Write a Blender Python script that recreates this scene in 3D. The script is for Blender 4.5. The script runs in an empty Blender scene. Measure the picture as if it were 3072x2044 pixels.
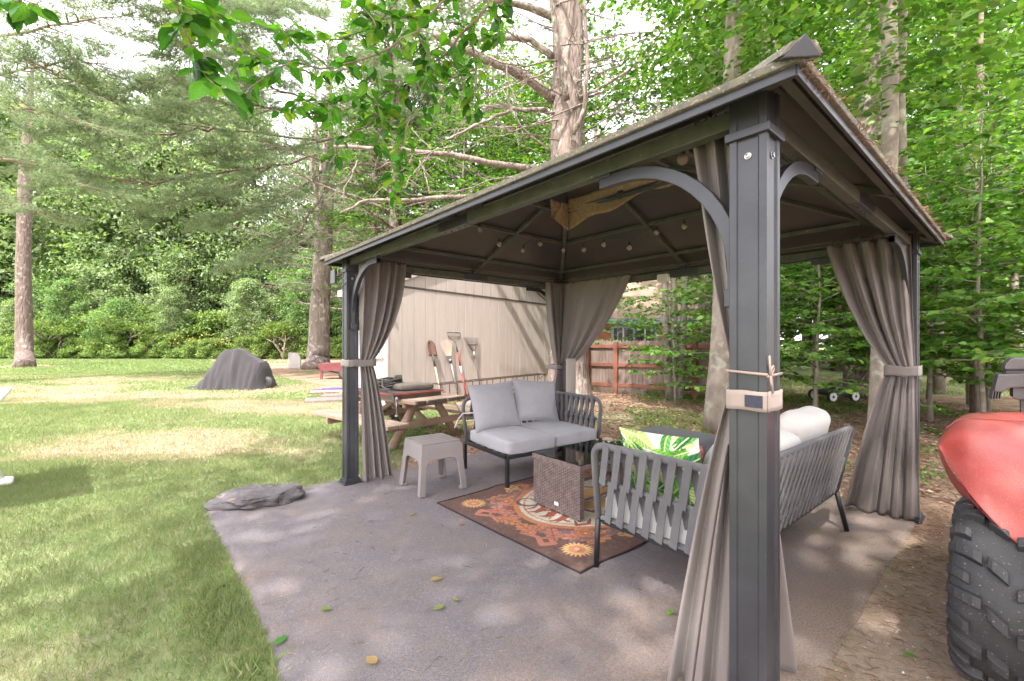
import bpy, bmesh, math, random
import numpy as np
from mathutils import Vector, Matrix, noise
R = math.radians
random.seed(7)
scene = bpy.context.scene
COL = scene.collection

# ------------------------------------------------------------------ camera, sky, sun, exposure
H, F, CX, CY = 1.30, 1327.0, 1536.0, 1030.0        # eye height (m), focal length in photo pixels, principal point
cam_data = bpy.data.cameras.new('camera')
cam_data.sensor_width = 36.0
cam_data.lens = 36.0 * F / 3072.0
cam_data.shift_y = (CY - 1022.0) / 3072.0
cam_data.clip_start = 0.05
cam_data.clip_end = 600.0
cam = bpy.data.objects.new('camera', cam_data)
cam.location = (0, 0, H)
cam.rotation_euler = (R(90), 0, 0)
COL.objects.link(cam)
scene.camera = cam

SUN_EL = R(57)
SUN_AZ = math.atan2(-0.30, -0.955)                   # bearing from +Y: behind the camera, a little to its left
world = bpy.data.worlds.new('World')
scene.world = world
world.use_nodes = True
wn = world.node_tree.nodes; wl = world.node_tree.links
wn.clear()
sky = wn.new('ShaderNodeTexSky'); sky.sky_type = 'NISHITA'
sky.sun_disc = False
sky.sun_elevation = SUN_EL
sky.sun_rotation = SUN_AZ
sky.altitude = 200; sky.air_density = 1.0; sky.dust_density = 6.0; sky.ozone_density = 0.6
# thin summer cloud: the same pale veil all over the sky
tcw = wn.new('ShaderNodeTexCoord'); nzw = wn.new('ShaderNodeTexNoise')
nzw.inputs['Scale'].default_value = 2.2; nzw.inputs['Detail'].default_value = 5
wl.new(tcw.outputs['Generated'], nzw.inputs['Vector'])
mrw = wn.new('ShaderNodeMapRange')
mrw.inputs[1].default_value = 0.35; mrw.inputs[2].default_value = 0.65
mrw.inputs[3].default_value = 0.45; mrw.inputs[4].default_value = 0.9
wl.new(nzw.outputs['Fac'], mrw.inputs[0])
mxw = wn.new('ShaderNodeMixRGB'); mxw.inputs[2].default_value = (8.5, 8.2, 8.4, 1)
wl.new(mrw.outputs[0], mxw.inputs[0]); wl.new(sky.outputs[0], mxw.inputs[1])
bgw = wn.new('ShaderNodeBackground'); bgw.inputs[1].default_value = 0.15
outw = wn.new('ShaderNodeOutputWorld')
wl.new(mxw.outputs[0], bgw.inputs[0]); wl.new(bgw.outputs[0], outw.inputs[0])

to_sun = Vector((math.sin(SUN_AZ) * math.cos(SUN_EL), math.cos(SUN_AZ) * math.cos(SUN_EL), math.sin(SUN_EL)))
sd = bpy.data.lights.new('sun', 'SUN'); sd.energy = 2.8; sd.angle = R(0.7); sd.color = (1.0, 0.955, 0.885)
sun = bpy.data.objects.new('sun', sd); COL.objects.link(sun)
sun.rotation_euler = to_sun.to_track_quat('Z', 'Y').to_euler()
sun.location = (0, -5, 30)

scene.view_settings.view_transform = 'Standard'
scene.view_settings.look = 'None'
scene.view_settings.gamma = 1.0
scene.view_settings.use_curve_mapping = False
scene.view_settings.exposure = 1.98
scene.render.engine = 'CYCLES'
cy = scene.cycles
cy.use_denoising = True
cy.max_bounces = 7; cy.diffuse_bounces = 3; cy.glossy_bounces = 3; cy.transmission_bounces = 5; cy.transparent_max_bounces = 6
cy.sample_clamp_indirect = 6.0
cy.caustics_reflective = False; cy.caustics_refractive = False
cy.use_adaptive_sampling = True; cy.adaptive_threshold = 0.03

# ------------------------------------------------------------------ helpers
def at(px, py, Y):
    """point seen at photo pixel (px, py) at depth Y metres"""
    return Vector(((px - CX) / F * Y, Y, H - (py - CY) / F * Y))
def gp(px, py, z=0.0):
    """point of height z under photo pixel"""
    return at(px, py, F * (H - z) / (py - CY))

def thing(name, label, cat, loc=(0, 0, 0), rz=0.0, group=None):
    o = bpy.data.objects.new(name, None); COL.objects.link(o)
    o.empty_display_size = 0.1
    o.location = loc; o.rotation_euler = (0, 0, rz)
    o['label'] = label; o['category'] = cat
    if group: o['group'] = group
    return o
def tag(o, label, cat, group=None):
    o['label'] = label; o['category'] = cat
    if group: o['group'] = group
    return o
def struct(o):
    o['kind'] = 'structure'; return o
def stuff(o):
    o['kind'] = 'stuff'; return o
def link(name, me, parent=None, loc=None, rz=None):
    o = bpy.data.objects.new(name, me); COL.objects.link(o)
    if parent is not None: o.parent = parent
    if loc is not None: o.location = loc
    if rz is not None: o.rotation_euler = (0, 0, rz)
    return o
def copy_tree(o, parent=None):
    c = o.copy(); COL.objects.link(c)
    if parent is not None: c.parent = parent
    for ch in [x for x in KIDS.get(o.name, [])]:
        copy_tree(ch, c)
    return c
KIDS = {}

class MB:
    def __init__(s): s.v = []; s.f = []; s.m = []
    def add(s, vs, fs, mat=0, M=None):
        o = len(s.v)
        if M is not None: vs = [M @ Vector(p) for p in vs]
        s.v.extend([tuple(p) for p in vs])
        s.f.extend([tuple(i + o for i in f) for f in fs]); s.m.extend([mat] * len(fs))
        return s
    def box(s, c, size, rot=None, mat=0):
        hx, hy, hz = size[0] / 2, size[1] / 2, size[2] / 2
        vs = [Vector((x, y, z)) for x in (-hx, hx) for y in (-hy, hy) for z in (-hz, hz)]
        M = Matrix.Translation(Vector(c)) @ (rot.to_4x4() if rot is not None else Matrix.Identity(4))
        return s.add(vs, [(0, 1, 3, 2), (4, 6, 7, 5), (0, 4, 5, 1), (2, 3, 7, 6), (0, 2, 6, 4), (1, 5, 7, 3)], mat, M)
    def b2(s, a, b, mat=0):
        return s.box([(a[i] + b[i]) / 2 for i in range(3)], [abs(b[i] - a[i]) for i in range(3)], None, mat)
    def bar(s, p, q, w, h, up=(0, 0, 1), mat=0, w2=None, h2=None):
        p = Vector(p); q = Vector(q); d = (q - p).normalized(); up = Vector(up)
        x = d.cross(up)
        if x.length < 1e-5: x = d.cross(Vector((1, 0, 0)))
        x.normalize(); z = x.cross(d)
        w2 = w if w2 is None else w2; h2 = h if h2 is None else h2
        vs = []
        for pt, ww, hh in ((p, w, h), (q, w2, h2)):
            for sx, sz in ((-1, -1), (1, -1), (1, 1), (-1, 1)):
                vs.append(pt + x * sx * ww / 2 + z * sz * hh / 2)
        return s.add(vs, [(3, 2, 1, 0), (4, 5, 6, 7), (0, 1, 5, 4), (1, 2, 6, 5), (2, 3, 7, 6), (3, 0, 4, 7)], mat)
    def tube(s, pts, r, n=8, mat=0, cap=True, closed=False, ell=None):
        pts = [Vector(p) for p in pts]; k = len(pts)
        rr = [r] * k if not hasattr(r, '__len__') else list(r)
        T = []
        for i in range(k):
            if closed: t = pts[(i + 1) % k] - pts[i - 1]
            else: t = pts[min(i + 1, k - 1)] - pts[max(i - 1, 0)]
            T.append(t.normalized() if t.length > 1e-9 else Vector((0, 0, 1)))
        a = Vector((0, 0, 1)) if abs(T[0].z) < 0.9 else Vector((1, 0, 0))
        nrm = (a - T[0] * a.dot(T[0])).normalized()
        vs = []
        for i in range(k):
            nrm = (nrm - T[i] * nrm.dot(T[i]))
            nrm = nrm.normalized() if nrm.length > 1e-6 else T[i].orthogonal().normalized()
            b = T[i].cross(nrm)
            for j in range(n):
                an = 2 * math.pi * j / n
                vs.append(pts[i] + nrm * math.cos(an) * rr[i] + b * math.sin(an) * rr[i] * (ell or 1))
        fs = []
        for i in range(k if closed else k - 1):
            i2 = (i + 1) % k
            for j in range(n):
                fs.append((i * n + j, i * n + (j + 1) % n, i2 * n + (j + 1) % n, i2 * n + j))
        if cap and not closed:
            fs.append(tuple(range(n - 1, -1, -1))); fs.append(tuple((k - 1) * n + j for j in range(n)))
        return s.add(vs, fs, mat)
    def lathe(s, prof, n=20, M=None, mat=0):
        vs = []; fs = []
        for (r, z) in prof:
            for j in range(n):
                a = 2 * math.pi * j / n; vs.append((r * math.cos(a), r * math.sin(a), z))
        for i in range(len(prof) - 1):
            for j in range(n):
                fs.append((i * n + j, i * n + (j + 1) % n, (i + 1) * n + (j + 1) % n, (i + 1) * n + j))
        fs.append(tuple(range(n - 1, -1, -1))); fs.append(tuple((len(prof) - 1) * n + j for j in range(n)))
        return s.add(vs, fs, mat, M)
    def prism(s, poly, z0, z1, M=None, mat=0):
        n = len(poly)
        vs = [(p[0], p[1], z0) for p in poly] + [(p[0], p[1], z1) for p in poly]
        fs = [tuple(range(n - 1, -1, -1)), tuple(range(n, 2 * n))] + [(i, (i + 1) % n, n + (i + 1) % n, n + i) for i in range(n)]
        return s.add(vs, fs, mat, M)
    def grid(s, rows, mat=0, M=None, flip=False):
        nr, nc = len(rows), len(rows[0])
        vs = [p for r in rows for p in r]; fs = []
        for i in range(nr - 1):
            for j in range(nc - 1):
                q = (i * nc + j, i * nc + j + 1, (i + 1) * nc + j + 1, (i + 1) * nc + j)
                fs.append(q[::-1] if flip else q)
        return s.add(vs, fs, mat, M)
    def mesh(s, name, mats, smooth=False):
        me = bpy.data.meshes.new(name); me.from_pydata(s.v, [], s.f); me.update()
        if not isinstance(mats, (list, tuple)): mats = [mats]
        for m in mats: me.materials.append(m)
        if len(mats) > 1: me.polygons.foreach_set('material_index', s.m)
        if smooth: me.polygons.foreach_set('use_smooth', [True] * len(me.polygons))
        return me
    def build(s, name, mats, parent=None, smooth=False, bevel=0, seg=2, loc=None, rz=None, fix=False):
        me = s.mesh(name, mats, smooth)
        if fix:
            bm = bmesh.new(); bm.from_mesh(me); bmesh.ops.recalc_face_normals(bm, faces=bm.faces); bm.to_mesh(me); bm.free()
        o = link(name, me, parent, loc, rz)
        if bevel:
            b = o.modifiers.new('bevel', 'BEVEL'); b.width = bevel; b.segments = seg; b.limit_method = 'ANGLE'; b.angle_limit = R(35)
            b.harden_normals = False
        return o

def mesh_np(name, V, Fc, mat, col=None, smooth=False):
    V = np.asarray(V, dtype=np.float32); Fc = np.asarray(Fc, dtype=np.int32)
    k = Fc.shape[1]; n = len(Fc)
    me = bpy.data.meshes.new(name)
    me.vertices.add(len(V)); me.vertices.foreach_set('co', V.ravel())
    me.loops.add(n * k); me.loops.foreach_set('vertex_index', Fc.ravel())
    me.polygons.add(n); me.polygons.foreach_set('loop_start', np.arange(0, n * k, k, dtype=np.int32))
    if smooth: me.polygons.foreach_set('use_smooth', np.ones(n, dtype=bool))
    me.update(calc_edges=True)
    if col is not None:
        ca = me.color_attributes.new('Col', 'FLOAT_COLOR', 'POINT')
        c4 = np.ones((len(V), 4), dtype=np.float32); c4[:, :3] = col
        ca.data.foreach_set('color', c4.ravel())
    me.materials.append(mat)
    return me

def norm(a): return a / np.maximum(np.linalg.norm(a, axis=1, keepdims=True), 1e-9)
def leaf_tris(pos, d, nrm, L, W, fold=0.25, col=None):
    """folded four-point leaves: two triangles each"""
    n = len(pos); d = norm(d); s = norm(np.cross(d, nrm)); u = np.cross(s, d)
    L = np.broadcast_to(L, (n,))[:, None]; W = np.broadcast_to(W, (n,))[:, None]
    mid = pos + d * L * 0.45
    V = np.stack([pos, mid + s * W * 0.5 + u * W * fold, pos + d * L - u * L * 0.08, mid - s * W * 0.5 + u * W * fold], 1).reshape(-1, 3)
    i = np.arange(n)[:, None] * 4
    Fc = np.concatenate([i + np.array([[0, 1, 2]]), i + np.array([[0, 2, 3]])], 0)
    c = None if col is None else np.repeat(col, 4, axis=0)
    return V, Fc, c
def leaf_oval(pos, d, nrm, L, W, fold=0.2, col=None):
    """rounded pointed leaves folded along the midrib: six triangles each"""
    n = len(pos); d = norm(d); s = norm(np.cross(d, nrm)); u = np.cross(s, d)
    L = np.broadcast_to(L, (n,))[:, None]; W = np.broadcast_to(W, (n,))[:, None]
    q = lambda t, w, z: pos + d * L * t + s * W * w + u * (W * abs(w) * fold * 2 + L * z)
    V = np.stack([pos, q(0.25, 0.42, 0), q(0.60, 0.44, -0.02), q(1.0, 0, -0.10), q(0.60, -0.44, -0.02), q(0.25, -0.42, 0), q(0.45, 0, 0)], 1).reshape(-1, 3)
    i = np.arange(n)[:, None] * 7
    Fc = np.concatenate([i + np.array([t]) for t in ([0, 1, 6], [1, 2, 6], [2, 3, 6], [6, 3, 4], [6, 4, 5], [6, 5, 0])], 0)
    return V, Fc, None if col is None else np.repeat(col, 7, axis=0)
def merge(parts):
    Vs = []; Fs = []; Cs = []; o = 0
    for V, Fc, c in parts:
        Vs.append(V); Fs.append(Fc + o); Cs.append(c); o += len(V)
    return np.concatenate(Vs), np.concatenate(Fs), (np.concatenate(Cs) if Cs[0] is not None else None)

# ------------------------------------------------------------------ materials
def srgb(r, g, b):
    f = lambda c: (c / 12.92 if c <= 0.04045 else ((c + 0.055) / 1.055) ** 2.4)
    return (f(r / 255), f(g / 255), f(b / 255))
def new_mat(name):
    m = bpy.data.materials.new(name); m.use_nodes = True
    nt = m.node_tree; bs = nt.nodes['Principled BSDF']
    return m, nt, bs
def mat(name, c1, c2=None, rough=0.6, scale=6.0, detail=4, bump=0.0, bscale=None, metal=0.0, spec=0.5, stretch=None,
        speck=None, coat=0.0, lo=0.35, hi=0.65, sheen=0.0, bdist=0.01):
    m, nt, bs = new_mat(name); N = nt.nodes; Lk = nt.links
    tc = N.new('ShaderNodeTexCoord'); vec = tc.outputs['Object']
    if stretch:
        mp = N.new('ShaderNodeMapping'); mp.inputs['Scale'].default_value = stretch
        Lk.new(vec, mp.inputs['Vector']); vec = mp.outputs[0]
    if c2 is None: c2 = tuple(x * 0.78 for x in c1)
    nz = N.new('ShaderNodeTexNoise'); nz.inputs['Scale'].default_value = scale; nz.inputs['Detail'].default_value = detail
    nz.inputs['Roughness'].default_value = 0.62
    Lk.new(vec, nz.inputs['Vector'])
    mr = N.new('ShaderNodeMapRange'); mr.inputs[1].default_value = lo; mr.inputs[2].default_value = hi
    Lk.new(nz.outputs['Fac'], mr.inputs[0])
    mx = N.new('ShaderNodeMixRGB'); mx.inputs[1].default_value = (*c1, 1); mx.inputs[2].default_value = (*c2, 1)
    Lk.new(mr.outputs[0], mx.inputs[0]); outc = mx.outputs[0]
    if speck:            # (colour, scale, threshold): small dust or lichen marks
        sc, ss, th = speck
        n2 = N.new('ShaderNodeTexNoise'); n2.inputs['Scale'].default_value = ss; n2.inputs['Detail'].default_value = 3
        Lk.new(tc.outputs['Object'], n2.inputs['Vector'])
        m2 = N.new('ShaderNodeMapRange'); m2.inputs[1].default_value = th; m2.inputs[2].default_value = th + 0.06
        Lk.new(n2.outputs['Fac'], m2.inputs[0])
        x2 = N.new('ShaderNodeMixRGB'); x2.inputs[2].default_value = (*sc, 1)
        Lk.new(m2.outputs[0], x2.inputs[0]); Lk.new(outc, x2.inputs[1]); outc = x2.outputs[0]
    Lk.new(outc, bs.inputs['Base Color'])
    bs.inputs['Roughness'].default_value = rough; bs.inputs['Metallic'].default_value = metal
    bs.inputs['Specular IOR Level'].default_value = spec
    if coat: bs.inputs['Coat Weight'].default_value = coat; bs.inputs['Coat Roughness'].default_value = 0.15
    if sheen: bs.inputs['Sheen Weight'].default_value = sheen
    if bump:
        nb = N.new('ShaderNodeTexNoise'); nb.inputs['Scale'].default_value = bscale or scale * 6; nb.inputs['Detail'].default_value = 4
        Lk.new(vec, nb.inputs['Vector'])
        bp = N.new('ShaderNodeBump'); bp.inputs['Strength'].default_value = bump; bp.inputs['Distance'].default_value = bdist
        Lk.new(nb.outputs['Fac'], bp.inputs['Height']); Lk.new(bp.outputs[0], bs.inputs['Normal'])
    return m
def fabric(name, c1, c2, thread=700.0, rough=0.95, bump=0.25, big=3.0):
    m, nt, bs = new_mat(name); N = nt.nodes; Lk = nt.links
    tc = N.new('ShaderNodeTexCoord')
    def wave(axis):
        w = N.new('ShaderNodeTexWave'); w.wave_type = 'BANDS'; w.bands_direction = axis
        w.inputs['Scale'].default_value = thread / 6.3; w.inputs['Distortion'].default_value = 1.5; w.inputs['Detail'].default_value = 2
        Lk.new(tc.outputs['Object'], w.inputs['Vector']); return w
    wx, wz = wave('X'), wave('Z')
    ad = N.new('ShaderNodeMath'); ad.operation = 'ADD'; Lk.new(wx.outputs['Fac'], ad.inputs[0]); Lk.new(wz.outputs['Fac'], ad.inputs[1])
    nz = N.new('ShaderNodeTexNoise'); nz.inputs['Scale'].default_value = big; nz.inputs['Detail'].default_value = 6; nz.inputs['Roughness'].default_value = 0.7
    Lk.new(tc.outputs['Object'], nz.inputs['Vector'])
    n2 = N.new('ShaderNodeTexNoise'); n2.inputs['Scale'].default_value = 160; n2.inputs['Detail'].default_value = 3
    Lk.new(tc.outputs['Object'], n2.inputs['Vector'])
    a2 = N.new('ShaderNodeMath'); a2.operation = 'MULTIPLY_ADD'; a2.inputs[1].default_value = 0.5
    Lk.new(n2.outputs['Fac'], a2.inputs[0]); Lk.new(nz.outputs['Fac'], a2.inputs[2])
    mr = N.new('ShaderNodeMapRange'); mr.inputs[1].default_value = 0.5; mr.inputs[2].default_value = 1.0
    Lk.new(a2.outputs[0], mr.inputs[0])
    mx = N.new('ShaderNodeMixRGB'); mx.inputs[1].default_value = (*c1, 1); mx.inputs[2].default_value = (*c2, 1)
    Lk.new(mr.outputs[0], mx.inputs[0]); Lk.new(mx.outputs[0], bs.inputs['Base Color'])
    bs.inputs['Roughness'].default_value = rough; bs.inputs['Specular IOR Level'].default_value = 0.2; bs.inputs['Sheen Weight'].default_value = 0.15
    bp = N.new('ShaderNodeBump'); bp.inputs['Strength'].default_value = bump; bp.inputs['Distance'].default_value = 0.001
    Lk.new(ad.outputs[0], bp.inputs['Height']); Lk.new(bp.outputs[0], bs.inputs['Normal'])
    return m
def attr_mat(name, rough=0.7, trans=0.0, var=0.25, vscale=3.0, spec=0.35, bump=0.0, bscale=60, tcol=None):
    """colour from the mesh's own 'Col' attribute, a little noise, optional light through it (leaves, thin cloth)"""
    m, nt, bs = new_mat(name); N = nt.nodes; Lk = nt.links
    at_ = N.new('ShaderNodeAttribute'); at_.attribute_name = 'Col'
    tc = N.new('ShaderNodeTexCoord')
    nz = N.new('ShaderNodeTexNoise'); nz.inputs['Scale'].default_value = vscale; nz.inputs['Detail'].default_value = 3
    Lk.new(tc.outputs['Object'], nz.inputs['Vector'])
    mr = N.new('ShaderNodeMapRange'); mr.inputs[1].default_value = 0.3; mr.inputs[2].default_value = 0.7
    mr.inputs[3].default_value = 1 - var; mr.inputs[4].default_value = 1 + var
    Lk.new(nz.outputs['Fac'], mr.inputs[0])
    mx = N.new('ShaderNodeMixRGB'); mx.blend_type = 'MULTIPLY'; mx.inputs[0].default_value = 1
    Lk.new(at_.outputs['Color'], mx.inputs[1]); Lk.new(mr.outputs[0], mx.inputs[2])
    Lk.new(mx.outputs[0], bs.inputs['Base Color'])
    bs.inputs['Roughness'].default_value = rough; bs.inputs['Specular IOR Level'].default_value = spec
    if bump:
        nb = N.new('ShaderNodeTexNoise'); nb.inputs['Scale'].default_value = bscale; nb.inputs['Detail'].default_value = 3
        Lk.new(tc.outputs['Object'], nb.inputs['Vector'])
        bp = N.new('ShaderNodeBump'); bp.inputs['Strength'].default_value = bump; bp.inputs['Distance'].default_value = 0.005
        Lk.new(nb.outputs['Fac'], bp.inputs['Height']); Lk.new(bp.outputs[0], bs.inputs['Normal'])
    if trans:
        tr = N.new('ShaderNodeBsdfTranslucent')
        hs = N.new('ShaderNodeMixRGB'); hs.blend_type = 'MULTIPLY'; hs.inputs[0].default_value = 1
        hs.inputs[2].default_value = (*(tcol or (1.4, 1.5, 0.65)), 1)
        Lk.new(mx.outputs[0], hs.inputs[1]); Lk.new(hs.outputs[0], tr.inputs['Color'])
        ms = N.new('ShaderNodeMixShader'); ms.inputs[0].default_value = trans
        Lk.new(bs.outputs[0], ms.inputs[1]); Lk.new(tr.outputs[0], ms.inputs[2])
        Lk.new(ms.outputs[0], N['Material Output'].inputs['Surface'])
    return m
def bark(name, c1, c2, lichen=None, zs=0.25, scale=14, bump=0.9, dist=0.03):
    m, nt, bs = new_mat(name); N = nt.nodes; Lk = nt.links
    tc = N.new('ShaderNodeTexCoord'); mp = N.new('ShaderNodeMapping'); mp.inputs['Scale'].default_value = (1, 1, zs)
    Lk.new(tc.outputs['Object'], mp.inputs['Vector'])
    nz = N.new('ShaderNodeTexNoise'); nz.inputs['Scale'].default_value = scale; nz.inputs['Detail'].default_value = 7; nz.inputs['Roughness'].default_value = 0.65
    Lk.new(mp.outputs[0], nz.inputs['Vector'])
    vo = N.new('ShaderNodeTexVoronoi'); vo.feature = 'DISTANCE_TO_EDGE'; vo.inputs['Scale'].default_value = scale * 1.1
    Lk.new(mp.outputs[0], vo.inputs['Vector'])
    mr = N.new('ShaderNodeMapRange'); mr.inputs[1].default_value = 0.35; mr.inputs[2].default_value = 0.65; Lk.new(nz.outputs['Fac'], mr.inputs[0])
    mx = N.new('ShaderNodeMixRGB'); mx.inputs[1].default_value = (*c1, 1); mx.inputs[2].default_value = (*c2, 1)
    Lk.new(mr.outputs[0], mx.inputs[0]); outc = mx.outputs[0]
    if lichen:
        n2 = N.new('ShaderNodeTexNoise'); n2.inputs['Scale'].default_value = 5; n2.inputs['Detail'].default_value = 6
        Lk.new(tc.outputs['Object'], n2.inputs['Vector'])
        m2 = N.new('ShaderNodeMapRange'); m2.inputs[1].default_value = 0.56; m2.inputs[2].default_value = 0.66; Lk.new(n2.outputs['Fac'], m2.inputs[0])
        x2 = N.new('ShaderNodeMixRGB'); x2.inputs[2].default_value = (*lichen, 1)
        Lk.new(m2.outputs[0], x2.inputs[0]); Lk.new(outc, x2.inputs[1]); outc = x2.outputs[0]
    Lk.new(outc, bs.inputs['Base Color']); bs.inputs['Roughness'].default_value = 0.95; bs.inputs['Specular IOR Level'].default_value = 0.15
    mm = N.new('ShaderNodeMath'); mm.operation = 'MULTIPLY_ADD'; mm.inputs[1].default_value = 2.0
    cl = N.new('ShaderNodeMath'); cl.operation = 'MINIMUM'; cl.inputs[1].default_value = 0.25; Lk.new(vo.outputs['Distance'], cl.inputs[0])
    Lk.new(cl.outputs[0], mm.inputs[0]); Lk.new(nz.outputs['Fac'], mm.inputs[2])
    bp = N.new('ShaderNodeBump'); bp.inputs['Strength'].default_value = bump; bp.inputs['Distance'].default_value = dist
    Lk.new(mm.outputs[0], bp.inputs['Height']); Lk.new(bp.outputs[0], bs.inputs['Normal'])
    return m
def glass(name, col=(0.8, 0.85, 0.85), rough=0.02, alpha_mix=0.75):
    m, nt, bs = new_mat(name); N = nt.nodes; Lk = nt.links
    bs.inputs['Base Color'].default_value = (*col, 1); bs.inputs['Roughness'].default_value = rough
    tr = N.new('ShaderNodeBsdfTransparent'); tr.inputs['Color'].default_value = (*col, 1)
    gl = N.new('ShaderNodeBsdfGlossy'); gl.inputs['Roughness'].default_value = rough
    fr = N.new('ShaderNodeFresnel'); fr.inputs['IOR'].default_value = 1.5
    ms = N.new('ShaderNodeMixShader'); Lk.new(fr.outputs[0], ms.inputs[0]); Lk.new(tr.outputs[0], ms.inputs[1]); Lk.new(gl.outputs[0], ms.inputs[2])
    Lk.new(ms.outputs[0], N['Material Output'].inputs['Surface'])
    return m

MT = {}
MT['frame'] = mat('bronze_frame', (0.050, 0.051, 0.060), (0.037, 0.038, 0.045), rough=0.38, scale=5, metal=0.25, bump=0.05, bscale=90, speck=((0.25, 0.23, 0.2), 190, 0.72))
MT['frame_green'] = mat('algae_frame', (0.085, 0.09, 0.075), (0.055, 0.06, 0.045), rough=0.6, scale=9, bump=0.1, bscale=80, speck=((0.2, 0.21, 0.15), 70, 0.66))
MT['panel'] = mat('roof_steel_underside', (0.088, 0.070, 0.064), (0.058, 0.056, 0.054), rough=0.42, scale=2.2, metal=0.3, detail=3)
MT['fascia'] = mat('lichen_fascia', (0.20, 0.17, 0.13), (0.10, 0.10, 0.085), rough=0.85, scale=22, bump=0.4, bscale=160, speck=((0.34, 0.31, 0.25), 90, 0.6), stretch=(1, 1, 1.6))
MT['curtain'] = fabric('taupe_curtain', (0.225, 0.192, 0.183), (0.182, 0.156, 0.149), thread=1500, bump=0.08, big=1.4)
MT['band'] = fabric('tan_band', (0.33, 0.265, 0.235), (0.28, 0.225, 0.20), thread=1500, bump=0.1)
MT['cord'] = mat('cord', (0.36, 0.27, 0.23), rough=0.9)
MT['velcro'] = mat('velcro', (0.055, 0.055, 0.085), (0.035, 0.035, 0.055), rough=1.0, scale=160, bump=0.6, bscale=400)
MT['net'] = mat('brown_netting', (0.40, 0.27, 0.14), (0.26, 0.18, 0.10), rough=0.95, scale=30, bump=0.4, bscale=300)
MT['bolt'] = mat('steel_bolt', (0.45, 0.45, 0.46), rough=0.35, metal=0.9)
MT['black'] = mat('black_plastic', (0.03, 0.03, 0.033), (0.045, 0.045, 0.047), rough=0.5, scale=12, bump=0.1, bscale=200)
MT['dusty_black'] = mat('dusty_black_plastic', (0.075, 0.068, 0.07), (0.05, 0.047, 0.05), rough=0.6, scale=4, speck=((0.3, 0.26, 0.23), 120, 0.68), bump=0.15, bscale=200)
MT['white'] = mat('white_paint', (0.78, 0.77, 0.75), (0.70, 0.69, 0.67), rough=0.5, scale=4)
MT['rope'] = fabric('grey_rope', (0.155, 0.15, 0.16), (0.115, 0.11, 0.12), thread=1800, bump=0.5, big=6)
MT['rope_pale'] = fabric('pale_grey_rope', (0.20, 0.185, 0.185), (0.15, 0.14, 0.14), thread=1800, bump=0.5, big=6)  # slightly paler rope tone for the back panel of the sofa
MT['cushion'] = fabric('grey_cushion', (0.37, 0.36, 0.39), (0.32, 0.312, 0.335), thread=1600, bump=0.15, big=5)
MT['cushion_pale'] = fabric('pale_cushion', (0.55, 0.54, 0.54), (0.48, 0.47, 0.47), thread=1600, bump=0.12, big=5)
MT['cushion_white'] = fabric('white_cushion', (0.72, 0.68, 0.64), (0.64, 0.60, 0.57), thread=1500, bump=0.12, big=4)
MT['leg'] = mat('dark_tube', (0.028, 0.028, 0.032), rough=0.45, metal=0.3, speck=((0.2, 0.18, 0.16), 140, 0.7))
MT['resin'] = mat('taupe_resin', (0.255, 0.225, 0.225), (0.228, 0.20, 0.20), rough=0.42, scale=3, bump=0.04, bscale=120)
MT['wicker'] = mat('brown_wicker', (0.20, 0.145, 0.13), (0.115, 0.085, 0.085), rough=0.5, scale=26, detail=2, bump=0.15, bscale=220)
MT['wicker_dark'] = mat('wicker_gap', (0.035, 0.026, 0.024), rough=0.9)
MT['glass'] = glass('table_glass', (0.72, 0.80, 0.80))
MT['clear'] = glass('bulb_glass', (0.93, 0.90, 0.86))
_n = MT['clear'].node_tree; _d = _n.nodes.new('ShaderNodeBsdfDiffuse'); _d.inputs[0].default_value = (0.55, 0.45, 0.38, 1); _m = _n.nodes.new('ShaderNodeMixShader'); _m.inputs[0].default_value = 0.45
_o = _n.nodes['Material Output'].inputs['Surface']; _s = _o.links[0].from_socket; _n.links.new(_s, _m.inputs[1]); _n.links.new(_d.outputs[0], _m.inputs[2]); _n.links.new(_m.outputs[0], _o)
MT['wood_pale'] = mat('weathered_pine', (0.40, 0.29, 0.22), (0.27, 0.19, 0.14), rough=0.85, scale=5, stretch=(1, 0.12, 1), bump=0.35, bscale=30)
MT['log'] = mat('peeled_log', (0.36, 0.24, 0.17), (0.26, 0.17, 0.12), rough=0.7, scale=7, bump=0.25, bscale=24, speck=((0.13, 0.08, 0.06), 16, 0.68))
MT['wood_end'] = mat('dark_plank_end', (0.16, 0.12, 0.10), (0.07, 0.055, 0.05), rough=0.95, scale=22, bump=0.6, bscale=60)
MT['grey_wood'] = mat('grey_post_wood', (0.36, 0.31, 0.27), (0.24, 0.20, 0.175), rough=0.9, scale=8, stretch=(1, 1, 0.08), bump=0.5, bscale=40)
MT['siding'] = mat('beige_siding', (0.44, 0.37, 0.34), (0.395, 0.33, 0.305), rough=0.75, scale=3, stretch=(4, 4, 0.35), bump=0.2, bscale=36)
MT['siding_gap'] = mat('siding_groove', (0.26, 0.20, 0.175), rough=0.9)
MT['trim'] = mat('white_trim', (0.66, 0.62, 0.62), (0.58, 0.55, 0.55), rough=0.55, scale=5)
MT['door'] = mat('white_door', (0.55, 0.53, 0.57), rough=0.5)
MT['shingle'] = mat('shingle', (0.16, 0.13, 0.11), (0.10, 0.085, 0.075), rough=0.95, scale=30, bump=0.4, bscale=90)
MT['pane'] = mat('window_pane', (0.06, 0.065, 0.07), (0.10, 0.10, 0.10), rough=0.06, scale=2, spec=0.8)
MT['red_metal'] = mat('rusty_red', (0.33, 0.055, 0.035), (0.22, 0.045, 0.03), rough=0.55, scale=9, bump=0.1, bscale=60)
MT['faded_red'] = mat('faded_red_cart', (0.24, 0.075, 0.085), (0.19, 0.06, 0.07), rough=0.6, scale=6)
MT['rust'] = mat('rusted_steel', (0.17, 0.085, 0.06), (0.11, 0.06, 0.045), rough=0.8, scale=18, bump=0.3, bscale=90)
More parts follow.
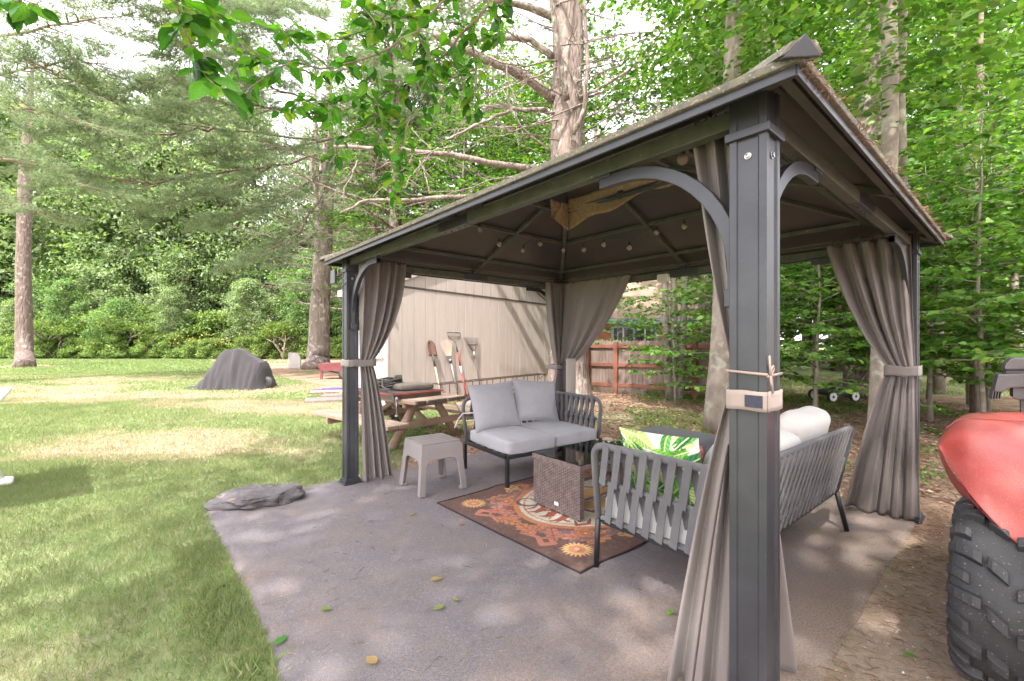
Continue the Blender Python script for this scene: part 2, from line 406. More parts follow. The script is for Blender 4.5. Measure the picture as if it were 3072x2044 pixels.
MT['rustrail'] = mat('brown_rail', (0.075, 0.045, 0.038), (0.05, 0.033, 0.03), rough=0.7, scale=30)
MT['handle'] = mat('ash_handle', (0.55, 0.42, 0.31), (0.45, 0.33, 0.24), rough=0.7, scale=8, stretch=(1, 1, 0.1))
MT['redhandle'] = mat('red_handle', (0.38, 0.045, 0.04), rough=0.45)
MT['steel'] = mat('dull_steel', (0.42, 0.42, 0.44), (0.32, 0.31, 0.31), rough=0.4, metal=0.7, scale=20)
MT['darksteel'] = mat('dark_steel', (0.11, 0.085, 0.08), rough=0.6, metal=0.4)
MT['burlap'] = fabric('olive_cushion', (0.20, 0.165, 0.135), (0.135, 0.115, 0.095), thread=500, bump=0.9, big=8)
MT['hose'] = mat('dark_hose', (0.045, 0.042, 0.042), (0.07, 0.062, 0.058), rough=0.8, scale=10)
MT['tarp'] = fabric('charcoal_cover', (0.05, 0.045, 0.05), (0.037, 0.034, 0.038), thread=900, bump=0.1, big=2)
MT['rock'] = mat('slate_rock', (0.125, 0.112, 0.12), (0.072, 0.065, 0.07), rough=0.85, scale=7, bump=0.8, bscale=26, bdist=0.02, speck=((0.19, 0.14, 0.11), 11, 0.62), stretch=(1, 1, 3))
MT['atv_red'] = mat('dusty_red_plastic', (0.34, 0.04, 0.036), (0.38, 0.09, 0.08), rough=0.5, scale=2.5, speck=((0.50, 0.27, 0.24), 480, 0.63), coat=0.04)
MT['rubber'] = mat('dusty_rubber', (0.042, 0.041, 0.046), (0.030, 0.030, 0.033), rough=0.62, scale=9, speck=((0.24, 0.20, 0.17), 150, 0.66), bump=0.2, bscale=160)
MT['sandy_rubber'] = mat('sandy_rubber', (0.21, 0.165, 0.14), (0.075, 0.068, 0.068), rough=0.9, scale=14, bump=0.4, bscale=200)
MT['fence_board'] = mat('grey_fence_board', (0.27, 0.20, 0.17), (0.19, 0.145, 0.125), rough=0.95, scale=6, stretch=(1, 1, 0.1), bump=0.4, bscale=30)
MT['fence_red'] = mat('redwood_stain', (0.27, 0.105, 0.068), (0.20, 0.08, 0.055), rough=0.8, scale=5, stretch=(1, 1, 0.2), bump=0.2, bscale=24)
MT['house_red'] = mat('salmon_siding', (0.52, 0.19, 0.13), (0.44, 0.16, 0.11), rough=0.8, scale=3)
MT['house_roof'] = mat('tan_roof', (0.42, 0.30, 0.235), (0.30, 0.215, 0.165), rough=0.9, scale=9, bump=0.3)
MT['blue_trim'] = mat('pale_blue_trim', (0.36, 0.54, 0.62), rough=0.6)
MT['stone'] = mat('pale_granite', (0.52, 0.48, 0.46), (0.42, 0.39, 0.375), rough=0.9, scale=30, bump=0.3, bscale=60)
MT['paver'] = mat('paver', (0.22, 0.175, 0.165), (0.16, 0.13, 0.125), rough=0.95, scale=12, bump=0.3)
MT['pine_bark'] = bark('pine_bark', (0.30, 0.235, 0.21), (0.16, 0.125, 0.115), lichen=(0.38, 0.35, 0.30), scale=9)
MT['pine_bark_far'] = bark('pine_bark_far', (0.25, 0.19, 0.17), (0.15, 0.115, 0.105), lichen=(0.36, 0.315, 0.275), scale=6, dist=0.05)
MT['pale_pine_bark'] = bark('pale_pine_bark', (0.34, 0.28, 0.25), (0.21, 0.17, 0.155), lichen=(0.48, 0.44, 0.39), scale=6, dist=0.05)
MT['brown_pine_bark'] = bark('brown_pine_bark', (0.20, 0.15, 0.135), (0.12, 0.09, 0.082), lichen=(0.27, 0.23, 0.20), scale=6, dist=0.05)
MT['beech_bark'] = bark('beech_bark', (0.30, 0.255, 0.215), (0.19, 0.16, 0.135), lichen=(0.36, 0.35, 0.28), zs=0.6, scale=9, bump=0.4, dist=0.012)
MT['twig'] = mat('twig_bark', (0.26, 0.19, 0.155), (0.17, 0.125, 0.105), rough=0.95, scale=9)
MT['limb'] = mat('pale_limb_bark', (0.40, 0.34, 0.29), (0.25, 0.20, 0.17), rough=0.95, scale=14, bump=0.6, bscale=40, speck=((0.45, 0.45, 0.36), 20, 0.6))
MT['leaf'] = attr_mat('leaf', rough=0.5, trans=0.40, var=0.2, vscale=1.5)
MT['leaf_near'] = attr_mat('leaf_near', rough=0.42, trans=0.45, var=0.18, vscale=25)
MT['needle'] = attr_mat('needle', rough=0.6, trans=0.45, var=0.2, vscale=0.8, tcol=(1.15, 1.12, 0.85))
MT['grass'] = attr_mat('grass_blade', rough=0.55, trans=0.30, var=0.15, vscale=2, tcol=(1.3, 1.3, 0.7))
MT['litter'] = attr_mat('litter', rough=0.9, var=0.2, vscale=8, spec=0.2)
MT['rugprint'] = attr_mat('rug_print', rough=0.8, var=0.12, vscale=30, spec=0.3, bump=0.3, bscale=500)
MT['leafprint'] = attr_mat('leaf_print_cloth', rough=0.9, var=0.05, vscale=30, spec=0.2, bump=0.1, bscale=600)
MT['rugedge'] = mat('rug_binding', (0.03, 0.022, 0.022), rough=0.95)

# ------------------------------------------------------------------ gazebo frame of reference (local x along the N-R side, y along the N-L side)
GN = Vector((0.783, 1.36, 0)); GA = R(40.63)
U2 = Vector((math.cos(GA), math.sin(GA), 0)); U1 = Vector((-math.sin(GA), math.cos(GA), 0))
GB, GL, PW = 2.96, 3.63, 0.113
def lw(x, y, z=0.0): return GN + U2 * x + U1 * y + Vector((0, 0, z))
def wl_(p):
    d = Vector((p[0], p[1], 0)) - GN
    return d.dot(U2), d.dot(U1)
def ray_local(px, py, axis, val):
    """where the sight line of a photo pixel meets the upright plane local x|y = val"""
    d = Vector(((px - CX) / F, 1, -(py - CY) / F)); n = U2 if axis == 'x' else U1
    o = Vector((0, 0, H)); base = GN + n * val
    t = (base - Vector((0, 0, 0))).dot(n) / d.dot(n)
    p = o + d * t; x, y = wl_(p)
    return x, y, p.z

# ------------------------------------------------------------------ ground
def vnoise(x, y, seed=0):
    x = np.asarray(x, float); y = np.asarray(y, float)
    xi = np.floor(x).astype(np.int64); yi = np.floor(y).astype(np.int64); fx = x - xi; fy = y - yi
    fx = fx * fx * (3 - 2 * fx); fy = fy * fy * (3 - 2 * fy)
    def h(a, b):
        n = (a * 374761393 + b * 668265263 + seed * 974711) & 0x7fffffff
        n = ((n ^ (n >> 13)) * 1274126177) & 0x7fffffff
        return ((n ^ (n >> 16)) & 0xffff) / 65535.0
    return (h(xi, yi) * (1 - fx) + h(xi + 1, yi) * fx) * (1 - fy) + (h(xi, yi + 1) * (1 - fx) + h(xi + 1, yi + 1) * fx) * fy
def fbm(x, y, seed=0, o=4):
    s = 0; a = 0.5; t = 0
    for k in range(o):
        s = s + a * vnoise(x * 2 ** k + 17.3 * k, y * 2 ** k + 5.1 * k, seed + k); t += a; a *= 0.5
    return s / t
def sstep(a, b, x):
    t = np.clip((x - a) / (b - a), 0, 1); return t * t * (3 - 2 * t)
def loc_np(X, Y):
    dx = X - GN.x; dy = Y - GN.y
    return dx * U2.x + dy * U2.y, dx * U1.x + dy * U1.y
def dirt_mask(X, Y):
    lx, ly = loc_np(X, Y)
    n = (fbm(X * 0.9, Y * 0.9, 3) - 0.5) * 1.6
    side = sstep(0.15, -0.1, ly) * sstep(-0.4, 0.1, X + 0.25 * n) * sstep(30, 20, X)
    back = sstep(-1.75, -0.6, X + 0.5 * n + 0.02 * (Y - 5)) * sstep(GL - 0.25, GL + 0.1, ly) * sstep(16, 13, Y)
    right = sstep(GB - 0.2, GB + 0.1, lx)
    under = sstep(0.02, 0.22, lx + 0.02) * sstep(-0.02, 0.2, ly) * 0.0
    d = np.maximum(np.maximum(side, back), right)
    rim = sstep(0.16, 0.02, np.abs(ly - GL - 0.03)) * sstep(-1.0, -0.6, lx) * sstep(0.4, 0.2, lx) * 0.7
    d = np.maximum(d, rim)
    d = d * (1 - sstep(10.3, 11.6, Y + n) * sstep(2.0, 4.2, X + 0.5 * n))
    patch = sstep(0.56, 0.66, fbm(X * 0.55 + 3, Y * 0.55, 11)) * sstep(5.6, 6.6, Y) * 0.55
    tree = 0
    for tx, ty, r in ((-27.1, 24.6, 3.0), (-10.2, 23.0, 4.5), (-7.5, 20.0, 2.5)):
        tree = np.maximum(tree, 0.75 * sstep(r, r * 0.4, np.hypot(X - tx, (Y - ty) * 1.3) + n))
    bare = 0.9 * sstep(0.62, 0.75, fbm(X * 1.7 + 9, Y * 1.7 + 4, 21)) * sstep(-3.2, -1.2, X) * sstep(2.7, 2.0, Y) * sstep(-0.2, -0.8, X)
    return np.clip(np.maximum(np.maximum(d - patch * (d > 0.4), tree), bare), 0, 1)
def dry_shade_mask(X, Y):
    a = fbm(X * 0.22 + 2, Y * 0.55 + 1, 5); b = fbm(X * 1.3, Y * 1.6, 8)
    d = sstep(0.47, 0.66, 0.75 * a + 0.25 * b + 0.05 * sstep(3, 7, Y) - 0.04)
    near = sstep(4.9, 3.2, Y) * sstep(0.2, -0.6, X)
    return np.clip((d * (1 - 0.30 * near) * 0.75 + 0.20) * (1 - 0.75 * sstep(17, 23, Y)), 0, 1)  # far lawn kept greener: tree shade at its end painted into the colour
def axis(lo, hi, n, c=0.0, k=3.2):
    t = np.linspace(-1, 1, n); s = np.sinh(k * t) / math.sinh(k)
    return np.where(s < 0, c + s * (c - lo), c + s * (hi - c))
gx = axis(-140, 140, 280, -1.0, 5.2); gy = axis(-60, 260, 280, 3.5, 5.2)
GX, GY = np.meshgrid(gx, gy)
gz = (fbm(GX * 0.35, GY * 0.35, 31) - 0.5) * 0.05 * sstep(5, 10, np.hypot(GX - 0.5, GY - 3.0)) - 0.004
gcol = np.stack([dirt_mask(GX, GY), dry_shade_mask(GX, GY), sstep(3.2, 1.8, GY) * sstep(0.9, 1.5, GX)], -1).reshape(-1, 3)
n_ = 280
ii = np.arange(n_ * n_).reshape(n_, n_)
gf = np.stack([ii[:-1, :-1], ii[:-1, 1:], ii[1:, 1:], ii[1:, :-1]], -1).reshape(-1, 4)
def ground_mat():
    m, nt, bs = new_mat('ground'); N = nt.nodes; Lk = nt.links
    tc = N.new('ShaderNodeTexCoord'); at_ = N.new('ShaderNodeAttribute'); at_.attribute_name = 'Col'
    sp = N.new('ShaderNodeSeparateColor'); Lk.new(at_.outputs['Color'], sp.inputs[0])
    def nz(s, d=5, st=None):
        n = N.new('ShaderNodeTexNoise'); n.inputs['Scale'].default_value = s; n.inputs['Detail'].default_value = d; n.inputs['Roughness'].default_value = 0.7
        src = tc.outputs['Object']
        if st:
            mp = N.new('ShaderNodeMapping'); mp.inputs['Scale'].default_value = st; Lk.new(src, mp.inputs[0]); src = mp.outputs[0]
        Lk.new(src, n.inputs['Vector']); return n.outputs['Fac']
    def mr(v, a, b, c=0., d=1.):
        r = N.new('ShaderNodeMapRange'); r.inputs[1].default_value = a; r.inputs[2].default_value = b; r.inputs[3].default_value = c; r.inputs[4].default_value = d
        Lk.new(v, r.inputs[0]); return r.outputs[0]
    def mix(f, a, b, t='MIX'):
        x = N.new('ShaderNodeMixRGB'); x.blend_type = t
        for i, s in ((0, f), (1, a), (2, b)):
            if isinstance(s, tuple): x.inputs[i].default_value = (*s, 1)
            elif isinstance(s, float): x.inputs[i].default_value = s
            else: Lk.new(s, x.inputs[i])
        return x.outputs[0]
    def madd(a, m_, b):
        q = N.new('ShaderNodeMath'); q.operation = 'MULTIPLY_ADD'; q.use_clamp = True
        for i, s in ((0, a), (1, m_), (2, b)):
            if isinstance(s, float): q.inputs[i].default_value = s
            else: Lk.new(s, q.inputs[i])
        return q.outputs[0]
    g1 = mix(mr(nz(60), 0.3, 0.7), (0.15, 0.22, 0.085), (0.22, 0.285, 0.125))
    t1 = mix(mr(nz(80), 0.3, 0.7), (0.34, 0.27, 0.185), (0.44, 0.36, 0.265))
    dry = madd(mr(nz(3.5, 6), 0.3, 0.7, -0.35, 0.35), 1.0, sp.outputs[1])
    gr = mix(dry, g1, t1)
    d1 = mix(mr(nz(26, 7, (1, 2.2, 1)), 0.35, 0.65), (0.235, 0.125, 0.08), (0.36, 0.24, 0.165))
    d2 = mix(mr(nz(110, 3), 0.52, 0.64), d1, (0.11, 0.065, 0.045))
    d3 = mix(mr(nz(2.2, 5), 0.42, 0.62), d2, mix(mr(nz(60), 0.35, 0.65), (0.30, 0.20, 0.14), (0.42, 0.32, 0.25)))
    sand = mix(mr(nz(150), 0.35, 0.65), (0.40, 0.30, 0.23), (0.50, 0.40, 0.33))
    d4 = mix(madd(mr(nz(4, 5), 0.35, 0.65, -0.4, 0.4), 1.0, sp.outputs[2]), d3, sand)
    dm = madd(mr(nz(7, 6), 0.3, 0.7, -0.45, 0.45), sp.outputs[0], sp.outputs[0])
    dm = mr(dm, 0.35, 0.65)
    Lk.new(mix(dm, gr, d4), bs.inputs['Base Color'])
    bs.inputs['Roughness'].default_value = 1.0; bs.inputs['Specular IOR Level'].default_value = 0.1
    bp = N.new('ShaderNodeBump'); bp.inputs['Strength'].default_value = 0.7; bp.inputs['Distance'].default_value = 0.03
    Lk.new(nz(45, 6), bp.inputs['Height']); Lk.new(bp.outputs[0], bs.inputs['Normal'])
    return m
ground = link('ground', mesh_np('ground', np.stack([GX, GY, gz], -1).reshape(-1, 3), gf, ground_mat(), gcol, smooth=True))
struct(ground)

# ------------------------------------------------------------------ outdoor carpet (the grey pad)
def pad_mat():
    m, nt, bs = new_mat('grey_outdoor_carpet'); N = nt.nodes; Lk = nt.links
    tc = N.new('ShaderNodeTexCoord')
    def nz(s, d=5, r=0.65):
        n = N.new('ShaderNodeTexNoise'); n.inputs['Scale'].default_value = s; n.inputs['Detail'].default_value = d; n.inputs['Roughness'].default_value = r
        Lk.new(tc.outputs['Object'], n.inputs['Vector']); return n.outputs['Fac']
    def mr(v, a, b):
        r = N.new('ShaderNodeMapRange'); r.inputs[1].default_value = a; r.inputs[2].default_value = b; Lk.new(v, r.inputs[0]); return r.outputs[0]
    def mix(f, a, b, t='MIX'):
        x = N.new('ShaderNodeMixRGB'); x.blend_type = t
        for i, s in ((0, f), (1, a), (2, b)):
            if isinstance(s, tuple): x.inputs[i].default_value = (*s, 1)
            elif isinstance(s, float): x.inputs[i].default_value = s
            else: Lk.new(s, x.inputs[i])
        return x.outputs[0]
    base = mix(mr(nz(260, 3), 0.36, 0.64), (0.106, 0.095, 0.108), (0.238, 0.215, 0.229))
    base = mix(mr(nz(70, 4), 0.55, 0.75), base, (0.30, 0.25, 0.23))
    # needle dust trodden into the pile, thickest along the side open to the woods
    sx = N.new('ShaderNodeSeparateXYZ'); Lk.new(tc.outputs['Object'], sx.inputs[0])
    ed = N.new('ShaderNodeMapRange'); ed.inputs[1].default_value = 1.2; ed.inputs[2].default_value = -0.1; ed.inputs[3].default_value = 0.0; ed.inputs[4].default_value = 0.34
    Lk.new(sx.outputs['Y'], ed.inputs[0])
    ad = N.new('ShaderNodeMath'); ad.operation = 'ADD'; Lk.new(nz(1.6, 7, 0.7), ad.inputs[0]); Lk.new(ed.outputs[0], ad.inputs[1])
    st = mr(ad.outputs[0], 0.47, 0.85)
    base = mix(st, base, mix(mr(nz(120), 0.4, 0.6), (0.20, 0.145, 0.115), (0.31, 0.24, 0.20)))
    base = mix(mr(nz(38, 3), 0.66, 0.72), base, (0.15, 0.14, 0.055))
    Lk.new(base, bs.inputs['Base Color']); bs.inputs['Roughness'].default_value = 1.0; bs.inputs['Specular IOR Level'].default_value = 0.15
    bp = N.new('ShaderNodeBump'); bp.inputs['Strength'].default_value = 0.6; bp.inputs['Distance'].default_value = 0.006
    Lk.new(nz(220, 3), bp.inputs['Height']); Lk.new(bp.outputs[0], bs.inputs['Normal'])
    return m
def pad_z(x, y):
    return 0.010 + 0.012 * (fbm(x * 1.1, y * 1.1, 41) - 0.5)
px_ = np.linspace(0, 1, 110); py_ = np.linspace(0, 1, 100)
PX, PY = np.meshgrid(px_, py_)
e1 = (fbm(PY * 9, PY * 0 + 3, 51) - 0.5) * 0.10; e2 = (fbm(PY * 9, PY * 0 + 8, 52) - 0.5) * 0.04
e3 = (fbm(PX * 9, PX * 0 + 3, 53) - 0.5) * 0.025; e4 = (fbm(PX * 9, PX * 0 + 5, 54) - 0.5) * 0.10
LX = (-1.06 + e1) * (1 - PX) + (GB + 0.04 + e2) * PX
LY = (-0.02 + e3) * (1 - PY) + (GL + 0.06 + e4) * PY
LZ = pad_z(LX, LY)
edge = (PX == 0) | (PX == 1) | (PY == 0) | (PY == 1)
LZ = np.where(edge, -0.02, LZ)
ii = np.arange(110 * 100).reshape(100, 110)
pf = np.stack([ii[:-1, :-1], ii[:-1, 1:], ii[1:, 1:], ii[1:, :-1]], -1).reshape(-1, 4)
pad = link('patio_carpet', mesh_np('patio_carpet', np.stack([LX, LY, LZ], -1).reshape(-1, 3), pf, pad_mat(), smooth=True), loc=GN, rz=GA)
struct(pad)
def pz(x, y): return float(pad_z(np.array(x), np.array(y)))

# ------------------------------------------------------------------ gazebo
gz_ = thing('gazebo', 'dark bronze hardtop gazebo with four posts over the seating area', 'gazebo', GN, GA)
def post_profile(w):
    side = [(0, 0), (0.023, 0), (0.026, 0.006), (w - 0.026, 0.006), (w - 0.023, 0)]
    pts = []
    for k in range(4):
        for (s, d) in side:
            x, y = {0: (s, d), 1: (w - d, s), 2: (w - s, w - d), 3: (d, w - s)}[k]
            pts.append((x, y))
    return pts
ZC = 2.125
for (x0, y0) in ((0, 0), (GB - PW, 0), (GB - PW, GL - PW), (0, GL - PW)):
    mb = MB(); mb.prism(post_profile(PW), 0.0, ZC - 0.02)
    p = mb.build('post', MT['frame'], gz_, bevel=0.0015, seg=1, loc=(x0, y0, 0))
    t = MB()
    for z0, z1, e in ((0.0, 0.022, 0.03), (0.022, 0.042, 0.018), (0.042, 0.058, 0.008)):
        t.b2((-e, -e, z0), (PW + e, PW + e, z1))
    t.build('base_plate', MT['frame'], p, bevel=0.004)
    t = MB(); e = 0.011
    t.b2((-e, -e, 1.952), (PW + e, PW + e, 1.980)); t.build('collar', MT['frame'], p, bevel=0.003)
    t = MB(); e = 0.013
    t.b2((-e, -e, ZC - 0.022), (PW + e, PW + e, ZC)); t.build('post_cap', MT['frame_green'], p, bevel=0.003)
    for (fx, fy, ax) in ((0.006, PW / 2, 'x'), (PW / 2, 0.006, 'y'), (PW - 0.006, PW / 2, 'x'), (PW / 2, PW - 0.006, 'y')):
        sgn = -1 if (fx < PW / 2 - 0.01 or fy < PW / 2 - 0.01) else 1
        M = Matrix.Translation((fx, fy, 1.895)) @ (Matrix.Rotation(R(90) * sgn, 4, 'Y') if ax == 'x' else Matrix.Rotation(-R(90) * sgn, 4, 'X'))
        t = MB(); t.lathe([(0.011, -0.001), (0.011, 0.003), (0.0075, 0.004), (0.0075, 0.009), (0.004, 0.010), (0.004, 0.006)], 12, M)
        t.build('bolt', MT['bolt'], p, smooth=False)
PC = PW / 2
# beams with the splice sleeve in the middle
def beam(a, b):
    a = Vector(a); b = Vector(b); d = (b - a).normalized()
    mb = MB(); mb.bar(a, b, 0.05, 0.060); o = mb.build('beam', MT['frame_green'], gz_, bevel=0.003)
    m = (a + b) / 2
    s = MB(); s.bar(m - d * 0.16, m + d * 0.16, 0.056, 0.066); s.build('splice_sleeve', MT['frame'], o, bevel=0.002)
    side = d.cross(Vector((0, 0, 1)))
    for k in (-0.11, -0.04, 0.04, 0.11):
        q = MB(); q.lathe([(0.006, 0), (0.006, 0.006), (0.003, 0.008)], 8, Matrix.Translation(m + d * k + Vector((0, 0, -0.033))) @ Matrix.Rotation(R(180), 4, 'X'))
        q.build('bolt', MT['darksteel'], o)
ZB = 2.045
beam((PC, PW, ZB), (PC, GL - PW, ZB)); beam((PW, PC, ZB), (GB - PW, PC, ZB))
beam((GB - PC, PW, ZB), (GB - PC, GL - PW, ZB)); beam((PW, GL - PC, ZB), (GB - PW, GL - PC, ZB))
# curved corner braces
def brace(c, d):
    c = Vector(c); d = Vector(d)
    pts = [c + Vector((0, 0, 1.44))]
    for k in range(13):
        a = R(90) * k / 12
        pts.append(c + d * (0.46 * (1 - math.cos(a))) + Vector((0, 0, 1.53 + 0.455 * math.sin(a))))
    pts.append(c + d * 0.56 + Vector((0, 0, 1.985)))
    side = d.cross(Vector((0, 0, 1))); rows = []
    for i, p in enumerate(pts):
        t = (pts[min(i + 1, len(pts) - 1)] - pts[max(i - 1, 0)]).normalized(); nn = side.cross(t).normalized()
        rows.append([p + side * 0.017 + nn * 0.024, p - side * 0.017 + nn * 0.024, p - side * 0.017 - nn * 0.024, p + side * 0.017 - nn * 0.024, p + side * 0.017 + nn * 0.024])
    mb = MB(); mb.grid(rows); mb.f.append((0, 1, 2, 3)); mb.m.append(0)
    o = mb.build('brace', MT['frame'], gz_, fix=True, bevel=0.003)
    s = MB(); s.bar(c + d * 0.50 + Vector((0, 0, 2.006)), c + d * 0.585 + Vector((0, 0, 2.006)), 0.05, 0.014); s.build('bracket', MT['frame'], o, bevel=0.002)
    s = MB(); s.box(c + d * 0.006 + Vector((0, 0, 1.45)), (0.05, 0.05, 0.06)); s.build('bracket', MT['frame'], o, bevel=0.004)
for (c, d) in (((PC, PW, 0), (0, 1, 0)), ((PW, PC, 0), (1, 0, 0)), ((PC, GL - PW, 0), (0, -1, 0)), ((PW, GL - PC, 0), (1, 0, 0)),
               ((GB - PW, GL - PC, 0), (-1, 0, 0)), ((GB - PC, GL - PW, 0), (0, -1, 0)), ((GB - PC, PW, 0), (0, 1, 0)), ((GB - PW, PC, 0), (-1, 0, 0))):
    brace(c, d)
# roof: hip with a raised vent cap.  height of the underside at inset d
ZR, KR, OV, DV = 2.115, 0.42, 0.125, 1.19
def zr(d): return ZR + KR * d
def corner(i, d):
    return [(d, d), (GB - d, d), (GB - d, GL - d), (d, GL - d)][i]
def rp(i, d, up=0.0):
    x, y = corner(i, d); return Vector((x, y, zr(d) + up))
MID = [(GB / 2, None, 0), (None, GL / 2, 1), (GB / 2, None, 2), (None, GL / 2, 3)]
def midpt(i, d, up=0.0):
    a, b = rp(i, d, up), rp((i + 1) % 4, d, up); return (a + b) / 2
for i in range(4):
    for h in (0, 1):
        lo0, hi0 = rp(i, -OV), rp(i, DV)
        lo1, hi1 = rp((i + 1) % 4, -OV), rp((i + 1) % 4, DV)
        lm, hm = midpt(i, -OV), midpt(i, DV)
        q = [lo0, lm, hm, hi0] if h == 0 else [lm, lo1, hi1, hm]
        up = Vector((0, 0, 0.010))
        mb = MB(); mb.add(q + [p + up for p in q], [(3, 2, 1, 0), (4, 5, 6, 7), (0, 1, 5, 4), (1, 2, 6, 5), (2, 3, 7, 6), (3, 0, 4, 7)])
        mb.build('roof_panel', MT['panel'], gz_)
    # hip rafter and cap
    a, b = rp(i, -OV + 0.02, -0.018), rp(i, DV, -0.018)
    mb = MB(); mb.bar(a, b, 0.045, 0.034); mb.build('hip_rafter', MT['frame_green'], gz_, bevel=0.003)
    a, b = rp(i, -OV - 0.012, 0.018), rp(i, DV, 0.018)
    d = (b - a).normalized(); s = d.cross(Vector((0, 0, 1))).normalized(); u = s.cross(d)
    mb = MB()
    sec = [s * 0.055 - u * 0.012, s * 0.030 + u * 0.022, -s * 0.030 + u * 0.022, -s * 0.055 - u * 0.012]
    mb.add([a + k for k in sec] + [b + k for k in sec], [(0, 1, 2, 3), (7, 6, 5, 4), (0, 4, 5, 1), (1, 5, 6, 2), (2, 6, 7, 3), (3, 7, 4, 0)])
    mb.build('hip_cap', MT['fascia'], gz_, fix=True, bevel=0.003)
    # peaked end piece on the corner
    mb = MB(); o_ = a - d * 0.004
    mb.add([o_ + s * 0.052 - u * 0.02, o_ - s * 0.052 - u * 0.02, o_ + u * 0.038, o_ + d * 0.16 + s * 0.045 - u * 0.005, o_ + d * 0.16 - s * 0.045 - u * 0.005, o_ + d * 0.16 + u * 0.026],
           [(0, 1, 2), (5, 4, 3), (0, 2, 5, 3), (1, 4, 5, 2), (0, 3, 4, 1)])
    mb.build('hip_end_cap', MT['frame'], gz_, fix=True, bevel=0.004)
    # eave fascia
    a, b = rp(i, -OV, 0.004), rp((i + 1) % 4, -OV, 0.004)
    mb = MB(); mb.bar(a, b, 0.020, 0.026); mb.build('fascia', MT['fascia'], gz_, bevel=0.004)
    a, b = rp(i, -OV + 0.012, -0.026), rp((i + 1) % 4, -OV + 0.012, -0.026)
    mb = MB(); mb.bar(a, b, 0.012, 0.032); mb.build('drip_edge', MT['frame'], gz_, bevel=0.002)
    a, b = rp(i, -OV + 0.06, -0.016), rp((i + 1) % 4, -OV + 0.06, -0.016)
    mb = MB(); mb.bar(a, b, 0.03, 0.03); mb.build('eave_rail', MT['frame_green'], gz_, bevel=0.002)
    # middle rafter, purlins, seam cap
    a, b = midpt(i, -OV + 0.03, -0.020), midpt(i, DV, -0.020)
    mb = MB(); mb.bar(a, b, 0.040, 0.036); mb.build('rafter', MT['frame_green'], gz_, bevel=0.003)
    a, b = midpt(i, -OV - 0.008, 0.018), midpt(i, DV, 0.018)
    mb = MB(); mb.bar(a, b, 0.05, 0.03); mb.build('seam_cap', MT['frame'], gz_, bevel=0.004)
    for dd in (0.266, 0.762, DV - 0.02):
        m = midpt(i, dd, -0.017)
        for e in (rp(i, dd, -0.017), rp((i + 1) % 4, dd, -0.017)):
            v = (e - m); L = v.length; v.normalize()
            mb = MB(); mb.bar(m + v * 0.021, e - v * 0.03, 0.034, 0.030); mb.build('purlin', MT['frame_green'], gz_, bevel=0.002)
    # stub that carries the rafter on the beam
    m = midpt(i, PC, 0)
    mb = MB(); mb.b2((m.x - 0.02, m.y - 0.02, 2.076), (m.x + 0.02, m.y + 0.02, zr(PC) - 0.036)); mb.build('rafter_bracket', MT['frame'], gz_)
    # two curtain rods, with hangers
    for k, (ins, z) in enumerate(((0.125, 2.090), (0.165, 2.112))):
        a = Vector((*corner(i, ins), z)); b = Vector((*corner((i + 1) % 4, ins), z))
        mb = MB(); mb.tube([a, b], 0.006, 6); mb.build('curtain_rod', MT['frame_green'], gz_)
# raised vent cap
for i in range(4):
    lo, hi = DV - 0.17, 1.43
    zup = 0.13
    a, b = Vector((*corner(i, lo), zr(lo) + zup)), Vector((*corner((i + 1) % 4, lo), zr(lo) + zup))
    c, d = Vector((*corner((i + 1) % 4, hi), zr(hi) + zup)), Vector((*corner(i, hi), zr(hi) + zup))
    up = Vector((0, 0, 0.01)); q = [a, b, c, d]
    mb = MB(); mb.add(q + [p + up for p in q], [(3, 2, 1, 0), (4, 5, 6, 7), (0, 1, 5, 4), (1, 2, 6, 5), (2, 3, 7, 6), (3, 0, 4, 7)])
    mb.build('vent_roof_panel', MT['panel'], gz_)
mb = MB(); mb.bar((GB / 2, 1.43, zr(1.43) + 0.135), (GB / 2, GL - 1.43, zr(1.43) + 0.135), 0.16, 0.025); mb.build('ridge_cap', MT['frame'], gz_)
for i in range(4):
    x, y = corner(i, DV); mb = MB(); mb.b2((x - .015, y - .015, zr(DV)), (x + .015, y + .015, zr(DV) + 0.13)); mb.build('vent_post', MT['frame'], gz_)
# netting that has slipped from the vent
def cloth_rows(P0, P1, drop, nr=10, nc=26, sag=0.0, amp=0.012, seed=1):
    rows = []
    for i in range(nr):
        t = i / (nr - 1); row = []
        for j in range(nc):
            s = j / (nc - 1)
            p = P0.lerp(P1, s); dz = drop(s) * t
            w = amp * math.sin(9 * s + 5 * t + seed) + amp * 0.7 * noise.noise(Vector((s * 9, t * 3, seed)))
            row.append(p + Vector((w, w * 0.6, -dz - sag * math.sin(math.pi * s) * 0.5 * t)))
        rows.append(row)
    return rows
nA = Vector((GB - DV + 0.01, DV + 0.02, zr(DV) + 0.0)); nB = Vector((GB - DV + 0.01, GL - DV - 0.02, zr(DV) + 0.0))
mb = MB(); mb.grid(cloth_rows(nA + Vector((0, 0, 0.11)), nB + Vector((0, 0, 0.1)), lambda s: 0.15 + 0.16 * max(0, s - 0.25) ** 0.8 + 0.02 * math.sin(14 * s)))
o = mb.build('vent_netting', MT['net'], gz_, smooth=True); o.modifiers.new('s', 'SOLIDIFY').thickness = 0.004
nC = Vector((DV + 0.35, GL - DV - 0.01, zr(DV) + 0.05))
mb = MB(); mb.grid(cloth_rows(nC, nB + Vector((0.0, 0, 0.05)), lambda s: 0.16 + 0.10 * s, amp=0.02, seed=4))
o = mb.build('vent_netting', MT['net'], gz_, smooth=True); o.modifiers.new('s', 'SOLIDIFY').thickness = 0.004
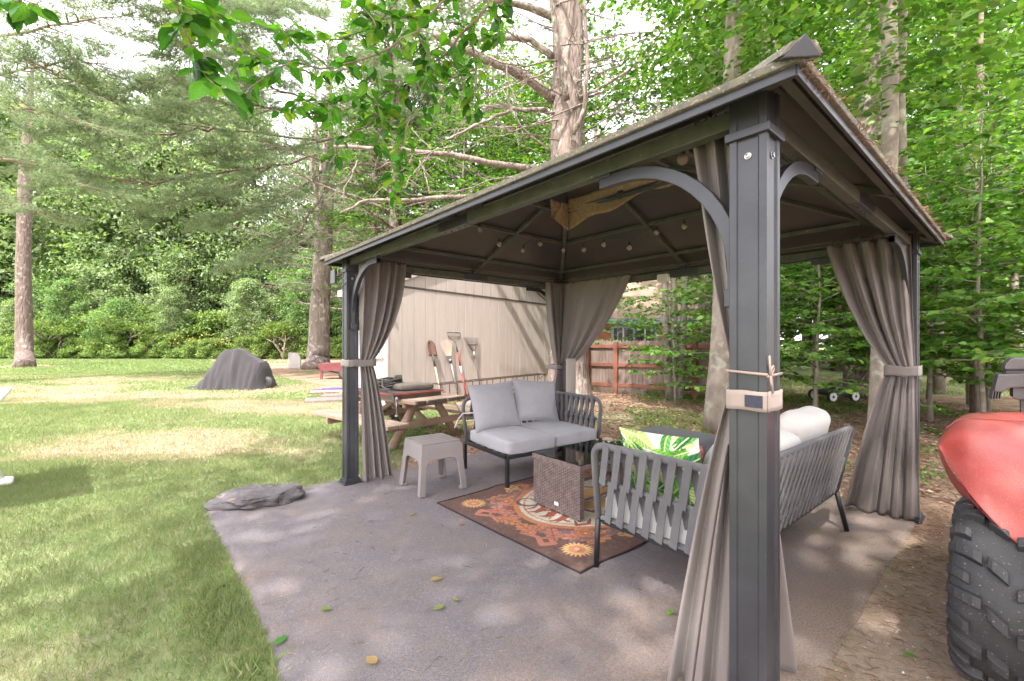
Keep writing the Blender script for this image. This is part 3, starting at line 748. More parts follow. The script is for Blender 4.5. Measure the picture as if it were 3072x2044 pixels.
# drifted needles caught on the eaves
def needles_on(name, fn, n, parent, L=(0.04, 0.09), colA=(0.30, 0.17, 0.10), colB=(0.42, 0.29, 0.2), wd=0.0022, seed=3):
    rg = np.random.default_rng(seed)
    pos = np.array([fn(rg.random(), rg.random()) for _ in range(n)])
    az = rg.random(n) * 2 * np.pi; el = rg.normal(0, 0.25, n)
    d = np.stack([np.cos(az) * np.cos(el), np.sin(az) * np.cos(el), np.sin(el)], 1)
    up = norm(rg.normal(0, 0.4, (n, 3)) + np.array([0, 0, 1.0]))
    t = rg.random((n, 1)); col = np.array(colA) * (1 - t) + np.array(colB) * t
    V, Fc, c = leaf_tris(pos, d, up, rg.uniform(L[0], L[1], n), wd * rg.uniform(0.7, 1.5, n), 0.1, col)
    o = link(name, mesh_np(name, V, Fc, MT['litter'], c), parent); return stuff(o)
eR = (rp(0, -OV), rp(1, -OV)); eL = (rp(3, -OV), rp(0, -OV))
def fnR(a, b):
    p = eR[0].lerp(eR[1], a); return (p.x, p.y - 0.016 + 0.05 * b * b, p.z + 0.004 + 0.02 * b - 0.035 * (1 - b) * (a * 7 % 1 < 0.6))
def fnL(a, b):
    p = eL[0].lerp(eL[1], a); return (p.x + 0.03 * b - 0.01, p.y, p.z + 0.013 + 0.012 * b)
needles_on('pine_needles', fnR, 1100, gz_, L=(0.02, 0.05), seed=5); needles_on('pine_needles', fnL, 350, gz_, L=(0.02, 0.05), seed=6)

# ------------------------------------------------------------------ curtains
def curtain(name, label, A, B, tie, bot, ztop, ztie, zbot, nf=6, amp=0.03, amp_t=0.012, amp_b=0.03, e_up=1.6, seed=1, belly=0.0, nc=110, nr=70, rip=0.2, hooks=0):
    """A,B: ends of the hung edge; tie: (p,q) ends of the gathered waist; bot: (p,q) ends of the hem; all in gazebo local x,y"""
    V2 = lambda p: Vector((p[0], p[1], 0))
    A, B = V2(A), V2(B); T0, T1 = V2(tie[0]), V2(tie[1]); B0, B1 = V2(bot[0]), V2(bot[1])
    rows = []
    for i in range(nr):
        t = i / (nr - 1); z = ztop + (zbot - ztop) * t
        if z >= ztie:
            s = (ztop - z) / (ztop - ztie); e = s ** e_up
            e = e * (1 - 0.12 * math.sin(math.pi * s))
            P, Q = A.lerp(T0, e), B.lerp(T1, e); am = amp * (1 - s) + amp_t * s + 0.35 * amp * math.sin(math.pi * s)
            bl = belly * math.sin(math.pi * s)
        else:
            s = (ztie - z) / (ztie - zbot); e = s ** 0.75
            P, Q = T0.lerp(B0, e), T1.lerp(B1, e); am = amp_t + (amp_b - amp_t) * s ** 0.6; bl = 0
        d = (Q - P); nn = Vector((-d.y, d.x, 0)); nn = nn.normalized() if nn.length > 1e-6 else Vector((1, 0, 0))
        row = []
        for j in range(nc):
            s2 = j / (nc - 1)
            ph = 2 * math.pi * nf * (s2 + 0.05 * math.sin(5 * s2 + seed) + 0.03 * noise.noise(Vector((s2 * 4, t * 1.5, seed))) + 0.014 * math.sin(3.1 * t + 9 * s2)) + seed
            f = (0.75 + 0.7 * noise.noise(Vector((s2 * 4.5, t * 1.2, seed + 3)))) * (math.sin(ph) + 0.30 * math.sin(2 * ph + 1.1)) + 0.35 * noise.noise(Vector((s2 * 7, t * 2.2, seed)))
            pinch = rip * amp * noise.noise(Vector((s2 * 16, t * 12, seed + 9))) * (1 - abs(z - ztie))
            p = P.lerp(Q, s2) + nn * (am * f + pinch - bl * (1 - abs(2 * s2 - 1)))
            zz = z
            if i == 0: zz -= 0.012 * (1 - math.cos(ph * 2)) * 0.5
            if t > 0.9: zz += 0.012 * math.sin(ph * 0.5 + seed) * (t - 0.9) * 10
            row.append(lw(p.x, p.y, zz))
        rows.append(row)
    th = thing(name, label, 'curtain', lw((A.x + B.x) / 2, (A.y + B.y) / 2, 0), 0, 'gazebo curtains tied back at the posts')
    off = th.location
    mb = MB(); mb.grid([[p - off for p in r] for r in rows])
    o = mb.build('cloth', MT['curtain'], th, smooth=True)
    m = o.modifiers.new('s', 'SOLIDIFY'); m.thickness = 0.003
    for k in range(hooks):
        s2 = (k + 0.5) / hooks; p = A.lerp(B, s2); q = lw(p.x, p.y, ztop) - off
        mb = MB(); mb.tube([q + Vector((0, 0, -0.03)), q + Vector((0.006, 0, 0.0)), q + Vector((0.012, 0, 0.035)), q + Vector((0, 0.006, 0.05)), q + Vector((-0.012, 0, 0.035)), q + Vector((-0.008, 0, 0.02))], 0.0028, 5)
        mb.build('hook', MT['black'], th)
    return th, off
def strap(th, off, ring, z0, z1, m, name='tie_band', thick=0.004, n_each=6, wav=0.004):
    """closed strap round the given local polygon"""
    pts = []
    for i in range(len(ring)):
        a, b = Vector((*ring[i], 0)), Vector((*ring[(i + 1) % len(ring)], 0))
        for k in range(n_each): pts.append(a.lerp(b, k / n_each))
    rows = []
    for z in np.linspace(z0, z1, 5):
        rows.append([lw(p.x, p.y, z + wav * math.sin(k * 1.3)) - off for k, p in enumerate(pts + pts[:1])])
    mb = MB(); mb.grid(rows)
    o = mb.build(name, m, th, smooth=True); md = o.modifiers.new('s', 'SOLIDIFY'); md.thickness = thick; md.offset = 1
    return o
def strap_ring(cx, cy, hx, hy, e=0.006):
    return [(cx - hx - e, cy - hy - e), (cx + hx + e, cy - hy - e), (cx + hx + e, cy + hy + e), (cx - hx - e, cy + hy + e)]

# left post: hung on the far side, gathered to the post
th, off = curtain('curtain', 'taupe curtain bunched and tied to the gazebo post beside the lawn and the flat rock',
    (0.10, GL - 0.15), (0.54, GL - 0.15), ((0.13, GL - 0.10), (0.22, GL - 0.17)), ((0.15, GL - 0.12), (0.42, GL - 0.17)), 2.085, 1.115, 0.02, nf=4.2, amp=0.05, amp_t=0.02, amp_b=0.04, e_up=1.9, seed=2.1, hooks=7)
strap(th, off, [(-0.006, GL - PW - 0.09), (0.24, GL - PW - 0.09), (0.24, GL - 0.02), (PW + 0.01, GL + 0.004), (-0.006, GL + 0.004)], 1.085, 1.15, MT['curtain'])
# far post, shed side and woods side
th, off = curtain('curtain', 'taupe curtain bundled at the far gazebo post on the side facing the shed',
    (GB - 0.42, GL - 0.15), (GB - 0.14, GL - 0.15), ((GB - 0.24, GL - 0.15), (GB - 0.13, GL - 0.15)), ((GB - 0.40, GL - 0.15), (GB - 0.13, GL - 0.15)), 2.085, 0.98, 0.02, nf=6, amp=0.04, amp_t=0.02, seed=0.4, hooks=6)
strap(th, off, [(GB - 0.27, GL - 0.20), (GB + 0.004, GL - 0.20), (GB + 0.004, GL + 0.004), (GB - 0.27, GL + 0.004)], 0.96, 1.02, MT['curtain'])
th, off = curtain('curtain', 'taupe curtain swept in a wide drape at the far gazebo post by the wooden stake',
    (GB - 0.15, GL - 0.16), (GB - 0.15, GL - 1.22), ((GB - 0.15, GL - 0.15), (GB - 0.15, GL - 0.27)), ((GB - 0.15, GL - 0.14), (GB - 0.15, GL - 0.34)), 2.085, 0.98, 0.02, nf=4, amp=0.014, amp_t=0.03, amp_b=0.03, e_up=1.25, seed=1.2, hooks=8)
# right post
th, off = curtain('curtain', 'taupe curtain tied with a wide band to the gazebo post facing the woods',
    (GB - 0.185, 0.03), (GB - 0.185, 0.53), ((GB - 0.155, 0.005), (GB - 0.18, 0.15)), ((GB - 0.165, -0.02), (GB - 0.20, 0.41)), 2.085, 1.10, 0.02, nf=4.6, amp=0.055, amp_t=0.016, amp_b=0.035, e_up=1.25, seed=5.0, hooks=8)
strap(th, off, [(GB - 0.215, -0.012), (GB + 0.004, -0.012), (GB + 0.004, PW + 0.004), (GB - 0.09, 0.17), (GB - 0.215, 0.17)], 1.06, 1.135, MT['curtain'])
# near post, lawn side and woods side
th, off = curtain('curtain', 'taupe curtain with a zip edge on the banded gazebo post, open carpet side',
    (0.155, 0.10), (0.125, 0.30), ((0.125, 0.09), (0.10, 0.135)), ((0.16, 0.10), (0.07, 0.37)), 2.085, 1.17, 0.02, nf=2.6, amp=0.032, amp_t=0.014, amp_b=0.032, e_up=1.0, seed=3.3, hooks=6, rip=0.1)
zp = MB()
zs_ = []
for k in range(40):
    t = k / 39; z = 0.95 - 0.9 * t; s = (1.17 - z) / 1.15
    q = Vector((0.118 - 0.05 * s ** 0.75, 0.10 + 0.165 * s ** 0.75, 0)); zs_.append(lw(q.x - 0.028, q.y, z) - off)
zp.tube(zs_, 0.004, 6); zp.build('zip', MT['darksteel'], th)
th2, off2 = curtain('curtain', 'taupe curtain hanging behind the banded gazebo post on the quad bike side',
    (0.11, 0.150), (0.21, 0.145), ((0.10, 0.125), (0.14, 0.10)), ((0.12, 0.16), (0.52, 0.10)), 2.085, 1.17, 0.02, nf=3, amp=0.02, amp_t=0.012, amp_b=0.03, e_up=1.2, seed=7.3, hooks=3, rip=0.1)
# strap of the near curtains: round the post
b_ = strap(th, off, [(-0.003, -0.003), (PW + 0.003, -0.003), (PW + 0.003, PW + 0.004), (-0.003, PW + 0.004)], 1.088, 1.150, MT['band'], wav=0.0015)
mb = MB(); ex = U1
c_ = lw(-0.0095, 0.034, 1.119) - off
mb.add([c_ + ex * a + Vector((0, 0, b)) - U2 * k for k in (0, 0.002) for (a, b) in ((-0.026, -0.02), (0.026, -0.02), (0.026, 0.018), (-0.026, 0.018))],
       [(0, 1, 2, 3), (7, 6, 5, 4), (0, 4, 5, 1), (1, 5, 6, 2), (2, 6, 7, 3), (3, 7, 4, 0)])
mb.build('velcro_patch', MT['velcro'], th, fix=True)
mb = MB()
e = 0.009
e = 0.004; ring = [(-e, -e), (PW + e, -e), (PW + e, PW + e), (-e, PW + e)]
mb.tube([lw(x, y, 1.198 + 0.004 * i) - off for i, (x, y) in enumerate(ring)] + [lw(-e, -e, 1.203) - off], 0.0045, 6)
mb.build('tie_cord', MT['cord'], th, smooth=True)
mb = MB()
k0 = lw(0.002, -0.010, 1.20) - off; s_ = U2 * 0.012
mb.tube([k0, k0 + Vector((0, 0, 0.022)) + s_ * 0.6, k0 + Vector((0, 0, 0.03)) + s_ * 1.8, k0 + Vector((0, 0, 0.018)) + s_ * 2.2, k0 + s_ * 0.3, k0 + Vector((0, 0, -0.03)) + s_ * 1.1, k0 + Vector((0, 0, -0.055)) + s_ * 1.6], 0.0035, 6)
mb.tube([k0, k0 + Vector((0, 0, 0.03)) - s_ * 0.3, k0 + Vector((0, 0, 0.062)) - s_ * 0.6], 0.0035, 6)
mb.tube([k0, k0 + Vector((0, 0, -0.025)) + s_ * 0.5, k0 + Vector((0, 0, -0.05)) + s_ * 1.9], 0.0035, 6)
mb.build('bow_knot', MT['cord'], th, smooth=True)

# ------------------------------------------------------------------ string lights
sl = thing('string_lights', 'string of clear globe bulbs looped along the gazebo rafters', 'string lights', lw(GB / 2, GL / 2, 0), GA)
def sl_loc(x, y, z): return Vector((x - GB / 2, y - GL / 2, z))
spots = []
for (px, py, ax, v) in ((1440, 690, 'y', GL - 0.80), (1498, 733, 'y', GL - 0.80), (1570, 752, 'y', GL - 0.80), (1621, 733, 'y', GL - 0.80), (1690, 752, 'y', GL - 0.80),
                        (1752, 750, 'x', GB - 0.80), (1812, 735, 'x', GB - 0.80), (1888, 744, 'x', GB - 0.80), (1970, 698, 'x', GB - 0.80), (2053, 680, 'x', GB - 0.80)):
    x, y, z = ray_local(px, py, ax, v); spots.append(Vector((x, y, min(z, zr(min(0.8, 0.8)) - 0.06))))
x, y, z = ray_local(2048, 478, 'x', 0.42); spots_b = [Vector((x, y, z))]
wire = []
seq = [s + Vector((0, 0, 0.052)) for s in spots]
for a, b in zip(seq[:-1], seq[1:]):
    for k in range(6):
        t = k / 6; wire.append(sl_loc(*(a.lerp(b, t) + Vector((0, 0, 0.03 * (2 * t - 1) ** 2 - 0.03 + 0.05 * 4 * t * (1 - t) * (1 if (b - a).length > 0.25 else 0.3)))))) 
wire.append(sl_loc(*seq[-1])); wire.append(sl_loc(GB - 0.78, 0.9, zr(0.78) - 0.03)); wire.append(sl_loc(GB / 2, 0.8, zr(0.78) - 0.03)); wire.append(sl_loc(0.5, 0.82, zr(0.5) - 0.03)); wire.append(sl_loc(*(spots_b[0] + Vector((0, 0, 0.05)))))
mb = MB(); mb.tube(wire, 0.003, 5); mb.build('wire', MT['frame_green'], sl)
for s in spots + spots_b:
    p = sl_loc(*s)
    mb = MB(); mb.lathe([(0.0015, -0.026), (0.013, -0.023), (0.022, -0.013), (0.026, 0.0), (0.022, 0.013), (0.013, 0.021), (0.010, 0.026)], 14, Matrix.Translation(p))
    b_ = mb.build('bulb', MT['clear'], sl, smooth=True)
    mb = MB(); mb.lathe([(0.010, 0.022), (0.011, 0.028), (0.011, 0.045), (0.006, 0.056)], 10, Matrix.Translation(p)); mb.build('socket', MT['black'], b_)
    mb = MB(); mb.tube([p + Vector((0, 0, 0.02)), p + Vector((0.004, 0, -0.004)), p + Vector((-0.004, 0.002, -0.006)), p + Vector((0, 0, 0.02))], 0.0012, 4); mb.build('filament', MT['handle'], b_)
# solar panel of the lights under the left eave
so = thing('solar_panel', 'small dark solar panel bracketed under the eave at the lawn corner of the gazebo', 'solar panel', lw(-0.03, GL + 0.14, 1.93), GA)
mb = MB(); mb.box((0, 0, 0), (0.016, 0.125, 0.135)); mb.build('panel', MT['black'], so, bevel=0.003)
mb = MB(); mb.box((-0.009, 0, 0), (0.003, 0.112, 0.12)); mb.build('cell', mat('solar_cell', (0.07, 0.065, 0.085), rough=0.25), so)
mb = MB(); mb.tube([(0.01, -0.02, 0), (0.05, -0.06, 0.01), (0.04, -0.15, 0)], 0.006, 6); mb.build('bracket', MT['black'], so)
mb = MB(); mb.tube([(0.02, -0.05, -0.03), (0.03, -0.10, -0.10), (0.0, -0.17, -0.14), (0.02, -0.22, -0.10), (0.05, -0.26, -0.03)], 0.0035, 6); mb.build('cable', MT['hose'], so, smooth=True)
# white control box on the far beam
bx = thing('junction_box', 'small white box fixed to the gazebo beam near the draped curtain', 'box', lw(GB - 0.10, GL - 1.60, 2.0), GA)
mb = MB(); mb.box((0, 0, 0), (0.05, 0.13, 0.085)); mb.build('case', MT['white'], bx, bevel=0.006)
mb = MB(); mb.box((-0.026, 0, 0), (0.004, 0.11, 0.065)); mb.build('lid', MT['trim'], bx, bevel=0.003)

# ------------------------------------------------------------------ soft furnishings helpers
def rbox(size, r=0.03, n=10, bulge=0.0, amp=0.0, seed=0):
    hx, hy, hz = [s / 2 for s in size]; mb = MB()
    for ax in range(3):
        for sg in (-1, 1):
            rows = []
            for i in range(n + 1):
                row = []
                for j in range(n + 1):
                    u, v = -1 + 2 * i / n, -1 + 2 * j / n
                    q = [0, 0, 0]; q[ax] = sg; q[(ax + 1) % 3] = u; q[(ax + 2) % 3] = v
                    p = Vector((q[0] * hx, q[1] * hy, q[2] * hz))
                    c = Vector((max(-hx + r, min(hx - r, p.x)), max(-hy + r, min(hy - r, p.y)), max(-hz + r, min(hz - r, p.z))))
                    d = p - c
                    if d.length > 1e-9: p = c + d.normalized() * min(r, d.length if d.length < r else r)
                    b = (1 - (p.x / hx) ** 2) * (1 - (p.y / hy) ** 2)
                    p.z += bulge * max(b, 0) * (1 if p.z > 0 else -0.3)
                    if amp: p += Vector((0, 0, 1)) * amp * noise.noise(p * 7 + Vector((seed, 0, 0))) + p.normalized() * amp * 0.6 * noise.noise(p * 11 + Vector((0, seed, 0)))
                    row.append(p)
                rows.append(row)
            mb.grid(rows, flip=(sg < 0))
    return mb
def weld(o, d=0.0006):
    bm = bmesh.new(); bm.from_mesh(o.data); bmesh.ops.remove_doubles(bm, verts=bm.verts, dist=d); bmesh.ops.recalc_face_normals(bm, faces=bm.faces); bm.to_mesh(o.data); bm.free()
    o.data.polygons.foreach_set('use_smooth', [True] * len(o.data.polygons)); return o
def pillow_pts(w, h, t, n=26, seed=0, wr=0.006, sagz=0.0):
    """front and back sheets of a square scatter cushion lying in the xz plane, thickness along y"""
    sides = []
    for sg in (1, -1):
        rows = []
        for i in range(n + 1):
            v = -1 + 2 * i / n; row = []
            for j in range(n + 1):
                u = -1 + 2 * j / n
                pr = max(0, (1 - abs(u) ** 2.4) * (1 - abs(v) ** 2.4)) ** 0.55
                x = w / 2 * u * (1 - 0.055 * (1 - v * v)); z = h / 2 * v * (1 - 0.055 * (1 - u * u))
                k = noise.noise(Vector((u * 3 + seed, v * 3, sg))) + 0.6 * noise.noise(Vector((u * 8, v * 8 + seed, sg)))
                y = sg * t / 2 * pr + wr * k * pr
                rad = math.hypot(abs(u) - 1, abs(v) - 1)
                y += sg * 0.008 * math.sin(14 * math.atan2(1 - abs(v), 1 - abs(u) + 1e-6)) * max(0, 1 - rad / 0.8) * pr
                z -= sagz * (1 - u * u) * (1 if v > 0 else 0) * v
                row.append(Vector((x, y, z)))
            rows.append(row)
        sides.append(rows)
    return sides
def pillow(name, m, label, w, h, t, M, cat='pillow', seed=0, piping=None, colour_fn=None, group=None, n=26, sagz=0.0):
    sides = pillow_pts(w, h, t, n, seed, sagz=sagz)
    root = thing(name, label, cat, M.translation, 0, group)
    Ml = Matrix.Translation(-M.translation) @ M
    mb = MB(); mb.grid([[Ml @ p for p in r] for r in sides[0]], flip=True); mb.grid([[Ml @ p for p in r] for r in sides[1]])
    o = mb.build('cover', m, root, smooth=True)
    if colour_fn is not None:
        U = np.tile(np.linspace(0, 1, n + 1), n + 1); V = np.repeat(np.linspace(0, 1, n + 1), n + 1)
        c = colour_fn(U, V); c4 = np.ones((2 * len(c), 4), dtype=np.float32); c4[:len(c), :3] = c; c4[len(c):, :3] = c
        o.data.color_attributes.new('Col', 'FLOAT_COLOR', 'POINT').data.foreach_set('color', c4.ravel())
    if piping is not None:
        r = sides[0]; ring = [r[0][j] for j in range(n)] + [r[i][n] for i in range(n)] + [r[n][j] for j in range(n, 0, -1)] + [r[i][0] for i in range(n, 0, -1)]
        mb = MB(); mb.tube([Ml @ p for p in ring], 0.0045, 6, closed=True); mb.build('piping', piping, root, smooth=True)
    return root
def orient(loc, rz=0.0, tilt=0.0, roll=0.0):
    return Matrix.Translation(loc) @ Matrix.Rotation(rz, 4, 'Z') @ Matrix.Rotation(tilt, 4, 'X') @ Matrix.Rotation(roll, 4, 'Y')
def seat_cushion(label, size, loc, rz, m, seed, group):
    root = thing('seat_cushion', label, 'cushion', loc, rz, group)
    o = rbox(size, 0.026, 12, bulge=0.022, amp=0.007, seed=seed).build('cover', m, root); weld(o)
    hx, hy, hz = size[0] / 2 - 0.004, size[1] / 2 - 0.004, size[2] / 2
    for zz in (hz - 0.014, -hz + 0.014):
        pts = []
        for k in range(44):
            a = 2 * math.pi * k / 44; c, s = math.cos(a), math.sin(a)
            pts.append(Vector((math.copysign(abs(c) ** 0.28, c) * hx, math.copysign(abs(s) ** 0.28, s) * hy, zz + 0.004 * noise.noise(Vector((c * 3, s * 3, seed))))))
        mb = MB(); mb.tube(pts, 0.0045, 6, closed=True); mb.build('piping', m, root, smooth=True)
    return root

# ------------------------------------------------------------------ rope sofas
def strap_panel(root, a, b, out, m, z=(0.30, 0.515, 0.725), lean=0.06, n=8, skew=0.55, w=0.046, first=0.06, last=0.06, mid_bar=True):
    a = Vector((*a, 0)); b = Vector((*b, 0)); out = Vector((*out, 0)); L = (b - a).length; d = (b - a) / L
    sp = (L - first - last) / n
    def P(s, zz, side):
        return a + d * s + out * (lean * (zz - z[0]) / (z[2] - z[0]) + side * 0.021) + Vector((0, 0, zz))
    for lev in (0, 1):
        zl, zh = z[lev], z[lev + 1]
        for k in range(n):
            s0 = first + sp * (k + 0.15 + 0.25 * (1 - lev)); s1 = min(s0 + sp * skew, L - 0.02)
            mb = MB(); q0, q1 = P(s0, zl, 1), P(s1, zh, 1)
            mb.bar(q0 + (q0 - q1).normalized() * 0.012, q1 + (q1 - q0).normalized() * 0.014, w, 0.005, up=out); mb.build('strap', m, root, bevel=0.0015, seg=1)
            s2 = min(s0 + sp * 0.95, L - 0.02)
            mb = MB(); mb.bar(P(s2, zl, -1), P(s1, zh, -1), w * 0.92, 0.005, up=out); mb.build('strap', m, root, bevel=0.0015, seg=1)
    if mid_bar:
        mb = MB(); mb.tube([P(0.01, z[1], 0), P(L - 0.01, z[1], 0)], 0.013, 8); mb.build('middle_rail', m, root, smooth=True)
    mb = MB(); mb.tube([P(0.0, z[0], 0), P(L, z[0], 0)], 0.017, 8); mb.build('lower_rail', m, root, smooth=True)
def bend(pts, r=0.09, n=6):
    """polyline with rounded corners"""
    out = [Vector(pts[0])]
    for i in range(1, len(pts) - 1):
        a, p, b = Vector(pts[i - 1]), Vector(pts[i]), Vector(pts[i + 1])
        q0 = p + (a - p).normalized() * min(r, (a - p).length * 0.48); q1 = p + (b - p).normalized() * min(r, (b - p).length * 0.48)
        for k in range(n + 1):
            t = k / n; out.append(q0.lerp(p, t).lerp(p.lerp(q1, t), t))
    out.append(Vector(pts[-1])); return out

# loveseat on the far side: open left end, back and right arm
LW_, LD = 1.12, 0.78
r1 = GA - R(6)
ls = thing('loveseat', 'grey rope loveseat with two grey back pillows on the side near the shed', 'loveseat', lw(1.035, 2.475, 0.0), r1)
fz = 0.285
mb = MB(); mb.bar((0, 0, fz), (LW_, 0, fz), 0.03, 0.03); mb.bar((0, LD, fz), (LW_, LD, fz), 0.03, 0.03)
mb.bar((0, 0.015, fz), (0, LD - 0.015, fz), 0.03, 0.03); mb.bar((LW_, 0.015, fz), (LW_, LD - 0.015, fz), 0.03, 0.03)
for k in range(6): mb.bar((0.015, 0.1 + 0.12 * k, fz), (LW_ - 0.015, 0.1 + 0.12 * k, fz), 0.03, 0.008)
mb.build('seat_frame', MT['leg'], ls, bevel=0.003)
for (x, y) in ((0.004, 0.004), (LW_ - 0.004, 0.004), (0.004, LD), (LW_ - 0.004, LD)):
    mb = MB(); mb.b2((x - 0.016, y - 0.016, 0.012), (x + 0.016, y + 0.016, fz - 0.015)); mb.build('leg', MT['leg'], ls, bevel=0.003)
tp = bend([(0.02, LD, 0.28), (0.0, LD + 0.06, 0.725), (LW_ + 0.05, LD + 0.06, 0.725), (LW_ + 0.05, -0.01, 0.725), (LW_ + 0.02, 0.01, 0.28)], 0.13)
mb = MB(); mb.tube(tp, 0.019, 10); mb.build('rope_rail', MT['rope'], ls, smooth=True)
strap_panel(ls, (0.03, LD), (LW_, LD), (0, 1), MT['rope'], n=12)
strap_panel(ls, (LW_, LD), (LW_, 0.02), (1, 0), MT['rope'], n=8, lean=0.045)
def on(root, x, y, z, rz):
    c, s = math.cos(rz), math.sin(rz); L = root.location
    return Vector((L.x + c * x - s * y, L.y + s * x + c * y, L.z + z))
seat_cushion('light grey seat cushion of the loveseat beside the plastic side table', (0.545, 0.72, 0.125), on(ls, 0.278, 0.335, fz + 0.08, r1), r1, MT['cushion'], 1, 'loveseat cushions')
seat_cushion('light grey seat cushion of the loveseat beside its strapped rope arm', (0.545, 0.72, 0.125), on(ls, 0.838, 0.345, fz + 0.08, r1), r1 - R(1), MT['cushion'], 2, 'loveseat cushions')
pillow('back_pillow', MT['cushion'], 'big grey back pillow of the loveseat over the seat nearest the side table', 0.56, 0.47, 0.17, orient(on(ls, 0.25, 0.60, 0.66, r1), r1 + R(3), R(-17), R(-2)), seed=1, piping=MT['cushion'], group='loveseat back pillows')
pillow('back_pillow', MT['cushion'], 'big grey back pillow of the loveseat over the seat beside the rope arm', 0.56, 0.46, 0.17, orient(on(ls, 0.80, 0.62, 0.67, r1), r1 - R(3), R(-19), R(6)), seed=5, piping=MT['cushion'], group='loveseat back pillows')
mb = MB(); q = on(ls, -0.02, 0.62, 0.0, r1)
tie = thing('cushion_tie', 'thin white cushion tie hanging from the loveseat back over the picnic table end', 'tie', on(ls, -0.02, 0.70, 0.60, r1), r1)
mb.tube([(0.09, -0.08, 0.0), (0.02, -0.03, -0.005), (-0.03, 0.02, -0.01), (-0.10, 0.0, -0.06), (-0.15, -0.02, -0.14)], 0.006, 6, ell=0.5); mb.build('ribbon', MT['cushion_white'], tie, smooth=True)

# sofa on the woods side: arm beside the near post, long back
SW, SD = 1.66, 0.70
r2 = GA - R(1)
so2 = thing('sofa', 'grey strap sofa with its back to the woods and a leaf print pillow', 'sofa', lw(0.555, 0.375, 0.0), r2)
mb = MB(); mb.bar((0, 0, fz), (SW, 0, fz), 0.03, 0.03); mb.bar((0, SD, fz), (SW, SD, fz), 0.03, 0.03)
mb.bar((0, 0.015, fz), (0, SD - 0.015, fz), 0.03, 0.03); mb.bar((SW, 0.015, fz), (SW, SD - 0.015, fz), 0.03, 0.03)
for k in range(5): mb.bar((0.015, 0.1 + 0.12 * k, fz), (SW - 0.015, 0.1 + 0.12 * k, fz), 0.03, 0.008)
mb.build('seat_frame', MT['leg'], so2, bevel=0.003)
for (x, y, dx, dy) in ((-0.012, SD + 0.012, -0.004, 0.012), (0.0, 0.0, -0.01, -0.02), (SW, 0.0, 0.03, -0.06), (SW, SD, 0.0, 0.01)):
    mb = MB(); mb.tube([(x, y, 0.31), (x + dx, y + dy, 0.012)], [0.0165, 0.0155], 12); mb.build('leg', MT['leg'], so2, smooth=True)
tp = bend([(-0.012, SD + 0.012, 0.30), (-0.045, SD + 0.02, 0.725), (-0.045, -0.06, 0.725), (SW + 0.05, -0.085, 0.725), (SW + 0.0, 0.0, 0.27)], 0.085)
mb = MB(); mb.tube(tp, 0.0195, 12); mb.build('rope_rail', MT['rope'], so2, smooth=True)
strap_panel(so2, (0.0, SD), (0.0, 0.0), (-1, 0), MT['rope'], n=8, lean=0.045, first=0.03, last=0.03, w=0.043)
strap_panel(so2, (0.0, 0.0), (SW, 0.0), (0, -1), MT['rope_pale'], n=21, lean=0.085, w=0.034, skew=0.75)
for k, lab in ((0, 'pale grey seat cushion of the sofa under the leaf print pillow'), (1, 'pale grey seat cushion in the middle of the sofa'), (2, 'pale grey seat cushion of the sofa at its end away from the near post')):
    seat_cushion(lab, (0.54, 0.68, 0.125), on(so2, 0.28 + 0.55 * k, 0.35, fz + 0.08, r2), r2, MT['cushion_pale'], 4 + k, 'sofa seat cushions')
def back_cushion(label, x, w, h, zc, seed, tilt):
    root = thing('back_cushion', label, 'cushion', on(so2, x, 0.13, zc, r2), r2, 'white sofa back cushions')
    o = rbox((w, 0.20, h), 0.065, 16, bulge=0.012, amp=0.014, seed=seed).build('cover', MT['cushion_white'], root); weld(o); o.rotation_euler = (tilt, 0, 0)
back_cushion('plump white back cushion rising above the sofa back at its far end', 1.36, 0.50, 0.43, 0.635, 2, R(14))
back_cushion('plump white back cushion in the middle of the sofa', 0.84, 0.46, 0.36, 0.59, 8, R(15))
pillow('back_pillow', mat('ice_white_pillow', (0.60, 0.63, 0.66), rough=0.8), 'shiny white pillow beside the leaf print pillow on the sofa', 0.46, 0.44, 0.18, orient(on(so2, 0.34, 0.17, 0.615, r2), r2 + R(10), R(18), R(5)), seed=12, group='white sofa pillows', piping=MT['white'])
def pinkfn(U, V):
    k = (np.abs(((U + V) * 13) % 1 - 0.5) < 0.16)[:, None]
    return np.where(k, np.array([[0.62, 0.36, 0.34]]), np.array([[0.46, 0.13, 0.12]]))
pillow('scatter_pillow', MT['leafprint'], 'small coral pink striped pillow between the leaf print and white pillows', 0.34, 0.32, 0.13, orient(on(so2, 0.30, 0.33, 0.60, r2), r2 + R(35), R(16), R(4)), seed=3, colour_fn=pinkfn, n=40)
def leaffn(U, V):
    rg = np.random.default_rng(11)
    c = np.tile(np.array([[0.70, 0.71, 0.62]]), (len(U), 1))
    greens = [(0.07, 0.24, 0.05), (0.16, 0.40, 0.06), (0.40, 0.55, 0.16), (0.04, 0.16, 0.06), (0.52, 0.60, 0.28), (0.10, 0.33, 0.06)]
    for k in range(80):
        cx, cy = rg.random(2) * 1.1 - 0.05; a = rg.random() * 6.28; L = rg.uniform(0.28, 0.52); Wd = L * rg.uniform(0.26, 0.40)
        s = ((U - cx) * math.cos(a) + (V - cy) * math.sin(a)) / L + 0.5; t = -(U - cx) * math.sin(a) + (V - cy) * math.cos(a)
        w = Wd * 0.5 * np.sin(np.pi * np.clip(s, 0, 1)) ** 0.7
        ins = (s > 0.02) & (s < 0.98) & (np.abs(t) < w)
        g = np.array(greens[k % len(greens)])
        st = 1 + 0.28 * np.sin((s * L - np.abs(t) * 0.9) * 120); half = np.where(t > 0, 1.2, 0.8)
        col = g[None, :] * (st * half)[:, None]
        rib = (np.abs(t) < 0.008)[:, None]; col = np.where(rib, np.array([[0.62, 0.66, 0.36]]), col)
        c = np.where(ins[:, None], col, c)
    return np.clip(c, 0, 1)
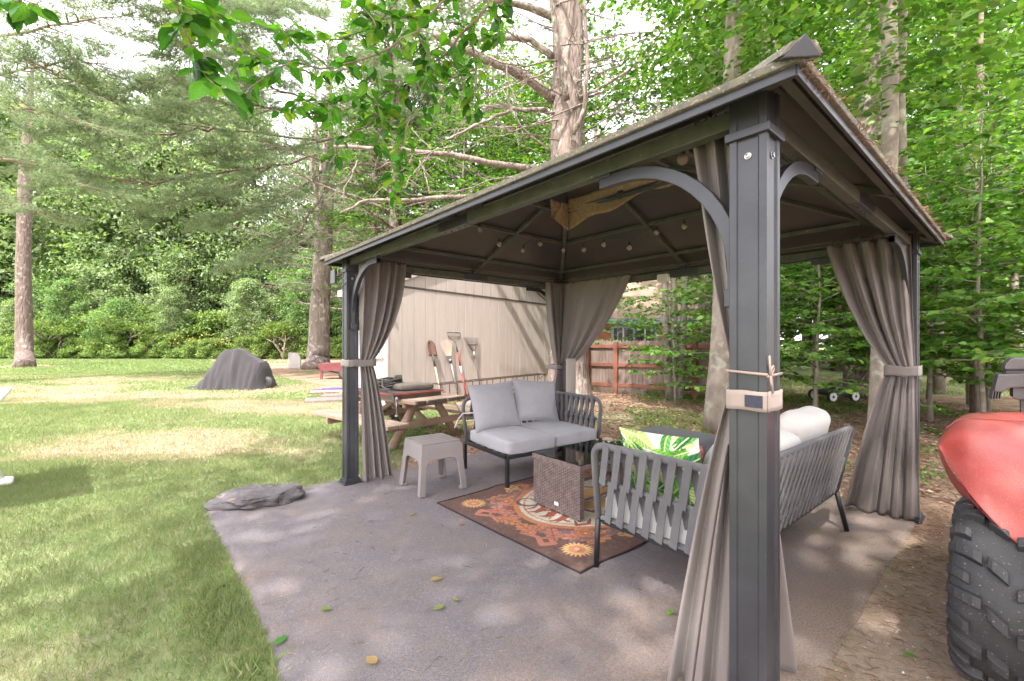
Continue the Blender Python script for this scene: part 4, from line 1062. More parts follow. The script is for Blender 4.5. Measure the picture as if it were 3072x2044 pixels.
pillow('leaf_print_pillow', MT['leafprint'], 'green banana leaf print pillow propped against the strapped sofa arm', 0.48, 0.42, 0.14, orient(on(so2, 0.115, 0.38, 0.625, r2), r2 + R(-91), R(14), R(-2)), seed=6, colour_fn=leaffn, n=130)

# dark ottoman between the two seats
ot = thing('ottoman', 'low dark grey upholstered ottoman behind the sofa pillows on the woods side', 'ottoman', lw(2.42, 1.66, 0), GA)
o = rbox((0.66, 0.78, 0.15), 0.03, 10, bulge=0.015, amp=0.004, seed=9).build('cushion', fabric('dark_grey', (0.095, 0.09, 0.10), (0.07, 0.068, 0.075), 1500), ot, loc=(0, 0, 0.36)); weld(o)
mb = MB(); mb.b2((-0.31, -0.37, 0.255), (0.31, 0.37, 0.285)); mb.build('base_frame', MT['leg'], ot, bevel=0.004)
for sx in (-1, 1):
    for sy in (-1, 1):
        mb = MB(); mb.b2((sx * 0.29 - 0.016, sy * 0.35 - 0.016, 0.012), (sx * 0.29 + 0.016, sy * 0.35 + 0.016, 0.256)); mb.build('leg', MT['leg'], ot, bevel=0.003)

# ------------------------------------------------------------------ wicker coffee table
ct = thing('coffee_table', 'brown wicker coffee table with a glass top on the patterned rug', 'coffee table', lw(0.965, 1.555, 0.016), GA - R(2))
TX, TY, TZ = 0.86, 0.50, 0.405
def weave_panel(name, org, ex, ez, nrm, w, h, dx, dz, root):
    org, ex, ez, nrm = Vector(org), Vector(ex), Vector(ez), Vector(nrm); mb = MB(); rnd = random.Random(4)
    nz, nx = int(h / dz), int(w / dx)
    for i in range(nz):
        off = 0.5 * (i % 2); z0 = (i + 0.08) * dz; z1 = (i + 0.92) * dz
        for j in range(-1, nx + 1):
            a = max(0.0, (j + off + 0.06) * dx); b = min(w, (j + off + 0.96) * dx)
            if b - a < dx * 0.2: continue
            lift = 0.0028 + rnd.random() * 0.001
            vs = []
            for (s, l) in ((a, 0.0005), ((a + b) / 2, lift), (b, 0.0005)):
                for z, k in ((z0, 0), ((z0 + z1) / 2, 1), (z1, 0)):
                    vs.append(org + ex * s + ez * z + nrm * (l * (0.55 + 0.45 * k)))
            mb.add(vs, [(r * 3 + c, (r + 1) * 3 + c, (r + 1) * 3 + c + 1, r * 3 + c + 1) for r in range(2) for c in range(2)])
    return stuff(mb.build(name, MT['wicker'], root, smooth=False, fix=False))
for x in (0.0, TX):
    mb = MB(); mb.b2((x - 0.022, 0, 0.015), (x + 0.022, TY, TZ - 0.03)); p = mb.build('end_panel', MT['wicker_dark'], ct, bevel=0.004)
    sg = -1 if x == 0 else 1
    weave_panel('weave', (x + sg * 0.0225, 0 if sg > 0 else TY, 0.016), (0, 1 if sg > 0 else -1, 0), (0, 0, 1), (sg, 0, 0), TY, TZ - 0.05, 0.042, 0.0118, p)
    weave_panel('weave', (x - sg * 0.0225, TY if sg > 0 else 0, 0.016), (0, -1 if sg > 0 else 1, 0), (0, 0, 1), (-sg, 0, 0), TY, TZ - 0.05, 0.042, 0.0118, p)
    weave_panel('weave', (x - 0.022, -0.0005, 0.016), (1, 0, 0), (0, 0, 1), (0, -1, 0), 0.044, TZ - 0.05, 0.044, 0.0118, p)
    for y in (0.03, TY - 0.03):
        mb = MB(); mb.lathe([(0.012, 0.0), (0.012, 0.016)], 10, Matrix.Translation((x, y, 0.0))); mb.build('foot', MT['black'], p)
mb = MB(); e = 0.03
for (a, b) in (((-e, -0.01, 0), (TX + e, 0.03, 0)), ((-e, TY - 0.03, 0), (TX + e, TY + 0.01, 0)), ((-e, 0.03, 0), (0.02, TY - 0.03, 0)), ((TX - 0.02, 0.03, 0), (TX + e, TY - 0.03, 0))):
    mb.b2((a[0], a[1], TZ - 0.034), (b[0], b[1], TZ))
tf = mb.build('top_frame', MT['wicker'], ct, bevel=0.006)
weave_panel('weave', (-e - 0.0005, TY + 0.01, TZ - 0.033), (0, -1, 0), (0, 0, 1), (-1, 0, 0), TY + 0.02, 0.033, 0.05, 0.0165, tf)
weave_panel('weave', (-e, -0.0105, TZ - 0.033), (1, 0, 0), (0, 0, 1), (0, -1, 0), TX + 2 * e, 0.033, 0.05, 0.0165, tf)
mb = MB(); mb.b2((0.021, 0.031, TZ - 0.032), (TX - 0.021, TY - 0.031, TZ - 0.024)); tw = mb.build('woven_top', MT['wicker_dark'], ct)
weave_panel('weave', (0.022, 0.032, TZ - 0.0235), (1, 0, 0), (0, 1, 0), (0, 0, 1), TX - 0.045, TY - 0.065, 0.06, 0.02, tw)
mb = MB(); mb.b2((-e + 0.006, -0.004, TZ + 0.0015), (TX + e - 0.006, TY + 0.004, TZ + 0.0075)); mb.build('glass_top', MT['glass'], ct, bevel=0.002)
mb = MB(); mb.b2((0.023, 0.05, 0.10), (TX - 0.023, 0.09, 0.118)); mb.b2((0.023, TY - 0.09, 0.10), (TX - 0.023, TY - 0.05, 0.118)); mb.build('stretcher', MT['wicker'], ct, bevel=0.003)
mb = MB(); mb.box((-0.0285, 0.235, 0.075), (0.003, 0.042, 0.026)); mb.build('maker_tag', MT['white'], ct, bevel=0.001)

# ------------------------------------------------------------------ printed rug
RX, RY = 2.05, 1.48
def rug_col(u, v):
    rg = np.random.default_rng(5)
    c = np.tile(np.array([0.125, 0.064, 0.052]), (len(u), 1)) * (0.8 + 0.4 * fbm(u * 6, v * 6, 61))[:, None]
    def put(mask, col): c[mask] = np.broadcast_to(np.array(col), (len(u), 3))[mask]
    def stroke(pts, w, col):
        d = np.full(len(u), 9.0); tt = np.zeros(len(u)); P = np.array(pts)
        for k in range(len(P) - 1):
            a, b = P[k], P[k + 1]; ab = b - a; t = np.clip(((u - a[0]) * ab[0] + (v - a[1]) * ab[1]) / (ab @ ab + 1e-9), 0, 1)
            dd = np.hypot(u - a[0] - t * ab[0], v - a[1] - t * ab[1]); m = dd < d; d[m] = dd[m]; tt[m] = ((k + t) / (len(P) - 1))[m]
        put(d < w * (0.35 + 0.65 * np.sin(np.pi * np.clip(tt, 0.03, 0.97))), col)
    def leafm(cx, cy, a, L, W, col, rib=(0.20, 0.07, 0.05)):
        s = ((u - cx) * math.cos(a) + (v - cy) * math.sin(a)) / L + 0.5; t = -(u - cx) * math.sin(a) + (v - cy) * math.cos(a)
        w = W * 0.5 * np.sin(np.pi * np.clip(s, 0, 1)) ** 0.8 * (1 + 0.18 * np.sin(s * 26)); ins = (s > 0) & (s < 1) & (np.abs(t) < w)
        cc = np.array(col) * (0.85 + 0.3 * s[:, None].clip(0, 1)); c[ins] = cc[ins]
        put(ins & ((np.abs(t) < 0.004) | (np.abs(((s * L - np.abs(t)) * 18) % 1 - 0.5) < 0.07)), rib)
    def flower(cx, cy, r, col, core, n=18):
        d = np.hypot(u - cx, v - cy); a = np.arctan2(v - cy, u - cx); e = r * (0.62 + 0.38 * np.abs(((a / (2 * np.pi) * n) % 1) * 2 - 1))
        put(d < e, col); put(d < r * 0.5, core); put((d < r * 0.42) & (d > r * 0.30), (0.52, 0.20, 0.10)); put(d < r * 0.18, (0.62, 0.36, 0.18))
    org, sal, rus, gry, cream, gold = (0.50, 0.20, 0.085), (0.50, 0.18, 0.12), (0.30, 0.07, 0.045), (0.16, 0.135, 0.14), (0.60, 0.55, 0.44), (0.62, 0.37, 0.14)
    cx, cy, ea, eb = RX / 2 + 0.02, RY / 2, 0.70, 0.50
    er = np.hypot((u - cx) / ea, (v - cy) / eb)
    # mirrored garlands round the oval
    for mx in (0, 1):
        for my in (0, 1):
            X = lambda q: (RX - q if mx else q); Y = lambda q: (RY - q if my else q); A = lambda a: math.atan2(math.sin(a) * (-1 if my else 1), math.cos(a) * (-1 if mx else 1))
            for k in range(16):
                th = 0.15 + 1.3 * k / 15; rr = 1.10 + 0.10 * rg.random()
                leafm(X(cx - ea * rr * math.cos(th)), Y(cy - eb * rr * math.sin(th)), A(rg.random() * 6.28), rg.uniform(0.14, 0.24), 0.08, [gry, sal, org, (0.24, 0.17, 0.15), rus][k % 5])
            stroke([(X(0.12), Y(0.62)), (X(0.16), Y(0.50)), (X(0.10), Y(0.40)), (X(0.17), Y(0.36)), (X(0.21), Y(0.44)), (X(0.16), Y(0.47))], 0.022, sal)
            leafm(X(0.27), Y(0.47), A(0.9), 0.24, 0.10, sal); leafm(X(0.47), Y(0.24), A(0.2), 0.30, 0.12, org); leafm(X(0.68), Y(0.13), A(-0.5), 0.24, 0.11, gold); leafm(X(0.34), Y(0.33), A(2.2), 0.26, 0.11, sal); leafm(X(0.20), Y(0.66), A(1.4), 0.20, 0.12, org)
            flower(X(0.215), Y(0.20), 0.105, gold, sal, 20); flower(X(0.44), Y(0.33), 0.08, org, rus, 16); flower(X(0.80), Y(0.13), 0.07, org, rus, 14); flower(X(0.17), Y(0.58), 0.05, sal, rus, 12)
            for k in range(6): leafm(X(0.30 + 0.09 * k), Y(0.30 - 0.03 * k + 0.04 * rg.random()), A(rg.random() * 3), 0.10, 0.05, gry)
    put((er < 1.07) & (er > 0.99), org); put((er < 1.0), cream)
    put((er < 0.95) & (er > 0.93), sal)
    for k in range(46):
        th = rg.random() * 6.28; q = rg.uniform(0.62, 0.9); leafm(cx + ea * q * math.cos(th), cy + eb * q * math.sin(th), rg.random() * 6.28, 0.10, 0.028, [rus, sal, gold, (0.2, 0.12, 0.1)][k % 4], rus)
    put((np.hypot((u - cx) / 0.30, (v - cy) / 0.20) < 1), gold)
    for k in range(9):
        th = k * 0.7; stroke([(cx + 0.42 * math.cos(th), cy + 0.30 * math.sin(th)), (cx + 0.33 * math.cos(th + .25), cy + 0.23 * math.sin(th + .2)), (cx + 0.40 * math.cos(th + .5), cy + 0.27 * math.sin(th + .45)), (cx + 0.30 * math.cos(th + .6), cy + 0.2 * math.sin(th + .6))], 0.016, rus)
    # script lettering along the near end of the oval
    dk = (0.15, 0.05, 0.045)
    arc = lambda x, y, r, a0, a1: [(x + r * math.cos(R(a)), y + r * math.sin(R(a))) for a in range(a0, a1, 18 if a1 > a0 else -18)]
    stroke(arc(0.56, 1.02, 0.085, 30, 320), 0.016, dk)
    stroke([(0.43, 0.92), (0.50, 0.90), (0.57, 0.92)], 0.012, rus)
    for y, w in ((0.86, 0.13), (0.75, 0.16), (0.64, 0.14)):
        stroke([(0.42, y), (0.46, y - 0.03), (0.55, y - 0.015), (0.60, y + 0.02), (0.60, y + 0.05)], 0.019, rus); stroke([(0.44, y - 0.05), (0.52, y - 0.045), (0.60, y - 0.03)], 0.013, rus)
    put(np.hypot(u - 0.50, v - 0.70) < 0.022, rus)
    stroke([(0.55, 0.52), (0.50, 0.46), (0.58, 0.42), (0.66, 0.47)], 0.017, rus)
    worn = fbm(u * 40, v * 40, 77) > 0.66
    c[worn] = c[worn] * 0.75 + 0.05
    c[:] = c * 0.86 + np.array([0.032, 0.026, 0.024])
    b = (u < 0.012) | (v < 0.012) | (u > RX - 0.012) | (v > RY - 0.012); put(b, (0.025, 0.018, 0.018))
    return c
nu, nv = 400, 290
ru = np.linspace(0, RX, nu); rv = np.linspace(0, RY, nv); RU, RV = np.meshgrid(ru, rv)
rlx, rly = 0.385 + RU + 0.03 * (1 - RV / RY), 1.10 + RV - 0.02 * (RU / RX) + 0.012 * np.sin(RU * 9) * (RV < 0.3)
rz_ = pad_z(rlx, rly) + 0.004 + 0.003 * np.maximum(0, np.sin(RU * 11 + 2)) * sstep(0.15, 0, RV) + 0.012 * sstep(1.2, RY, RV) * np.exp(-((RU - 0.62) / 0.09) ** 2)
ii = np.arange(nu * nv).reshape(nv, nu)
rf = np.stack([ii[:-1, :-1], ii[:-1, 1:], ii[1:, 1:], ii[1:, :-1]], -1).reshape(-1, 4)
rug = thing('rug', 'brown outdoor rug printed with orange flowers, leaves and a cream oval under the coffee table', 'rug', GN, GA)
link('printed_sheet', mesh_np('printed_sheet', np.stack([rlx, rly, rz_], -1).reshape(-1, 3), rf, MT['rugprint'], rug_col(RU.ravel(), RV.ravel()), smooth=True), rug)
bd = [(rlx[0, j], rly[0, j], rz_[0, j]) for j in range(0, nu, 8)] + [(rlx[i, -1], rly[i, -1], rz_[i, -1]) for i in range(0, nv, 8)] + [(rlx[-1, j], rly[-1, j], rz_[-1, j]) for j in range(nu - 1, 0, -8)] + [(rlx[i, 0], rly[i, 0], rz_[i, 0]) for i in range(nv - 1, 0, -8)]
mb = MB(); mb.tube(bd, 0.0045, 6, closed=True); mb.build('binding', MT['rugedge'], rug, smooth=True)

# ------------------------------------------------------------------ plastic side table
st = thing('side_table', 'taupe plastic side table with a slatted top beside the loveseat', 'side table', (-0.715, 3.985, 0.012), R(36))
SH, wt, wb = 0.430, 0.186, 0.226
poly = [(-wb, 0.0), (-wb + 0.052, 0.0)]
for k in range(9):
    a = R(180 - 90 * k / 8); poly.append((-0.075 + 0.068 * math.cos(a) - 0.008, 0.225 + 0.062 * math.sin(a)))
for k in range(9):
    a = R(90 - 90 * k / 8); poly.append((0.075 + 0.068 * math.cos(a) + 0.008, 0.225 + 0.062 * math.sin(a)))
poly += [(wb - 0.052, 0.0), (wb, 0.0), (wt, SH - 0.012), (-wt, SH - 0.012)]
mb = MB(); n = len(poly)
for k in range(4):
    Rz = Matrix.Rotation(R(90) * k, 4, 'Z'); vs = []
    for (s, z) in poly:
        dd = wb + (wt - wb) * z / (SH - 0.012); vs.append(Rz @ Vector((s, -dd, z)))
    for (s, z) in poly:
        dd = wb + (wt - wb) * z / (SH - 0.012) - 0.012; vs.append(Rz @ Vector((s * (dd / (dd + 0.012)), -dd, z)))
    fs = [tuple(range(n)), tuple(range(2 * n - 1, n - 1, -1))] + [(i, n + i, n + (i + 1) % n, (i + 1) % n) for i in range(n)]
    mb.add(vs, fs)
o = mb.build('body', MT['resin'], st, fix=True)
bm = bmesh.new(); bm.from_mesh(o.data); bmesh.ops.remove_doubles(bm, verts=bm.verts, dist=0.0008); bmesh.ops.recalc_face_normals(bm, faces=bm.faces); bm.to_mesh(o.data); bm.free()
b = o.modifiers.new('b', 'BEVEL'); b.width = 0.008; b.segments = 3; b.limit_method = 'ANGLE'; b.angle_limit = R(50)
mb = MB(); mb.b2((-wt + 0.004, -wt + 0.004, SH - 0.024), (wt - 0.004, wt - 0.004, SH - 0.012)); mb.build('top_plate', MT['resin'], st)
for k in range(6):
    y0 = -wt + 0.002 + k * (2 * wt - 0.004) / 6
    mb = MB(); mb.b2((-wt, y0 + 0.0035, SH - 0.0115), (wt, y0 + (2 * wt - 0.004) / 6 - 0.0035, SH)); mb.build('slat', MT['resin'], st, bevel=0.0035, seg=3)
for sx in (-1, 1):
    for sy in (-1, 1):
        mb = MB(); mb.b2((sx * (wb - 0.001), sy * (wb - 0.001), 0.0), (sx * (wb - 0.056), sy * (wb - 0.056), 0.02)); mb.build('foot', MT['resin'], st, bevel=0.004)

# ------------------------------------------------------------------ weathered stake behind the loveseat
sk = thing('wooden_stake', 'weathered square wooden stake standing behind the loveseat at the far curtain', 'stake', lw(2.64, 3.16, 0), GA + R(4))
mb = MB(); mb.b2((-0.045, -0.045, 0.01), (0.045, 0.045, 1.11)); mb.build('timber', MT['grey_wood'], sk, bevel=0.005)

# ------------------------------------------------------------------ flat rock at the carpet corner
rk = thing('rock', 'flat grey slate rock lying on the lawn corner of the carpet', 'rock', (-2.10, 3.62, 0.0), R(12))
bm = bmesh.new(); bmesh.ops.create_icosphere(bm, subdivisions=5, radius=1.0)
for v in bm.verts:
    p = v.co.copy(); n1 = noise.noise(p * 1.3 + Vector((3, 1, 4))); n2 = noise.noise(p * 3.1 + Vector((8, 1, 2))); n3 = noise.noise(p * 9)
    rr = 1 + 0.20 * n1 + 0.09 * n2
    q = Vector((p.x * 0.335 * rr, p.y * 0.235 * rr, p.z * 0.17))
    top = 0.090 + 0.02 * p.x + 0.02 * n1 + 0.008 * n2 + 0.003 * n3
    q.z = min(q.z + 0.02, top); q.z = max(q.z, -0.01)
    if -0.005 < q.z < top - 0.004:
        k = 0.006 * math.sin(q.z * 110 + 6 * n1) + 0.02 * n2 + 0.006 * n3; q.x += p.x * k; q.y += p.y * k
    v.co = q
me = bpy.data.meshes.new('stone'); bm.to_mesh(me); bm.free(); me.materials.append(MT['rock'])
link('stone', me, rk)

# ------------------------------------------------------------------ shed.  local x along the gable wall (to the right), y into the building
SA = math.atan2(0.788, 0.615)
sh = thing('shed', 'beige shed with vertical siding behind the picnic table and garden tools', 'shed', (-2.45, 8.7, 0), SA)
WL, WD, WZ, PK = 6.0, 1.30, 2.46, 1.15
mb = MB()
mb.add([(0.02, 0.02, 0), (WL - 0.02, 0.02, 0), (WL - 0.02, WD, 0), (0.02, WD, 0), (0.02, 0.02, WZ), (WL - 0.02, 0.02, WZ), (WL - 0.02, WD, WZ), (0.02, WD, WZ), (WL / 2, 0.02, WZ + PK - 0.03), (WL / 2, WD, WZ + PK - 0.03)],
       [(0, 1, 5, 8, 4), (3, 7, 9, 6, 2), (0, 4, 7, 3), (1, 2, 6, 5)])
mb.build('wall_core', MT['siding_gap'], sh, fix=True)
bw = 0.305
k = 0; x = 0.055
while x < WL - 0.06:
    x1 = min(x + bw, WL - 0.055)
    mb = MB(); mb.b2((x + 0.005, 0.0, 0.06), (x1 - 0.005, 0.018, WZ - 0.03)); mb.build('siding_board', MT['siding'], sh, bevel=0.003, seg=1)
    zz = lambda q: WZ + PK * (1 - abs(q - WL / 2) / (WL / 2)) - 0.05
    mb = MB(); a, b = x + 0.005, x1 - 0.005
    mb.add([(a, 0.0, WZ + 0.012), (b, 0.0, WZ + 0.012), (b, 0.0, max(zz(b), WZ + 0.02)), (a, 0.0, max(zz(a), WZ + 0.02)), (a, 0.018, WZ + 0.012), (b, 0.018, WZ + 0.012), (b, 0.018, max(zz(b), WZ + 0.02)), (a, 0.018, max(zz(a), WZ + 0.02))],
           [(0, 1, 2, 3), (7, 6, 5, 4), (0, 4, 5, 1), (1, 5, 6, 2), (2, 6, 7, 3), (3, 7, 4, 0)])
    mb.build('gable_board', MT['siding'], sh)
    x = x1
mb = MB(); mb.b2((-0.004, -0.012, WZ - 0.028), (WL, 0.02, WZ + 0.010)); mb.build('drip_flashing', MT['darksteel'], sh)
for x in (0.0, WL - 0.06):
    mb = MB(); mb.b2((x - 0.006, -0.006, 0.05), (x + 0.05, 0.016, WZ - 0.03)); mb.build('corner_board', MT['siding'], sh, bevel=0.003)
y = 0.02
while y < WD - 0.1:
    if not (0.60 < y < 1.45):
        mb = MB(); mb.b2((-0.002, y + 0.004, 0.06), (0.016, y + bw - 0.004, WZ - 0.05)); mb.build('siding_board', MT['siding'], sh, bevel=0.003, seg=1)
    y += bw
mb = MB(); mb.b2((-0.012, 0.68, 0.12), (0.01, 1.20, 2.10)); dr = mb.build('door', MT['door'], sh, bevel=0.004)
for (a, b) in ((0.60, 0.675), (1.205, 1.28)):
    mb = MB(); mb.b2((-0.02, a, 0.10), (0.012, b, 2.10)); mb.build('door_frame', MT['trim'], dr)
mb = MB(); mb.b2((-0.02, 0.60, 2.105), (0.012, 1.28, 2.18)); mb.build('door_frame', MT['trim'], dr)
mb = MB(); mb.tube([(-0.012, 1.12, 1.05), (-0.06, 1.12, 1.05)], 0.012, 8); mb.lathe([(0.028, -0.02), (0.03, 0), (0.018, 0.02)], 10, Matrix.Translation((-0.07, 1.12, 1.05)) @ Matrix.Rotation(R(-90), 4, 'Y')); mb.build('handle', MT['steel'], dr, smooth=True)
# window on the side wall
wi = MB(); wi.b2((-0.004, 0.19, 1.10), (0.0, 0.43, 1.82)); wn_ = wi.build('window', MT['pane'], sh)
for (a, b, c, e) in ((0.13, 0.19, 1.04, 1.88), (0.43, 0.49, 1.04, 1.88), (0.19, 0.43, 1.82, 1.88), (0.19, 0.43, 1.04, 1.10), (0.19, 0.43, 1.44, 1.48)):
    mb = MB(); mb.b2((-0.03, a, c), (0.003, b, e)); mb.build('window_frame', MT['trim'], wn_, bevel=0.003)
mb = MB(); mb.b2((-0.012, 0.303, 1.10), (-0.005, 0.317, 1.82)); mb.b2((-0.012, 0.19, 1.26), (-0.005, 0.43, 1.272)); mb.b2((-0.012, 0.19, 1.64), (-0.005, 0.43, 1.652)); mb.build('glazing_bar', MT['trim'], wn_)
mb = MB(); mb.b2((-0.05, 0.11, 1.0), (0.003, 0.51, 1.035)); mb.build('window_sill', MT['trim'], wn_)
# roof
for sg in (0, 1):
    x0, x1 = (-0.22, WL / 2) if sg == 0 else (WL + 0.22, WL / 2)
    z0 = WZ - 0.22 * PK / (WL / 2) + 0.02; z1 = WZ + PK + 0.02
    q = [(x0, -0.06, z0), (x1, -0.06, z1), (x1, WD + 0.1, z1), (x0, WD + 0.1, z0)]
    mb = MB(); mb.add(q + [(a, b, c + 0.03) for a, b, c in q], [(3, 2, 1, 0), (4, 5, 6, 7), (0, 1, 5, 4), (1, 2, 6, 5), (2, 3, 7, 6), (3, 0, 4, 7)])
    rf_ = mb.build('roof', MT['shingle'], sh, fix=True)
    mb = MB(); mb.bar((x0, -0.05, z0 - 0.0), (x1, -0.05, z1 - 0.0), 0.025, 0.10); mb.build('rake_board', MT['siding'], rf_)
    mb = MB(); mb.bar((x0, -0.03, z0 - 0.05), (x0, WD + 0.1, z0 - 0.05), 0.03, 0.13); mb.build('eave_board', MT['siding'], rf_)
fl = MB(); fl.lathe([(0.02, 0), (0.03, 0.03), (0.065, 0.10), (0.062, 0.12)], 12, Matrix.Translation((-0.12, -0.05, 2.12)) @ Matrix.Rotation(R(125), 4, 'Y')); fl.tube([(0, -0.02, 2.14), (-0.12, -0.05, 2.12)], 0.02, 8); fl.build('flood_lamp', MT['white'], sh, smooth=True)

def swall(x, y, z=0.0):
    c, s = math.cos(SA), math.sin(SA); return Vector((-2.45 + c * x - s * y, 8.7 + s * x + c * y, z))
# ------------------------------------------------------------------ garden tools leaning on the shed (local y negative = away from the wall)
def tool(name, label, x, ztop, foot=0.34, lean=0.06):
    return thing(name, label, 'garden tool', swall(x, -0.0, 0), SA, 'tools leaning on the shed')
def tp_(x0, x1, zt, foot):            # points along a leaning shaft
    return lambda z: Vector((x1 + (x0 - x1) * (1 - z / zt), -0.035 - foot * (1 - z / zt), z))
t1 = tool('shovel', 'round point shovel with a rusty blade and pale wooden handle leaning on the shed', 1.06, 1.36)
P = tp_(0.10, 0.0, 1.36, 0.30)
mb = MB(); mb.tube([P(0.03), P(0.82)], 0.017, 8); mb.build('handle', MT['handle'], t1, smooth=True)
mb = MB(); mb.tube([P(0.80), P(1.06)], [0.021, 0.019], 8); mb.build('socket', MT['darksteel'], t1, smooth=True)
rows = []
for i in range(11):
    z = 1.03 + 0.33 * i / 10; w = 0.115 * (1.0 if i < 6 else max(0.08, math.sqrt(max(0, 1 - ((i - 5.4) / 4.7) ** 2)))); b = P(z); rows.append([b + Vector((w * u, -0.03 * u * u + 0.01, -0.012 * abs(u) if i == 0 else 0)) for u in (-1, -0.6, -0.25, 0, 0.25, 0.6, 1)])
mb = MB(); mb.grid(rows); o = mb.build('blade', MT['rust'], t1, smooth=True); o.modifiers.new('s', 'SOLIDIFY').thickness = 0.004
t2 = tool('adjustable_rake', 'silver telescoping leaf rake with thin fanned tines leaning on the shed', 1.54, 1.37)
P = tp_(0.12, 0.0, 1.37, 0.30)
mb = MB(); mb.tube([P(0.06), P(0.95)], 0.013, 8); mb.build('handle', MT['steel'], t2, smooth=True)
mb = MB(); mb.tube([P(0.02), P(0.22)], 0.017, 8); mb.build('grip', MT['black'], t2, smooth=True)
mb = MB(); mb.prism([(-0.02, 0.86), (0.02, 0.86), (0.085, 1.02), (-0.085, 1.02)], -0.006, 0.006, Matrix.Translation((0, -0.12, 0)) @ Matrix.Rotation(R(90), 4, 'X')); mb.build('head', MT['steel'], t2)
mb = MB(); mb.box(P(0.88), (0.05, 0.04, 0.07)); mb.build('clamp', MT['black'], t2, bevel=0.004)
for k in range(13):
    u = (k - 6) / 6; mb = MB(); mb.tube([Vector((0.075 * u, -0.115, 1.02)), Vector((0.15 * u, -0.06, 1.22)), Vector((0.19 * u, -0.03, 1.38 - 0.03 * abs(u)))], 0.0035, 4); mb.build('tine', MT['handle'], t2)
t3 = tool('bow_rake', 'steel bow rake with a red handle leaning on the shed', 1.79, 1.54)
P = tp_(0.10, 0.0, 1.50, 0.32)
mb = MB(); mb.tube([P(0.03), P(0.60)], 0.018, 8); mb.tube([P(0.78), P(1.10)], 0.018, 8); mb.build('handle', MT['redhandle'], t3, smooth=True)
mb = MB(); mb.tube([P(0.60), P(0.78)], 0.0182, 8); mb.build('label_sleeve', MT['white'], t3, smooth=True)
mb = MB(); mb.tube([P(1.10), P(1.32)], [0.02, 0.012], 8); mb.build('ferrule', MT['darksteel'], t3, smooth=True)
mb = MB()
for s in (-1, 1): mb.tube(bend([P(1.30), P(1.38) + Vector((s * 0.09, 0, 0)), P(1.43) + Vector((s * 0.185, 0, 0)), P(1.54) + Vector((s * 0.205, 0, 0))], 0.05, 4), 0.007, 6)
mb.tube([P(1.54) + Vector((-0.205, 0, 0)), P(1.54) + Vector((0.205, 0, 0))], 0.009, 6); mb.build('bow', MT['darksteel'], t3, smooth=True)
for k in range(14):
    u = (k - 6.5) / 6.5 * 0.195; mb = MB(); mb.tube([P(1.54) + Vector((u, 0, 0)), P(1.54) + Vector((u, -0.03, -0.065))], 0.004, 4); mb.build('tine', MT['darksteel'], t3)
t4 = tool('leaf_rake', 'dark fan shaped leaf rake leaning on the shed', 2.36, 1.44)
P = tp_(0.03, 0.0, 1.44, 0.32)
mb = MB(); mb.tube([P(0.03), P(1.0)], 0.014, 8); mb.build('handle', MT['darksteel'], t4, smooth=True)
mb = MB(); mb.tube([P(0.97), P(1.10)], [0.02, 0.024], 8); mb.build('ferrule', MT['steel'], t4, smooth=True)
mb = MB(); mb.tube([P(1.26) + Vector((-0.17, 0, 0)), P(1.26) + Vector((0.17, 0, 0))], 0.011, 6); mb.build('spreader', MT['darksteel'], t4)
for k in range(21):
    u = (k - 10) / 10; mb = MB(); mb.tube([P(1.06) + Vector((0.012 * u, 0, 0)), P(1.26) + Vector((0.165 * u, 0, 0)), P(1.44) + Vector((0.27 * u, 0.01, -0.01 * abs(u)))], 0.0035, 4); mb.build('tine', MT['darksteel'], t4)
# low steel rack in front of the wall
rr = thing('steel_rack', 'low brown steel rail rack standing along the foot of the shed wall', 'rack', swall(1.0, -0.42, 0), SA)
mb = MB(); L_ = 3.95
for yy in (0.0, 0.24):
    mb.tube([(0, yy, 0.44), (L_, yy, 0.44)], 0.013, 6); mb.tube([(0, yy, 0.10), (L_, yy, 0.10)], 0.010, 6)
for k in range(9):
    x = 0.02 + (L_ - 0.04) * k / 8; mb.tube([(x, 0, 0.44), (x, 0.24, 0.44)], 0.010, 6)
mb.tube([(L_, 0, 0.44), (L_ - 0.1, 0.12, 0.30), (L_, 0.24, 0.44)], 0.010, 6); mb.build('rail', MT['rustrail'], rr, smooth=True)
for k in range(9):
    x = 0.02 + (L_ - 0.04) * k / 8
    for yy in (0.0, 0.24):
        mb = MB(); mb.tube([(x, yy, 0), (x, yy, 0.43)], 0.010, 6); mb.build('upright', MT['rustrail'], rr)
# planter against the wall
pl = thing('planter_tub', 'old brown tub standing on boards between the picnic table and the shed', 'tub', swall(1.55, -1.05, 0.10), SA)
mb = MB(); mb.lathe([(0.20, 0), (0.235, 0.10), (0.25, 0.26), (0.265, 0.27), (0.265, 0.30), (0.245, 0.30), (0.235, 0.24)], 20); mb.build('tub', MT['rust'], pl, smooth=True)
mb = MB(); mb.lathe([(0.252, 0.14), (0.254, 0.24)], 20); mb.build('red_band', MT['red_metal'], pl, smooth=True)
pk = thing('timber_pile', 'weathered boards lying under the tub beside the shed', 'boards', swall(1.5, -1.1, 0.0), SA + R(8))
for k in range(3):
    mb = MB(); mb.b2((-0.5 + 0.05 * k, -0.30 + 0.22 * k, 0.0), (0.75 - 0.1 * k, -0.10 + 0.22 * k, 0.085)); mb.build('board', MT['grey_wood'], pk, bevel=0.006)

